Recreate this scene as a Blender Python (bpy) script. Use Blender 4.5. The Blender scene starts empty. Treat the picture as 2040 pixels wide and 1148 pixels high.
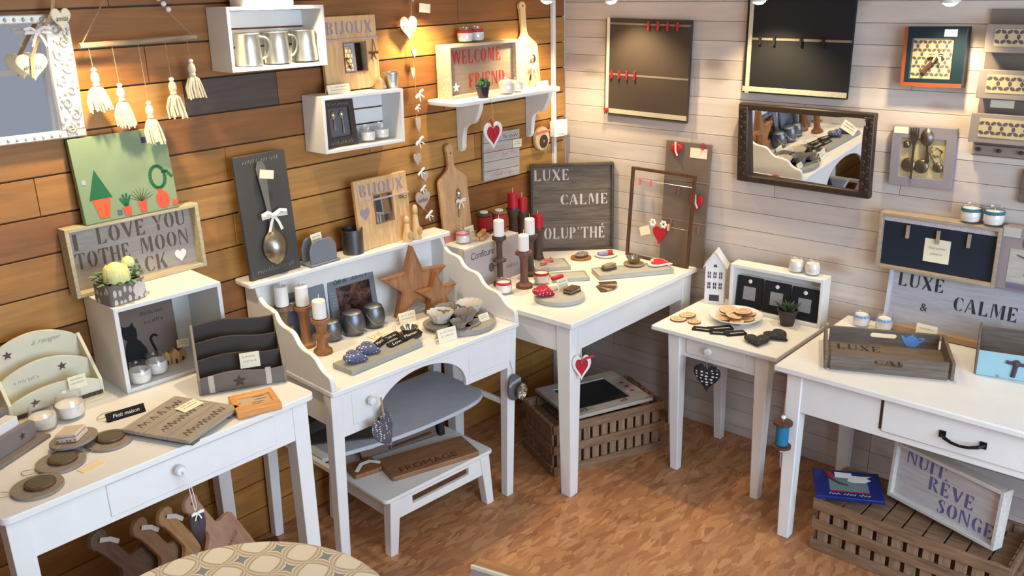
import bpy, bmesh, math, random
from mathutils import Matrix, Vector
S = bpy.context.scene
COL = S.collection
PI = math.pi
R = math.radians
rnd = random.Random(7)

# ------------------------------------------------------------------ camera, world, light, exposure
cam_d = bpy.data.cameras.new('camera')
cam = bpy.data.objects.new('camera', cam_d)
COL.objects.link(cam)
yaw, pit, roll = 0.73575868, 0.32660583, -0.02437454
fw = Vector((math.cos(yaw) * math.cos(pit), math.sin(yaw) * math.cos(pit), -math.sin(pit)))
rt = fw.cross(Vector((0, 0, 1))).normalized()
up = rt.cross(fw)
rt2 = math.cos(roll) * rt + math.sin(roll) * up
up2 = -math.sin(roll) * rt + math.cos(roll) * up
cam.matrix_world = Matrix(((rt2.x, up2.x, -fw.x, -3.44459), (rt2.y, up2.y, -fw.y, -2.74625), (rt2.z, up2.z, -fw.z, 2.0), (0, 0, 0, 1)))
cam_d.sensor_width = 36.0
cam_d.lens = 36.0 * 1804.2 / 2040.0
cam_d.clip_start = 0.05
S.camera = cam

S.view_settings.view_transform = 'Standard'
S.view_settings.look = 'None'
S.view_settings.gamma = 1.0
S.view_settings.use_curve_mapping = False
S.view_settings.exposure = 0.0

W = bpy.data.worlds.new('world')
S.world = W
W.use_nodes = True
bg = W.node_tree.nodes['Background']
bg.inputs[0].default_value = (0.78, 0.84, 1.0, 1)
bg.inputs[1].default_value = 0.42


def area(name, loc, target, sx, sy, power, color):
    d = bpy.data.lights.new(name, 'AREA')
    d.shape = 'RECTANGLE'
    d.size, d.size_y, d.energy, d.color = sx, sy, power, color
    o = bpy.data.objects.new(name, d)
    COL.objects.link(o)
    o.location = loc
    o.rotation_euler = (Vector(target) - Vector(loc)).to_track_quat('-Z', 'Y').to_euler()
    return o


area('window_daylight', (-2.2, -4.3, 1.45), (-1.3, -0.4, 0.55), 2.3, 1.5, 118, (0.58, 0.76, 1.0))

area('overhead_fill_light', (-2.7, -2.5, 2.19), (-2.7, -2.5, 0.0), 1.6, 1.4, 17, (1.0, 0.92, 0.80))  # added warm fill from overhead to brighten the tabletops, not a fitted lamp
SPOT_POWER = 20.0
SPOT_COL = (1.0, 0.79, 0.47)
# spot lamps: position, aim point on the wall, visible in the photograph or just above it
SPOTS = [((-0.20, -0.410, 1.915), (-0.02, -0.50, 0.9)), ((-0.20, -1.083, 1.912), (-0.02, -1.09, 0.9)), ((-0.20, -1.757, 1.906), (-0.02, -1.72, 0.9)),
         ((-0.372, -0.20, 1.922), (-0.36, -0.02, 0.9)), ((-0.96, -0.15, 1.985), (-0.96, -0.02, 0.9)), ((-1.68, -0.22, 2.09), (-1.66, -0.02, 0.9)), ((-2.30, -0.22, 2.0), (-2.28, -0.02, 0.9))]
CEIL = 2.22


# ------------------------------------------------------------------ colours and materials
def srgb(r, g=None, b=None):
    if isinstance(r, (tuple, list)):
        r, g, b = r
    f = lambda c: ((c / 255.0) / 12.92 if c / 255.0 <= 0.04045 else (((c / 255.0) + 0.055) / 1.055) ** 2.4)
    return (f(r), f(g), f(b), 1.0)


MATS = {}


def nodes_of(name):
    m = bpy.data.materials.new(name)
    m.use_nodes = True
    nt = m.node_tree
    return m, nt, nt.nodes['Principled BSDF']


def ramp(nt, fac, c0, c1, p0=0.0, p1=1.0):
    r = nt.nodes.new('ShaderNodeValToRGB')
    r.color_ramp.elements[0].position = p0
    r.color_ramp.elements[0].color = c0
    r.color_ramp.elements[1].position = p1
    r.color_ramp.elements[1].color = c1
    nt.links.new(fac, r.inputs[0])
    return r


def noise(nt, scale, detail=3.0, stretch=(1, 1, 1), coord='Object', dist=0.0, rough=0.55):
    tc = nt.nodes.new('ShaderNodeTexCoord')
    mp = nt.nodes.new('ShaderNodeMapping')
    mp.inputs['Scale'].default_value = stretch
    nt.links.new(tc.outputs[coord], mp.inputs[0])
    n = nt.nodes.new('ShaderNodeTexNoise')
    n.inputs['Scale'].default_value = scale
    n.inputs['Detail'].default_value = detail
    n.inputs['Roughness'].default_value = rough
    n.inputs['Distortion'].default_value = dist
    nt.links.new(mp.outputs[0], n.inputs['Vector'])
    return n


def bump(nt, b, h, strength=0.2, dist=0.002):
    bp = nt.nodes.new('ShaderNodeBump')
    bp.inputs['Strength'].default_value = strength
    bp.inputs['Distance'].default_value = dist
    nt.links.new(h, bp.inputs['Height'])
    nt.links.new(bp.outputs[0], b.inputs['Normal'])


def paint(name, rgb, rough=0.5, var=0.06, scale=14, metal=0.0, bmp=0.08):
    if name in MATS:
        return MATS[name]
    m, nt, b = nodes_of(name)
    c = srgb(rgb)
    lo = tuple(x * (1 - var) for x in c[:3]) + (1,)
    hi = tuple(min(1, x * (1 + var)) for x in c[:3]) + (1,)
    n = noise(nt, scale)
    r = ramp(nt, n.outputs['Fac'], lo, hi, 0.3, 0.7)
    nt.links.new(r.outputs[0], b.inputs['Base Color'])
    b.inputs['Roughness'].default_value = rough
    b.inputs['Metallic'].default_value = metal
    if bmp:
        bump(nt, b, n.outputs['Fac'], bmp, 0.002)
    MATS[name] = m
    return m


def wood(name, c0, c1, rough=0.6, axis='x', scale=9.0, knots=False):
    if name in MATS:
        return MATS[name]
    m, nt, b = nodes_of(name)
    st = {'x': (1, 9, 9), 'z': (9, 9, 1), 'y': (9, 1, 9)}[axis]
    n = noise(nt, scale, 5.0, st, dist=0.6)
    r = ramp(nt, n.outputs['Fac'], srgb(c0), srgb(c1), 0.3, 0.72)
    nt.links.new(r.outputs[0], b.inputs['Base Color'])
    b.inputs['Roughness'].default_value = rough
    bump(nt, b, n.outputs['Fac'], 0.15, 0.002)
    MATS[name] = m
    return m


def metalmat(name, rgb, rough=0.3):
    if name in MATS:
        return MATS[name]
    m, nt, b = nodes_of(name)
    n = noise(nt, 22, 3)
    c = srgb(rgb)
    r = ramp(nt, n.outputs['Fac'], tuple(x * 0.8 for x in c[:3]) + (1,), c, 0.3, 0.7)
    nt.links.new(r.outputs[0], b.inputs['Base Color'])
    b.inputs['Metallic'].default_value = 1.0
    b.inputs['Roughness'].default_value = rough
    MATS[name] = m
    return m


def emis(name, rgb, strength):
    m, nt, b = nodes_of(name)
    b.inputs['Base Color'].default_value = (1, 1, 1, 1)
    b.inputs['Emission Color'].default_value = rgb + (1,)
    b.inputs['Emission Strength'].default_value = strength
    MATS[name] = m
    return m


def glassmat(name='clear_glass', tint=(1, 1, 1)):
    if name in MATS:
        return MATS[name]
    m, nt, b = nodes_of(name)
    out = nt.nodes['Material Output']
    tr = nt.nodes.new('ShaderNodeBsdfTransparent')
    tr.inputs[0].default_value = tint + (1,)
    gl = nt.nodes.new('ShaderNodeBsdfGlossy')
    gl.inputs['Roughness'].default_value = 0.06
    lw = nt.nodes.new('ShaderNodeLayerWeight')
    lw.inputs[0].default_value = 0.35
    fr = nt.nodes.new('ShaderNodeMath')
    fr.operation = 'MULTIPLY_ADD'
    fr.inputs[1].default_value = 0.32
    fr.inputs[2].default_value = 0.05
    nt.links.new(lw.outputs['Facing'], fr.inputs[0])
    mx = nt.nodes.new('ShaderNodeMixShader')
    nt.links.new(fr.outputs[0], mx.inputs[0])
    nt.links.new(tr.outputs[0], mx.inputs[1])
    nt.links.new(gl.outputs[0], mx.inputs[2])
    nt.links.new(mx.outputs[0], out.inputs[0])
    MATS[name] = m
    return m


def mirrormat():
    m, nt, b = nodes_of('mirror_glass')
    b.inputs['Base Color'].default_value = (0.86, 0.87, 0.88, 1)
    b.inputs['Metallic'].default_value = 1.0
    b.inputs['Roughness'].default_value = 0.015
    return m


def dots(name, base, dot, scale=60.0, size=0.32, stretch=(1, 1, 1)):
    """printed fabric or paper: light sprigs on a plain ground"""
    if name in MATS:
        return MATS[name]
    m, nt, b = nodes_of(name)
    tc = nt.nodes.new('ShaderNodeTexCoord')
    mp = nt.nodes.new('ShaderNodeMapping')
    mp.inputs['Scale'].default_value = stretch
    nt.links.new(tc.outputs['Object'], mp.inputs[0])
    v = nt.nodes.new('ShaderNodeTexVoronoi')
    v.inputs['Scale'].default_value = scale
    v.inputs['Randomness'].default_value = 0.35
    nt.links.new(mp.outputs[0], v.inputs['Vector'])
    r = ramp(nt, v.outputs['Distance'], srgb(dot), srgb(base), size, size + 0.06)
    nt.links.new(r.outputs[0], b.inputs['Base Color'])
    b.inputs['Roughness'].default_value = 0.85
    MATS[name] = m
    return m


def tinted(name, rough, axis_scale, lo, hi, bstr=0.3, coord='Object'):
    """boards of a wall: the tint of each board comes from its own colour, the grain from noise"""
    m, nt, b = nodes_of(name)
    at = nt.nodes.new('ShaderNodeAttribute')
    at.attribute_name = 'tint'
    n = noise(nt, 5.0, 6.0, axis_scale, coord, 0.9, 0.6)
    r = ramp(nt, n.outputs['Fac'], (lo, lo, lo, 1), (hi, hi, hi, 1), 0.28, 0.72)
    k = noise(nt, 3.2, 1.0, (1.0, 1.0, 2.6), coord, 0.0)
    kr = ramp(nt, k.outputs['Fac'], (0.62, 0.5, 0.42, 1), (1, 1, 1, 1), 0.22, 0.33)
    mx = nt.nodes.new('ShaderNodeMixRGB')
    mx.blend_type = 'MULTIPLY'
    mx.inputs[0].default_value = 1.0
    nt.links.new(at.outputs['Color'], mx.inputs[1])
    nt.links.new(r.outputs[0], mx.inputs[2])
    m2 = nt.nodes.new('ShaderNodeMixRGB')
    m2.blend_type = 'MULTIPLY'
    m2.inputs[0].default_value = 0.8
    nt.links.new(mx.outputs[0], m2.inputs[1])
    nt.links.new(kr.outputs[0], m2.inputs[2])
    nt.links.new(m2.outputs[0], b.inputs['Base Color'])
    b.inputs['Roughness'].default_value = rough
    bump(nt, b, n.outputs['Fac'], bstr, 0.002)
    return m


# ------------------------------------------------------------------ mesh builder
class MB:
    def __init__(self):
        self.v, self.f = [], []

    def add(self, vs, fs, M=None):
        o = len(self.v)
        for p in vs:
            p = Vector(p)
            self.v.append(M @ p if M is not None else p)
        self.f += [tuple(i + o for i in f) for f in fs]
        return self

    def box(self, x0, x1, y0, y1, z0, z1, M=None):
        vs = [(x0, y0, z0), (x1, y0, z0), (x1, y1, z0), (x0, y1, z0), (x0, y0, z1), (x1, y0, z1), (x1, y1, z1), (x0, y1, z1)]
        return self.add(vs, [(0, 3, 2, 1), (4, 5, 6, 7), (0, 1, 5, 4), (1, 2, 6, 5), (2, 3, 7, 6), (3, 0, 4, 7)], M)

    def cbox(self, c, s, M=None):
        return self.box(c[0] - s[0] / 2, c[0] + s[0] / 2, c[1] - s[1] / 2, c[1] + s[1] / 2, c[2] - s[2] / 2, c[2] + s[2] / 2, M)

    def hexa(self, bot, top):
        """eight free corners: bottom ring and top ring of four"""
        return self.add(list(bot) + list(top), [(0, 3, 2, 1), (4, 5, 6, 7), (0, 1, 5, 4), (1, 2, 6, 5), (2, 3, 7, 6), (3, 0, 4, 7)])

    def prism(self, poly, a, b, plane='xz', M=None):
        n = len(poly)
        if plane == 'xz':
            g = lambda p, t: (p[0], t, p[1])
        elif plane == 'xy':
            g = lambda p, t: (p[0], p[1], t)
        else:
            g = lambda p, t: (t, p[0], p[1])
        vs = [g(p, a) for p in poly] + [g(p, b) for p in poly]
        fs = [tuple(range(n)), tuple(range(2 * n - 1, n - 1, -1))] + [(i, (i + 1) % n, n + (i + 1) % n, n + i) for i in range(n)]
        return self.add(vs, fs, M)

    def ring(self, outer, inner, a, b, plane='xz', M=None):
        n = len(outer)
        if plane == 'xz':
            g = lambda p, t: (p[0], t, p[1])
        elif plane == 'xy':
            g = lambda p, t: (p[0], p[1], t)
        else:
            g = lambda p, t: (t, p[0], p[1])
        vs = [g(p, a) for p in outer] + [g(p, a) for p in inner] + [g(p, b) for p in outer] + [g(p, b) for p in inner]
        fs = []
        for i in range(n):
            j = (i + 1) % n
            fs += [(i, j, n + j, n + i), (2 * n + i, 3 * n + i, 3 * n + j, 2 * n + j), (i, 2 * n + i, 2 * n + j, j), (n + i, n + j, 3 * n + j, 3 * n + i)]
        return self.add(vs, fs, M)

    def lathe(self, prof, c=(0, 0, 0), n=24, M=None, cap=True):
        vs, fs = [], []
        for r, z in prof:
            for i in range(n):
                a = 2 * PI * i / n
                vs.append((c[0] + r * math.cos(a), c[1] + r * math.sin(a), c[2] + z))
        k = len(prof)
        for j in range(k - 1):
            for i in range(n):
                i2 = (i + 1) % n
                fs.append((j * n + i, j * n + i2, (j + 1) * n + i2, (j + 1) * n + i))
        if cap:
            if prof[0][0] > 1e-5:
                fs.append(tuple(range(n - 1, -1, -1)))
            if prof[-1][0] > 1e-5:
                fs.append(tuple((k - 1) * n + i for i in range(n)))
        return self.add(vs, fs, M)

    def tube(self, pts, r, n=8, M=None, closed=False):
        pts = [Vector(p) for p in pts]
        rs = r if isinstance(r, (list, tuple)) else [r] * len(pts)
        vs, fs = [], []
        prev = None
        for i, p in enumerate(pts):
            if closed:
                d = pts[(i + 1) % len(pts)] - pts[i - 1]
            else:
                d = pts[min(i + 1, len(pts) - 1)] - pts[max(i - 1, 0)]
            if d.length < 1e-9:
                d = Vector((0, 0, 1))
            d.normalize()
            if prev is None:
                u = d.cross(Vector((0.0, 0.0, 1.0)))
                if u.length < 0.1:
                    u = d.cross(Vector((1.0, 0.0, 0.0)))
            else:
                u = prev - d * prev.dot(d)
                if u.length < 1e-6:
                    u = d.cross(Vector((1.0, 0.3, 0.2)))
            u.normalize()
            prev = u
            w = d.cross(u)
            for k in range(n):
                a = 2 * PI * k / n
                vs.append(p + rs[i] * (math.cos(a) * u + math.sin(a) * w))
        m = len(pts)
        for i in range(m if closed else m - 1):
            j = (i + 1) % m
            for k in range(n):
                k2 = (k + 1) % n
                fs.append((i * n + k, i * n + k2, j * n + k2, j * n + k))
        if not closed:
            fs.append(tuple(range(n - 1, -1, -1)))
            fs.append(tuple((m - 1) * n + k for k in range(n)))
        return self.add(vs, fs, M)

    def strip(self, pts, width, thick, M=None, side=(0, 0, 1)):
        """flat ribbon along a path"""
        side = Vector(side)
        vs, fs = [], []
        pts = [Vector(p) for p in pts]
        for i, p in enumerate(pts):
            d = (pts[min(i + 1, len(pts) - 1)] - pts[max(i - 1, 0)]).normalized()
            s = side - d * side.dot(d)
            if s.length < 1e-4:
                s = d.cross(Vector((0, 1, 0)))
            s.normalize()
            nn = d.cross(s)
            for a, b in ((-1, -1), (1, -1), (1, 1), (-1, 1)):
                vs.append(p + s * a * width / 2 + nn * b * thick / 2)
        for i in range(len(pts) - 1):
            for k in range(4):
                k2 = (k + 1) % 4
                fs.append((i * 4 + k, i * 4 + k2, i * 4 + 4 + k2, i * 4 + 4 + k))
        fs += [(3, 2, 1, 0), tuple((len(pts) - 1) * 4 + k for k in range(4))]
        return self.add(vs, fs, M)

    def ball(self, c, r, n=12, m=8, M=None):
        rx, ry, rz = (r, r, r) if not isinstance(r, (tuple, list)) else r
        vs, fs = [(c[0], c[1], c[2] - rz)], []
        for j in range(1, m):
            t = -PI / 2 + PI * j / m
            for i in range(n):
                a = 2 * PI * i / n
                vs.append((c[0] + rx * math.cos(t) * math.cos(a), c[1] + ry * math.cos(t) * math.sin(a), c[2] + rz * math.sin(t)))
        vs.append((c[0], c[1], c[2] + rz))
        for i in range(n):
            fs.append((0, 1 + (i + 1) % n, 1 + i))
            for j in range(m - 2):
                fs.append((1 + j * n + i, 1 + j * n + (i + 1) % n, 1 + (j + 1) * n + (i + 1) % n, 1 + (j + 1) * n + i))
            fs.append((1 + (m - 2) * n + i, 1 + (m - 2) * n + (i + 1) % n, len(vs) - 1))
        return self.add(vs, fs, M)


def link(o, parent):
    COL.objects.link(o)
    if parent is not None:
        o.parent = parent
    return o


def P(mb, name, mat, parent=None, bevel=0.0, label=None, smooth=True, world=False, angle=35, loc=None, flipfix=True):
    """one mesh object: a part under its thing, or a whole thing when parent is None"""
    me = bpy.data.meshes.new(name)
    vs = mb.v
    if world and parent is not None:
        t = Vector(parent.location)
        vs = [v - t for v in vs]
    if loc is not None:
        t = Vector(loc)
        vs = [v - t for v in vs]
    me.from_pydata([tuple(v) for v in vs], [], mb.f)
    bm = bmesh.new()
    bm.from_mesh(me)
    bmesh.ops.recalc_face_normals(bm, faces=bm.faces)
    bm.to_mesh(me)
    bm.free()
    if smooth:
        me.polygons.foreach_set('use_smooth', [True] * len(me.polygons))
        me.set_sharp_from_angle(angle=R(angle))
    me.materials.append(mat)
    o = bpy.data.objects.new(name, me)
    link(o, parent)
    if loc is not None:
        o.location = loc
    if bevel:
        b = o.modifiers.new('bevel', 'BEVEL')
        b.width = bevel
        b.segments = 2
        b.limit_method = 'ANGLE'
        b.angle_limit = R(40)
    if label:
        o['label'] = label
    return o


def tag(o, label, cat, group=None):
    o['label'] = label
    o['category'] = cat
    if group:
        o['group'] = group
    return o


def T(name, label, cat, loc=(0, 0, 0), rz=0.0, lean=0.0, roll=0.0, group=None):
    """an Empty at the base of a thing; rz turns it, lean tips its top backwards, roll turns it in its own face (degrees)"""
    o = bpy.data.objects.new(name, None)
    o.empty_display_size = 0.05
    COL.objects.link(o)
    o.rotation_mode = 'YXZ'
    o.location = loc
    o.rotation_euler = (R(-lean), R(roll), R(rz))
    return tag(o, label, cat, group)


def struct(o):
    o['kind'] = 'structure'
    return o


def kids(o):
    return [c for c in bpy.data.objects if c.parent == o]


def dup(root, loc, rz=None, label=None, group=None, lean=None, roll=None, scale=None):
    r = root.copy()
    COL.objects.link(r)
    r.location = loc
    e = list(r.rotation_euler)
    if rz is not None:
        e[2] = R(rz)
    if lean is not None:
        e[0] = R(-lean)
    if roll is not None:
        e[1] = R(roll)
    r.rotation_euler = e
    if scale:
        r.scale = scale if isinstance(scale, (tuple, list)) else (scale, scale, scale)
    if label:
        r['label'] = label
    if group:
        r['group'] = group

    def rec(src, dst):
        for ch in kids(src):
            c = ch.copy()
            COL.objects.link(c)
            c.parent = dst
            rec(ch, c)
    rec(root, r)
    return r


# ------------------------------------------------------------------ outlines
def heart(w, h, n=40, cx=0.0, cz=0.0):
    pts = []
    for i in range(n):
        t = 2 * PI * i / n
        x = 16 * math.sin(t) ** 3
        y = 13 * math.cos(t) - 5 * math.cos(2 * t) - 2 * math.cos(3 * t) - math.cos(4 * t)
        pts.append((cx + x / 32.0 * w, cz + (y + 2.5) / 29.0 * h))
    return pts


def star(r, ri=0.42, n=5, cx=0.0, cz=0.0, a0=PI / 2):
    return [(cx + (r if i % 2 == 0 else r * ri) * math.cos(a0 + i * PI / n), cz + (r if i % 2 == 0 else r * ri) * math.sin(a0 + i * PI / n)) for i in range(2 * n)]


def ell(rx, rz, n=32, cx=0.0, cz=0.0):
    return [(cx + rx * math.cos(2 * PI * i / n), cz + rz * math.sin(2 * PI * i / n)) for i in range(n)]


def rrect(x0, x1, z0, z1, r, n=4):
    pts = []
    for cx, cz, a in ((x1 - r, z0 + r, -90), (x1 - r, z1 - r, 0), (x0 + r, z1 - r, 90), (x0 + r, z0 + r, 180)):
        for i in range(n + 1):
            t = R(a + 90 * i / n)
            pts.append((cx + r * math.cos(t), cz + r * math.sin(t)))
    return pts


def paddle(w, hb, hn, wn=0.032, r=0.02):
    """cutting board outline: body, sloping shoulders, neck and rounded handle, base at z=0"""
    pts = [(-w / 2 + r * 0.3, 0), (w / 2 - r * 0.3, 0), (w / 2, r * 0.3), (w / 2, hb - 0.03)]
    for i in range(1, 6):
        t = i / 6.0
        pts.append((w / 2 - (w / 2 - wn / 2) * (t * t * (3 - 2 * t)), hb - 0.03 + t * 0.06))
    pts += [(wn / 2 * 0.9, hb + 0.035), (wn / 2 * 0.9, hb + hn * 0.55)]
    hr = wn * 0.62
    for i in range(9):
        a = -PI * 0.22 + PI * 1.44 * i / 8
        pts.append((hr * math.cos(a), hb + hn - hr + hr * math.sin(a) * 1.0))
    left = [(-x, z) for x, z in reversed(pts[2:12])]
    return pts + left[:]


# ------------------------------------------------------------------ lettering
def arc(cx, cy, rx, ry, a0, a1, n=10):
    return [(cx + rx * math.cos(R(a0 + (a1 - a0) * i / n)), cy + ry * math.sin(R(a0 + (a1 - a0) * i / n))) for i in range(n + 1)]


def cres(cx, rx, a0, a1, cy=0.5, ry=0.5, k=0.45, kv=0.96):
    return arc(cx, cy, rx, ry, a0, a1) + list(reversed(arc(cx, cy, rx * k, ry * kv, a0, a1)))


def st(x, w=0.2, y0=0.0, y1=1.0):
    return [(x, y0), (x + w, y0), (x + w, y1), (x, y1)]


ARMS_T = [[(0.3, 1.0), (0.62, 1.0), (0.62, 0.74), (0.5, 0.93), (0.3, 0.95)]]
ARMS_M = [[(0.3, 0.55), (0.46, 0.62), (0.46, 0.4), (0.3, 0.48)]]
ARMS_B = [[(0.3, 0.0), (0.64, 0.0), (0.64, 0.28), (0.5, 0.07), (0.3, 0.05)]]
GLY = {
    'I': (0.34, [st(0.07)]),
    'L': (0.7, [st(0.05)] + ARMS_B),
    'E': (0.7, [st(0.05)] + ARMS_T + ARMS_M + ARMS_B),
    'F': (0.68, [st(0.05)] + ARMS_T + ARMS_M),
    'T': (0.8, [st(0.3), [(0.0, 1.0), (0.26, 1.0), (0.26, 0.95), (0.12, 0.92), (0.0, 0.72)], [(0.54, 1.0), (0.8, 1.0), (0.8, 0.72), (0.68, 0.92), (0.54, 0.95)]]),
    'H': (0.82, [st(0.05), st(0.57), [(0.29, 0.47), (0.53, 0.47), (0.53, 0.54), (0.29, 0.54)]]),
    'O': (0.84, [cres(0.42, 0.4, 100, 260), cres(0.42, 0.4, -80, 80)]),
    'C': (0.72, [cres(0.42, 0.4, 100, 260), [(0.46, 1.0), (0.68, 0.9), (0.68, 0.66), (0.6, 0.86), (0.46, 0.95)], [(0.46, 0.0), (0.68, 0.1), (0.68, 0.26), (0.6, 0.12), (0.46, 0.05)]]),
    'G': (0.8, [cres(0.42, 0.4, 100, 260), [(0.46, 1.0), (0.7, 0.9), (0.7, 0.68), (0.6, 0.86), (0.46, 0.95)], st(0.54, 0.2, 0.04, 0.46)]),
    'D': (0.82, [st(0.05), cres(0.36, 0.44, -80, 80)]),
    'P': (0.7, [st(0.05), cres(0.3, 0.36, -84, 84, 0.74, 0.26, 0.42, 0.84)]),
    'B': (0.74, [st(0.05), cres(0.3, 0.34, -84, 84, 0.76, 0.24, 0.42, 0.84), cres(0.3, 0.4, -84, 84, 0.26, 0.26, 0.45, 0.84)]),
    'R': (0.8, [st(0.05), cres(0.3, 0.36, -84, 84, 0.76, 0.24, 0.42, 0.84), [(0.3, 0.46), (0.46, 0.46), (0.8, 0.0), (0.56, 0.0)]]),
    'U': (0.8, [[(0.05, 1), (0.25, 1), (0.25, 0.25), (0.32, 0.1), (0.36, 0.0), (0.2, 0.03), (0.08, 0.15), (0.05, 0.3)], [(0.66, 1), (0.74, 1), (0.74, 0.3), (0.66, 0.1), (0.44, 0.0), (0.44, 0.06), (0.6, 0.15), (0.66, 0.3)]]),
    'V': (0.84, [[(0.0, 1), (0.26, 1), (0.48, 0.28), (0.4, 0.0)], [(0.72, 1), (0.82, 1), (0.5, 0.02), (0.46, 0.16)]]),
    'W': (1.2, [[(0.0, 1), (0.24, 1), (0.42, 0.28), (0.34, 0.0)], [(0.5, 0.9), (0.56, 0.76), (0.42, 0.02), (0.38, 0.14)], [(0.52, 1), (0.74, 1), (0.9, 0.28), (0.82, 0.0)], [(1.08, 1), (1.16, 1), (0.92, 0.02), (0.88, 0.14)]]),
    'M': (1.04, [[(0.05, 0), (0.12, 0), (0.16, 0.9), (0.1, 1)], [(0.16, 1), (0.36, 1), (0.54, 0.3), (0.46, 0.05)], st(0.76), [(0.56, 0.12), (0.6, 0.3), (0.74, 0.95), (0.68, 0.8)]]),
    'N': (0.86, [[(0.06, 0), (0.13, 0), (0.13, 0.86), (0.06, 0.95)], [(0.06, 1), (0.28, 1), (0.78, 0.0), (0.7, 0.0)], [(0.71, 0.24), (0.78, 0.1), (0.78, 1), (0.71, 1)]]),
    'A': (0.84, [[(0.02, 0), (0.09, 0), (0.36, 0.9), (0.34, 1)], [(0.36, 1), (0.48, 1), (0.82, 0), (0.56, 0)], [(0.22, 0.3), (0.46, 0.3), (0.45, 0.35), (0.24, 0.35)]]),
    'K': (0.84, [st(0.05), [(0.28, 0.42), (0.34, 0.4), (0.74, 1), (0.64, 1)], [(0.36, 0.62), (0.48, 0.66), (0.82, 0.0), (0.56, 0.0)]]),
    'X': (0.84, [[(0.02, 1), (0.26, 1), (0.82, 0), (0.56, 0)], [(0.66, 1), (0.76, 1), (0.54, 0.6), (0.5, 0.66)], [(0.06, 0), (0.16, 0), (0.36, 0.38), (0.32, 0.46)]]),
    'Y': (0.84, [[(0.0, 1), (0.24, 1), (0.46, 0.5), (0.34, 0.46)], [(0.7, 1), (0.8, 1), (0.54, 0.5), (0.5, 0.52)], st(0.33, 0.2, 0.0, 0.42)]),
    'J': (0.46, [st(0.2, 0.2, 0.12, 1.0), [(0.0, 0.0), (0.2, 0.0), (0.34, 0.08), (0.2, 0.08), (0.08, 0.2), (0.0, 0.2)]]),
    'S': (0.64, [[(0.5, 0.98), (0.26, 1.0), (0.08, 0.86), (0.08, 0.7), (0.2, 0.58), (0.26, 0.74), (0.28, 0.92)], [(0.12, 0.66), (0.3, 0.7), (0.58, 0.36), (0.5, 0.2)], [(0.1, 0.02), (0.36, 0.0), (0.56, 0.14), (0.56, 0.32), (0.44, 0.42), (0.38, 0.26), (0.34, 0.08)], [(0.54, 0.98), (0.54, 0.72), (0.46, 0.9)], [(0.06, 0.02), (0.06, 0.28), (0.14, 0.1)]]),
    "'": (0.26, [[(0.05, 1.0), (0.2, 1.0), (0.1, 0.76), (0.06, 0.76)]]),
    ' ': (0.42, []),
}
ACC = {'\u00c9': ('E', [(0.3, 1.08), (0.42, 1.08), (0.56, 1.28), (0.4, 1.28)]), '\u00ca': ('E', [(0.14, 1.08), (0.3, 1.22), (0.46, 1.08), (0.3, 1.32)])}


def stencil(mb, text, h, x=0.0, z=0.0, width=None, y=0.0, t=0.0012, M=None, squeeze=0.92):
    """stencil capitals, height h, left edge x, baseline z; width fits the run"""
    gs = []
    w = 0.0
    for ch in text:
        extra = None
        if ch in ACC:
            ch, extra = ACC[ch]
        gw, ps = GLY[ch]
        gs.append((w, ps + ([extra] if extra else [])))
        w += gw + 0.14
    sx = (width / (w - 0.14)) if width else h * squeeze
    for x0, ps in gs:
        for p in ps:
            mb.prism([(x + (x0 + a) * sx, z + b * h) for a, b in p], y - t, y, 'xz', M)
    return mb


def script(text, h, width, x=0.0, z=0.0, y=0.0, shear=0.35, t=0.0008, M=None, mb=None):
    """handwriting: text curve turned into flat mesh on the xz plane, centred on x"""
    cu = bpy.data.curves.new('lettering', 'FONT')
    cu.body = text
    cu.shear = shear
    cu.resolution_u = 2
    o = bpy.data.objects.new('lettering', cu)
    COL.objects.link(o)
    dg = bpy.context.evaluated_depsgraph_get()
    me = bpy.data.meshes.new_from_object(o.evaluated_get(dg))
    COL.objects.unlink(o)
    bpy.data.objects.remove(o)
    xs = [v.co.x for v in me.vertices]
    ys = [v.co.y for v in me.vertices]
    sx = width / (max(xs) - min(xs))
    sz = h / (max(ys) - min(ys))
    mb = mb or MB()
    vs = [((v.co.x - (max(xs) + min(xs)) / 2) * sx + x, y - t, (v.co.y - min(ys)) * sz + z) for v in me.vertices]
    mb.add(vs, [tuple(p.vertices) for p in me.polygons], M)
    bpy.data.meshes.remove(me)
    return mb


def scribble(width, h, x=0.0, z=0.0, y=0.0, r=0.0012, n=26, seed=1, M=None, mb=None):
    """small handwriting too blurred to read: a running pen line of loops"""
    g = random.Random(seed)
    mb = mb or MB()
    pts = []
    for i in range(n):
        px = x - width / 2 + width * i / (n - 1)
        amp = h * (0.5 + 0.5 * g.random())
        if g.random() < 0.13 and len(pts) > 2:
            mb.tube(pts, r, 4, M)
            pts = []
            continue
        pts.append((px, y - r * 0.3, z + (amp if i % 2 else 0.1 * h * g.random())))
    if len(pts) > 1:
        mb.tube(pts, r, 4, M)
    return mb


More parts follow.
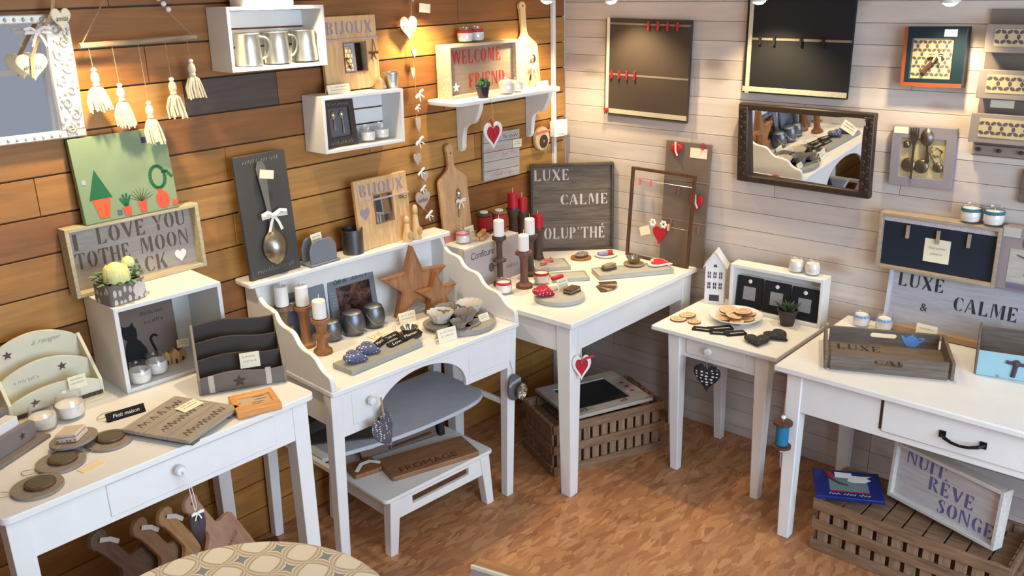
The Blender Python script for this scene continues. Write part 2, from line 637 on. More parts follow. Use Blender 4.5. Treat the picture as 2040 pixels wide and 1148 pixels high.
# ------------------------------------------------------------------ shared materials
M_white = paint('white_paint', (230, 228, 223), 0.42, 0.025, 10)
M_white2 = paint('white_paint_matt', (226, 225, 222), 0.6, 0.03, 10)
M_cream = paint('cream_paint', (226, 220, 190), 0.55, 0.03)
M_grey = paint('grey_paint', (150, 150, 146), 0.6, 0.05)
M_bluegrey = paint('blue_grey_paint', (118, 122, 130), 0.6, 0.05)
M_dark = paint('charcoal_paint', (62, 51, 44), 0.65, 0.08)
M_slate = paint('slate', (66, 63, 59), 0.6, 0.08)
M_black = paint('black_paint', (8, 8, 8), 0.85, 0.1)
M_board = paint('chalkboard', (18, 18, 20), 0.75, 0.15)
M_navy = paint('navy_paint', (16, 28, 44), 0.7, 0.08)
M_red = paint('red_paint', (178, 24, 36), 0.55, 0.08)
M_wax = paint('white_wax', (236, 232, 226), 0.45, 0.02)
M_redwax = paint('red_wax', (176, 14, 30), 0.4, 0.05)
M_card = paint('cream_card', (236, 226, 196), 0.8, 0.02, bmp=0)
M_ink = paint('pen_ink', (70, 62, 52), 0.8, 0.02, bmp=0)
M_taupe = paint('taupe_paint', (112, 97, 84), 0.75, 0.05)
M_ribbon = paint('white_ribbon', (236, 230, 222), 0.55, 0.02, bmp=0)
M_redrib = paint('red_ribbon', (188, 36, 48), 0.6, 0.05, bmp=0)
M_pinkrib = paint('pink_ribbon', (214, 110, 118), 0.6, 0.05, bmp=0)
M_string = paint('natural_string', (168, 140, 104), 0.9, 0.05, bmp=0)
M_wool = paint('cream_wool', (214, 204, 176), 0.95, 0.06, 60)
M_tin = metalmat('galvanised_tin', (204, 205, 200), 0.4)
M_tindark = metalmat('dark_tin', (112, 112, 116), 0.36)
M_steel = metalmat('polished_steel', (196, 190, 176), 0.2)
M_pewter = metalmat('grey_pewter', (124, 126, 132), 0.42)
M_glass = glassmat()
M_mirror = mirrormat()
M_pine = wood('pale_pine', (196, 152, 98), (228, 190, 138), 0.6, 'z')
M_pinex = wood('pale_pine_across', (196, 152, 98), (228, 190, 138), 0.6, 'x')
M_beech = wood('beech_board', (184, 138, 92), (212, 170, 122), 0.55, 'z')
M_oak = wood('brown_wood', (128, 82, 46), (164, 112, 66), 0.55, 'z')
M_walnut = wood('dark_brown_wood', (66, 42, 28), (98, 66, 44), 0.5, 'z')
M_greywood = wood('weathered_grey_wood', (88, 77, 66), (120, 106, 92), 0.75, 'x')
M_greywoodz = wood('weathered_grey_wood_upright', (84, 77, 70), (112, 103, 94), 0.75, 'z')
M_palegrey = wood('pale_grey_washed_wood', (166, 160, 152), (190, 184, 176), 0.7, 'x')
M_crate = wood('old_crate_wood', (104, 78, 56), (152, 118, 88), 0.8, 'x', 7)
M_driftwood = wood('driftwood', (128, 108, 84), (170, 150, 120), 0.85, 'x')

# ------------------------------------------------------------------ room shell
def boards(name, mat, rows, gap, depth, axis, chooser, lengths, start, end):
    """a wall of horizontal boards as one mesh, every board with its own tint"""
    mb, tints = MB(), []
    for j, (z0, z1) in enumerate(rows):
        a = start
        while a < end - 1e-4:
            b = min(end, a + lengths(j))
            if end - b < 0.12:
                b = end
            d0 = -depth + rnd.uniform(0, 0.0015)
            g = 0.0009
            if axis == 'x':
                mb.box(a + g, b - g, d0 + depth, 0.03, z0 + gap / 2, z1 - gap / 2)
            else:
                mb.box(d0 + depth, 0.03, a + g, b - g, z0 + gap / 2, z1 - gap / 2)
            tints += [chooser(j, a, b)] * 8
            a = b
    if axis == 'x':
        mb.box(start, end, 0.012, 0.05, rows[0][0], rows[-1][1])
    else:
        mb.box(0.012, 0.05, start, end, rows[0][0], rows[-1][1])
    tints += [(0.055, 0.028, 0.012, 1) if axis == 'x' else (0.42, 0.39, 0.37, 1)] * 8
    o = P(mb, name, mat, None, smooth=False, bevel=0.0012)
    at = o.data.color_attributes.new('tint', 'FLOAT_COLOR', 'POINT')
    for i, c in enumerate(tints):
        at.data[i].color = c
    return struct(o)


HONEY = [(166, 112, 50), (178, 126, 60), (158, 103, 46), (148, 95, 44), (172, 118, 54), (186, 136, 72), (144, 91, 42)]


def honey(j, a, b):
    if j == 14 and a > -1.96 and b < -1.5:
        return srgb(84, 70, 60)
    c = HONEY[rnd.randrange(len(HONEY))]
    return srgb(c)


def honey_len(j):
    return rnd.choice([0.62, 0.85, 1.1, 1.4, 1.75])


rowsL = [(0.115 * j, 0.115 * (j + 1)) for j in range(0, 20)]
# the weathered grey board sits in the row under the crate of tankards
mL = tinted('honey_pine_boards', 0.55, (0.45, 5, 5), 0.62, 1.12, 0.25)
_seq = {14: [2.45, 0.35, 0.95, 1.0]}


def lenL(j):
    if j in _seq and _seq[j]:
        return _seq[j].pop(0)
    return honey_len(j)


boards('wall_left', mL, rowsL, 0.005, 0.0, 'x', honey, lenL, -4.4, 0.0)

WHITE = [(205, 192, 182), (198, 185, 175), (209, 197, 188), (201, 190, 182)]
rowsR = [(0.043 + 0.0775 * j, 0.043 + 0.0775 * (j + 1)) for j in range(-1, 29)]
mR = tinted('whitewashed_pine_boards', 0.6, (4, 0.35, 4), 0.86, 1.06, 0.2)
boards('wall_right', mR, rowsR, 0.0014, 0.0, 'y', lambda j, a, b: srgb(rnd.choice(WHITE)), lambda j: rnd.choice([0.9, 1.3, 1.8, 2.2]), -4.7, 0.0)


def osb():
    m, nt, b = nodes_of('strand_board')
    tc = nt.nodes.new('ShaderNodeTexCoord')
    wn_ = nt.nodes.new('ShaderNodeTexNoise')
    wn_.inputs['Scale'].default_value = 7.0
    wn_.inputs['Detail'].default_value = 3.0
    nt.links.new(tc.outputs['Object'], wn_.inputs['Vector'])
    wob = nt.nodes.new('ShaderNodeVectorMath')
    wob.operation = 'MULTIPLY_ADD'
    wob.inputs[1].default_value = (0.06, 0.06, 0)
    nt.links.new(wn_.outputs['Color'], wob.inputs[0])
    nt.links.new(tc.outputs['Object'], wob.inputs[2])
    cols = []
    for i, (ang, sc) in enumerate(((12, 1.0), (68, 1.1), (-38, 0.95), (105, 1.2))):
        mp = nt.nodes.new('ShaderNodeMapping')
        mp.inputs['Rotation'].default_value = (0, 0, R(ang))
        mp.inputs['Location'].default_value = (i * 3.7, i * 1.9, 0)
        mp.inputs['Scale'].default_value = (14.0 * sc, 44.0 * sc, 1)
        nt.links.new(wob.outputs[0], mp.inputs[0])
        v = nt.nodes.new('ShaderNodeTexVoronoi')
        v.inputs['Scale'].default_value = 1.0
        nt.links.new(mp.outputs[0], v.inputs['Vector'])
        cols.append(v)
    pick = nt.nodes.new('ShaderNodeTexNoise')
    pick.inputs['Scale'].default_value = 16.0
    pick.inputs['Detail'].default_value = 2.0
    nt.links.new(tc.outputs['Object'], pick.inputs['Vector'])
    prev = cols[0].outputs['Color']
    for k, v in enumerate(cols[1:]):
        gt = nt.nodes.new('ShaderNodeMath')
        gt.operation = 'GREATER_THAN'
        sp = nt.nodes.new('ShaderNodeSeparateColor')
        nt.links.new(v.outputs['Color'], sp.inputs[0])
        gt.inputs[1].default_value = 0.52
        nt.links.new(sp.outputs[1], gt.inputs[0])
        mx = nt.nodes.new('ShaderNodeMixRGB')
        nt.links.new(gt.outputs[0], mx.inputs[0])
        nt.links.new(prev, mx.inputs[1])
        nt.links.new(v.outputs['Color'], mx.inputs[2])
        prev = mx.outputs[0]
    sp = nt.nodes.new('ShaderNodeSeparateColor')
    nt.links.new(prev, sp.inputs[0])
    r = nt.nodes.new('ShaderNodeValToRGB')
    e = r.color_ramp.elements
    e[0].position, e[0].color = 0.0, srgb(150, 100, 64)
    e[1].position, e[1].color = 1.0, srgb(190, 144, 100)
    for p, c in ((0.25, (163, 112, 74)), (0.5, (172, 122, 82)), (0.78, (180, 131, 90))):
        el = e.new(p)
        el.color = srgb(c)
    nt.links.new(sp.outputs[0], r.inputs[0])
    fine = noise(nt, 3.0, 4, (1, 1, 1))
    fr = ramp(nt, fine.outputs['Fac'], (0.84, 0.8, 0.77, 1), (1.06, 1.04, 1.02, 1), 0.3, 0.7)
    mm = nt.nodes.new('ShaderNodeMixRGB')
    mm.blend_type = 'MULTIPLY'
    mm.inputs[0].default_value = 1.0
    nt.links.new(r.outputs[0], mm.inputs[1])
    nt.links.new(fr.outputs[0], mm.inputs[2])
    nt.links.new(mm.outputs[0], b.inputs['Base Color'])
    b.inputs['Roughness'].default_value = 0.5
    bump(nt, b, sp.outputs[0], 0.25, 0.001)
    return m


struct(P(MB().box(-4.4, 0.05, -4.7, 0.05, -0.04, 0.0), 'floor', osb(), None, smooth=False))
M_ceil = paint('ceiling_paint', (222, 216, 206), 0.8, 0.02)
struct(P(MB().box(-4.4, 0.05, -4.2, 0.05, CEIL, CEIL + 0.04), 'ceiling', M_ceil, None, smooth=False))
# far side of the room behind the camera, seen only in the mirrors
struct(P(MB().box(-4.44, -4.4, -4.7, 0.05, 0.0, CEIL), 'wall_back', paint('back_wall_paint', (150, 146, 150), 0.8, 0.04), None, smooth=False))

wf = MB().box(-4.4, 0.05, -4.74, -4.7, 0.0, 0.55).box(-4.4, 0.05, -4.74, -4.7, 2.05, CEIL)
wf.box(-4.4, -3.5, -4.74, -4.7, 0.55, 2.05).box(-0.5, 0.05, -4.74, -4.7, 0.55, 2.05)
struct(P(wf, 'wall_front', paint('front_wall_paint', (170, 160, 156), 0.8, 0.04), None, smooth=False))
wn = struct(P(MB().ring([(-3.52, 0.53), (-0.48, 0.53), (-0.48, 2.07), (-3.52, 2.07)], [(-3.46, 0.59), (-0.54, 0.59), (-0.54, 2.01), (-3.46, 2.01)], -4.75, -4.68).box(-2.5, -2.44, -4.74, -4.69, 0.59, 2.01).box(-1.52, -1.46, -4.74, -4.69, 0.59, 2.01).box(-3.46, -0.54, -4.74, -4.69, 1.42, 1.46), 'window_1', M_white2, None))

# ------------------------------------------------------------------ spot lamps under the ceiling
M_lampwhite = paint('lamp_housing', (216, 212, 204), 0.4, 0.02)
M_glow = emis('lamp_glow', (1.0, 0.86, 0.62), 14.0)
SPOT_LABELS = ['ceiling spot lamp shining above the brown memo board', 'ceiling spot lamp in front of the black memo board',
               'ceiling spot lamp lighting the teal key frame', 'ceiling spot lamp nearest the white cable duct in the corner',
               'ceiling spot lamp above the string of hearts', 'ceiling spot lamp above the crate of tankards', 'ceiling spot lamp above the carved silver mirror']
for (loc, tgt), lab in zip(SPOTS, SPOT_LABELS):
    t = T('spot_lamp', lab, 'spot lamp', (loc[0], loc[1], loc[2]), group='spot lamps below the ceiling')
    d = (Vector(tgt) - Vector(loc)).normalized()
    M = d.to_track_quat('-Z', 'Y').to_matrix().to_4x4()
    P(MB().lathe([(0.020, 0.085), (0.026, 0.08), (0.028, 0.02), (0.033, 0.0), (0.030, 0.0), (0.026, 0.012)], n=20, M=M, cap=False), 'housing', M_lampwhite, t)
    P(MB().lathe([(0.0, -0.016), (0.012, -0.014), (0.022, -0.007), (0.027, 0.002), (0.027, 0.008), (0.0, 0.008)], n=20, M=M), 'lens', M_glow, t, label='glowing lens')
    b = M @ Vector((0, 0, 0.085))
    P(MB().tube([b, (b.x, b.y, b.z + 0.02), (0, 0, CEIL - loc[2])], 0.007, 8), 'stem', M_lampwhite, t)
    P(MB().lathe([(0.035, CEIL - loc[2] - 0.015), (0.035, CEIL - loc[2])], n=20), 'ceiling_rose', M_lampwhite, t)
    ld = bpy.data.lights.new('spot_light', 'SPOT')
    ld.energy = SPOT_POWER * (1.35 if loc[0] < -0.3 and loc[1] > -0.3 else 1.0)
    ld.color = SPOT_COL
    ld.spot_size = R(112)
    ld.spot_blend = 0.75
    ld.shadow_soft_size = 0.022
    lo = bpy.data.objects.new('spot_light', ld)
    COL.objects.link(lo)
    lo.location = Vector(loc) + d * 0.03
    lo.rotation_euler = d.to_track_quat('-Z', 'Y').to_euler()


# ------------------------------------------------------------------ tables
def tapered(x, y, z, s, s2, dx=0.0, dy=0.0):
    """square leg: top centre x,y,z side s, foot side s2 shifted by dx,dy"""
    a, b = s / 2, s2 / 2
    return MB().hexa([(x + dx - b, y + dy - b, 0), (x + dx + b, y + dy - b, 0), (x + dx + b, y + dy + b, 0), (x + dx - b, y + dy + b, 0)],
                     [(x - a, y - a, z), (x + a, y - a, z), (x + a, y + a, z), (x - a, y + a, z)])


def knob(parent, loc, axis='y', r=0.015, name='knob', mat=None):
    M = Matrix.Translation(loc) @ (Matrix.Rotation(R(90), 4, 'X') if axis == 'y' else Matrix.Rotation(R(-90), 4, 'Y'))
    return P(MB().lathe([(0.005, 0.0), (0.006, 0.008), (r, 0.014), (r * 1.05, 0.02), (r * 0.8, 0.027), (0.0, 0.029)], n=16, M=M), name, mat or M_white, parent)


# long console on the left
t = T('console_table', 'long white console table with drawer, nearest on the left by the wooden wall', 'table', (-2.465, -0.34, 0))
P(MB().prism(rrect(-2.905, -2.028, -0.668, -0.012, 0.022), 0.84, 0.86, 'xy'), 'tabletop', M_white, t, 0.003, world=True)
ap = MB()
ap.box(-2.86, -2.07, -0.640, -0.622, 0.718, 0.84).box(-2.86, -2.07, -0.05, -0.032, 0.718, 0.84)
ap.box(-2.86, -2.842, -0.63, -0.04, 0.718, 0.84).box(-2.073, -2.055, -0.63, -0.04, 0.718, 0.84)
P(ap, 'apron', M_white, t, 0.0015, world=True)
dr = P(MB().box(-2.655, -2.16, -0.6445, -0.63, 0.735, 0.826), 'drawer', M_white, t, 0.002, world=True)
k = knob(dr, (-2.469 + 2.465, -0.6445 + 0.34, 0.794))
for lx, ly in ((-2.866, -0.618), (-2.07, -0.618), (-2.866, -0.06), (-2.04, -0.06)):
    P(tapered(lx, ly, 0.84, 0.052, 0.046), 'leg', M_white, t, 0.002, world=True)

# writing desk with wavy gallery
DX, DY, DA = -1.40, -0.028, -3.2
desk = T('writing_desk', 'white writing desk with wavy raised gallery, kneehole arch and bowed lower shelf', 'desk', (DX, DY, 0), DA)
P(MB().prism(rrect(-0.435, 0.435, -0.515, 0.0, 0.012), 0.732, 0.75, 'xy'), 'desktop', M_white, desk, 0.003)
wav = [(-0.085, 1.02), (-0.10, 0.985), (-0.13, 0.962), (-0.165, 0.957), (-0.195, 0.948), (-0.215, 0.925), (-0.245, 0.912), (-0.285, 0.908), (-0.31, 0.896), (-0.33, 0.872), (-0.36, 0.858), (-0.40, 0.854), (-0.428, 0.842), (-0.45, 0.82), (-0.478, 0.806), (-0.50, 0.80), (-0.509, 0.782), (-0.511, 0.75)]


def smooth_path(pts, n=3):
    out = []
    for i in range(len(pts) - 1):
        p0, p1, p2, p3 = pts[max(i - 1, 0)], pts[i], pts[i + 1], pts[min(i + 2, len(pts) - 1)]
        for k in range(n):
            u = k / n
            out.append(tuple(0.5 * ((2 * b) + (-a + c) * u + (2 * a - 5 * b + 4 * c - d) * u * u + (-a + 3 * b - 3 * c + d) * u ** 3) for a, b, c, d in zip(p0, p1, p2, p3)))
    out.append(pts[-1])
    return out


wp = smooth_path(wav)
side = wp + [(-0.012, 0.75), (-0.012, 1.02)]
for sx in (-0.432, 0.414):
    P(MB().prism(side, sx, sx + 0.018, 'yz'), 'gallery_side', M_white, desk, 0.003)
P(MB().box(-0.415, 0.415, -0.024, -0.010, 0.75, 1.02), 'gallery_back', M_white, desk)
P(MB().prism(rrect(-0.462, 0.455, -0.108, 0.0, 0.012), 1.02, 1.038, 'xy'), 'gallery_shelf', M_white, desk, 0.004)
# front apron with arch: two drawer boxes joined by a thin rail over the kneehole
apron = [(-0.40, 0.732), (-0.40, 0.568), (-0.262, 0.568)]
for i in range(0, 21):
    a = PI * (1 - i / 20.0)
    ax = -0.045 + 0.205 * math.cos(a)
    apron.append((ax, 0.585 + 0.125 * math.sin(a)))
apron += [(0.16, 0.568), (0.40, 0.568), (0.40, 0.732)]
P(MB().prism(apron, -0.497, -0.48, 'xz'), 'front_apron', M_white, desk, 0.002)
ap = MB().box(-0.415, -0.398, -0.48, -0.03, 0.60, 0.732).box(0.398, 0.415, -0.48, -0.03, 0.60, 0.732).box(-0.40, 0.40, -0.04, -0.025, 0.60, 0.732)
P(ap, 'apron', M_white, desk, 0.0015)
d1 = P(MB().box(-0.352, -0.27, -0.5, -0.486, 0.60, 0.716), 'drawer', M_white, desk, 0.002)
knob(d1, (-0.285, -0.5, 0.672))
d2 = P(MB().box(0.175, 0.37, -0.5, -0.486, 0.60, 0.716), 'drawer', M_white, desk, 0.002)
for lx, ly, dx in ((-0.408, -0.478, -0.022), (0.405, -0.478, -0.03), (-0.41, -0.03, -0.02), (0.405, -0.03, -0.03)):
    P(tapered(lx, ly, 0.732, 0.046, 0.036, dx), 'leg', M_white, desk, 0.003)
low = [(-0.385, -0.03), (-0.385, -0.335)] + smooth_path([(-0.385, -0.335), (-0.2, -0.385), (0.0, -0.412), (0.2, -0.412), (0.31, -0.395), (0.365, -0.36), (0.385, -0.30), (0.385, -0.24)]) + [(0.385, -0.03)]
P(MB().prism(low, 0.408, 0.424, 'xy'), 'lower_shelf', paint('lower_shelf_paint', (192, 196, 202), 0.6), desk, 0.004)
for sx in (0.375, -0.405):
    P(MB().box(sx, sx + 0.016, -0.46, -0.03, 0.40, 0.42), 'stretcher', M_white, desk, 0.002)

# corner table
CT = 0.775
t = T('corner_table', 'white painted table standing in the corner between both walls', 'table', (-0.49, -0.4, 0))
P(MB().box(-0.945, -0.03, -0.78, -0.012, CT - 0.024, CT), 'tabletop', M_white, t, 0.004, world=True)
ap = MB().box(-0.90, -0.07, -0.748, -0.728, 0.635, CT - 0.024).box(-0.90, -0.07, -0.06, -0.04, 0.635, CT - 0.024)
ap.box(-0.918, -0.90, -0.74, -0.05, 0.635, CT - 0.024).box(-0.072, -0.054, -0.74, -0.05, 0.635, CT - 0.024)
P(ap, 'apron', M_white, t, 0.0015, world=True)
for lx, ly in ((-0.888, -0.722), (-0.083, -0.722), (-0.888, -0.07), (-0.083, -0.07)):
    P(tapered(lx, ly, CT - 0.024, 0.072, 0.05), 'leg', M_white, t, 0.004, world=True)

# small side table on the right wall
ST = 0.65
t = T('side_table', 'small square white table with one drawer between corner table and right table', 'table', (-0.25, -1.1, 0))
P(MB().box(-0.492, -0.02, -1.392, -0.838, ST - 0.02, ST), 'tabletop', M_white, t, 0.004, world=True)
ap = MB().box(-0.452, -0.436, -1.335, -0.905, 0.535, ST - 0.02).box(-0.07, -0.054, -1.335, -0.905, 0.535, ST - 0.02)
ap.box(-0.445, -0.06, -0.916, -0.90, 0.535, ST - 0.02).box(-0.445, -0.06, -1.336, -1.32, 0.535, ST - 0.02)
P(ap, 'apron', M_white, t, 0.0015, world=True)
d = P(MB().prism(rrect(-1.245, -0.985, 0.553, 0.622, 0.012), -0.457, -0.445, 'yz'), 'drawer', M_white, t, 0.003, world=True)
knob(d, (-0.457 + 0.25, -1.095 + 1.1, 0.592), 'x', 0.016)
for lx, ly, dx, dy in ((-0.435, -0.93, 0, -0.015), (-0.432, -1.318, 0, 0.0), (-0.075, -0.93, 0, -0.02), (-0.075, -1.318, 0, 0)):
    P(tapered(lx, ly, ST - 0.02, 0.058, 0.036, dx, dy), 'leg', M_white, t, 0.004, world=True)

# right table
RT = 0.70
t = T('right_table', 'white table with dark handled drawer at the right edge, under the grey tray', 'table', (-0.3, -2.0, 0))
P(MB().box(-0.664, -0.02, -2.75, -1.462, RT - 0.022, RT), 'tabletop', M_white, t, 0.005, world=True)
ap = MB().box(-0.622, -0.602, -2.7, -1.50, 0.527, RT - 0.022).box(-0.06, -0.04, -2.7, -1.50, 0.527, RT - 0.022)
ap.box(-0.615, -0.05, -1.515, -1.495, 0.527, RT - 0.022).box(-0.615, -0.05, -2.71, -2.69, 0.527, RT - 0.022)
P(ap, 'apron', M_white, t, 0.0015, world=True)
P(MB().box(-0.6235, -0.62, -1.836, -1.828, 0.557, 0.668), 'drawer_gap', M_dark, t, world=True, label='dark gap beside the drawer')
d = P(MB().box(-0.631, -0.618, -2.36, -1.838, 0.552, 0.668), 'drawer', M_white, t, 0.004, world=True)
hm = MB()
for sy in (-2.03, -2.15):
    hm.cbox((-0.634, sy, 0.607), (0.006, 0.02, 0.022))
hm.tube([(-0.634, -2.028, 0.607), (-0.652, -2.04, 0.604), (-0.660, -2.065, 0.598), (-0.662, -2.09, 0.596), (-0.660, -2.115, 0.598), (-0.652, -2.14, 0.604), (-0.634, -2.152, 0.607)], [0.006, 0.006, 0.005, 0.0045, 0.005, 0.006, 0.006], 8)
o = P(hm, 'handle', metalmat('black_iron', (60, 58, 62), 0.45), None, label='dark iron bow handle')
for v in o.data.vertices:
    v.co -= Vector((-0.3, -2.0, 0))
o.parent = d
for lx, ly in ((-0.598, -1.525), (-0.598, -2.67), (-0.075, -1.525), (-0.075, -2.67)):
    P(tapered(lx, ly, RT - 0.022, 0.058, 0.044), 'leg', M_white, t, 0.004, world=True)

# step stool under the desk
t = T('step_stool', 'low white step stool with slotted front rail under the writing desk', 'stool', (-1.38, -0.31, 0), -3.5)
P(MB().prism(rrect(-0.268, 0.268, -0.20, 0.20, 0.02), 0.222, 0.238, 'xy'), 'seat', M_white, t, 0.004)
for sy in (-1, 1):
    o = [(-0.215, 0.222), (-0.215, 0.14), (0.215, 0.14), (0.215, 0.222)]
    i = [(-0.14, 0.205), (-0.14, 0.172), (0.14, 0.172), (0.14, 0.205)]
    P(MB().ring(o, i, sy * 0.183 - 0.008, sy * 0.183 + 0.008), 'rail', M_white, t, 0.0015)
for sx in (-1, 1):
    P(MB().box(sx * 0.225 - 0.008, sx * 0.225 + 0.008, -0.17, 0.17, 0.14, 0.222), 'side_rail', M_white, t, 0.0015)
    for sy in (-1, 1):
        P(tapered(sx * 0.222, sy * 0.175, 0.222, 0.046, 0.036, sx * 0.022, sy * 0.006), 'leg', M_white, t, 0.003)

# ------------------------------------------------------------------ builders used many times
def make_crate(name, label, cat, loc, rz, w, h, d, mat, tb=0.012, slats=3, roll=0.0, gap=0.006, lean=0.0, group=None):
    """open-fronted box crate; local front at y=0, back at y=d, base at z=0"""
    t = T(name, label, cat, loc, rz, lean, roll, group)
    for s in (-1, 1):
        x = s * (w / 2 - tb / 2)
        P(MB().box(x - tb / 2, x + tb / 2, 0, d, 0, h), 'side_board', mat, t, 0.0015)
    P(MB().box(-w / 2 + tb, w / 2 - tb, 0, d, h - tb, h), 'top_board', mat, t, 0.0015)
    P(MB().box(-w / 2 + tb, w / 2 - tb, 0, d, 0, tb), 'bottom_board', mat, t, 0.0015)
    hh = (h - 2 * tb) / slats
    for i in range(slats):
        P(MB().box(-w / 2 + tb, w / 2 - tb, d - 0.008, d - 0.001, tb + i * hh + gap / 2, tb + (i + 1) * hh - gap / 2), 'back_slat', mat, t, 0.001)
    return t


def make_tray(name, label, cat, loc, rz, w, h, d, mframe, mpanel, tb=0.012, lean=0.0, roll=0.0, group=None, back=0.006):
    """shallow framed sign; local front rim at y=0, panel set back by d"""
    t = T(name, label, cat, loc, rz, lean, roll, group)
    for s in (-1, 1):
        x = s * (w / 2 - tb / 2)
        P(MB().box(x - tb / 2, x + tb / 2, 0, d + back, 0, h), 'frame_side', mframe, t, 0.0015)
    P(MB().box(-w / 2 + tb, w / 2 - tb, 0, d + back, h - tb, h), 'frame_top', mframe, t, 0.0015)
    P(MB().box(-w / 2 + tb, w / 2 - tb, 0, d + back, 0, tb), 'frame_bottom', mframe, t, 0.0015)
    P(MB().box(-w / 2 + tb, w / 2 - tb, d, d + back, tb, h - tb), 'panel', mpanel, t)
    return t


JAR = [(0.024, 0.0), (0.029, 0.004), (0.032, 0.016), (0.032, 0.03), (0.029, 0.043), (0.0265, 0.048), (0.0285, 0.052), (0.0285, 0.059), (0.0265, 0.0595), (0.0255, 0.05), (0.028, 0.042), (0.0305, 0.03), (0.0305, 0.016), (0.0275, 0.006), (0.0, 0.005)]


def jar_candle(label, loc, s=1.0, fill=0.036, ribbon=None, group=None, bow=False, name='jar_candle'):
    t = T(name, label, 'candle', loc, group=group)
    P(MB().lathe([(r * s, z * s) for r, z in JAR], n=28, cap=False), 'jar', M_glass, t, label='clear glass jar')
    prof = [(0.0, 0.0062), (0.027, 0.0065), (0.0302, 0.016), (0.0302, 0.03), (0.0285, 0.04), (0.0255, 0.047)]
    pr = [(r * s, z * s) for r, z in prof if z <= fill + 0.001]
    pr += [(pr[-1][0] * 0.995, fill * s), (0.0, fill * s + 0.0005)]
    P(MB().lathe(pr, n=24, cap=False), 'wax', M_wax, t, label='white candle wax')
    P(MB().tube([(0, 0, fill * s), (0.001, 0, fill * s + 0.006), (0.003, 0, fill * s + 0.011)], 0.0009, 5), 'wick', M_ribbon, t)
    if ribbon is not None:
        P(MB().lathe([(0.0302 * s, 0.037 * s), (0.0305 * s, 0.038 * s), (0.0292 * s, 0.047 * s), (0.0285 * s, 0.0475 * s)], n=28, cap=False), 'ribbon', ribbon, t)
    if bow:
        P(MB().ball((0, -0.03 * s, 0.041 * s), (0.006, 0.003, 0.004)), 'bow', ribbon or M_ribbon, t)
    return t


def price_card(label, loc, w, h, rz=0.0, lean=12.0, roll=0.0, fold=True, lines=2, name='price_card', group=None, flat=False, mat=None):
    """small handwritten card; folded to stand, or flat"""
    t = T(name, label, 'price card', loc, rz, lean if not flat else 88, roll, group)
    P(MB().box(-w / 2, w / 2, 0, 0.0008, 0, h), 'front_leaf', mat or M_card, t)
    if fold and not flat:
        a = R(2 * lean + 14)
        P(MB().box(-w / 2, w / 2, 0, 0.0008, -h, 0, Matrix.Translation((0, 0.0002, h)) @ Matrix.Rotation(a, 4, 'X')), 'back_leaf', mat or M_card, t)
    if lines:
        mb = MB()
        for i in range(lines):
            scribble(w * 0.7, h * 0.13, 0, h * (0.68 - 0.3 * i), 0, 0.0005, 22, rnd.randrange(999), mb=mb)
        P(mb, 'handwriting', M_ink, t)
    return t


def small_card(label, loc, w, h, rz=0, lean=0, roll=0, cat='price card', name='price_tag', mat=None, lines=2):
    return price_card(label, loc, w, h, rz, lean, roll, False, lines, name, mat=mat)


def bow(parent, loc, s, mat, name='bow', tails=True, M=None, label=None):
    mb = MB()
    for k in (-1, 1):
        mb.strip([(0, 0, 0), (k * 0.4 * s, -0.12 * s, 0.22 * s), (k * 0.8 * s, -0.16 * s, 0.12 * s), (k * 0.82 * s, -0.1 * s, -0.06 * s), (k * 0.4 * s, -0.04 * s, -0.05 * s), (0, 0, 0)], 0.2 * s, 0.0012, side=(0, 0.5, 1))
        if tails:
            mb.strip([(0, -0.03 * s, 0), (k * 0.25 * s, -0.06 * s, -0.45 * s), (k * 0.42 * s, -0.05 * s, -0.9 * s)], 0.17 * s, 0.0012, side=(1, 0, 0.2))
    mb.ball((0, -0.05 * s, 0), (0.1 * s, 0.08 * s, 0.1 * s), 8, 6)
    mm = Matrix.Translation(loc)
    if M is not None:
        mm = mm @ M
    mb.v = [mm @ v for v in mb.v]
    return P(mb, name, mat, parent, label=label)


def flat_heart(mb, w, h, y0, y1, cx=0, cz=0, M=None):
    return mb.prism(heart(w, h, 40, cx, cz), y0, y1, 'xz', M)


def puffy_heart(w, h, d, n=36, layers=5):
    """stuffed heart: layered outlines shrinking towards both faces"""
    mb = MB()
    vs, fs = [], []
    rings = []
    for k in range(-layers, layers + 1):
        u = k / layers
        s = math.sqrt(max(0.0, 1 - u * u)) * 0.55 + 0.45 * (1 - abs(u) ** 3)
        if abs(k) == layers:
            s = 0.02
        rings.append([(x * s, u * d / 2, z * s) for x, z in heart(w, h, n)])
    for r in rings:
        vs += r
    for j in range(len(rings) - 1):
        for i in range(n):
            i2 = (i + 1) % n
            fs.append((j * n + i, j * n + i2, (j + 1) * n + i2, (j + 1) * n + i))
    fs.append(tuple(range(n)))
    fs.append(tuple((len(rings) - 1) * n + i for i in range(n)))
    return mb.add(vs, fs)


def spool_profile(h, rf, rc, tf=0.012):
    return [(0.0, 0.0), (rf, 0.0), (rf, tf), (rc * 1.25, tf + 0.01), (rc, tf + 0.03), (rc, h - tf - 0.03), (rc * 1.25, h - tf - 0.01), (rf, h - tf), (rf, h), (0.0, h)]


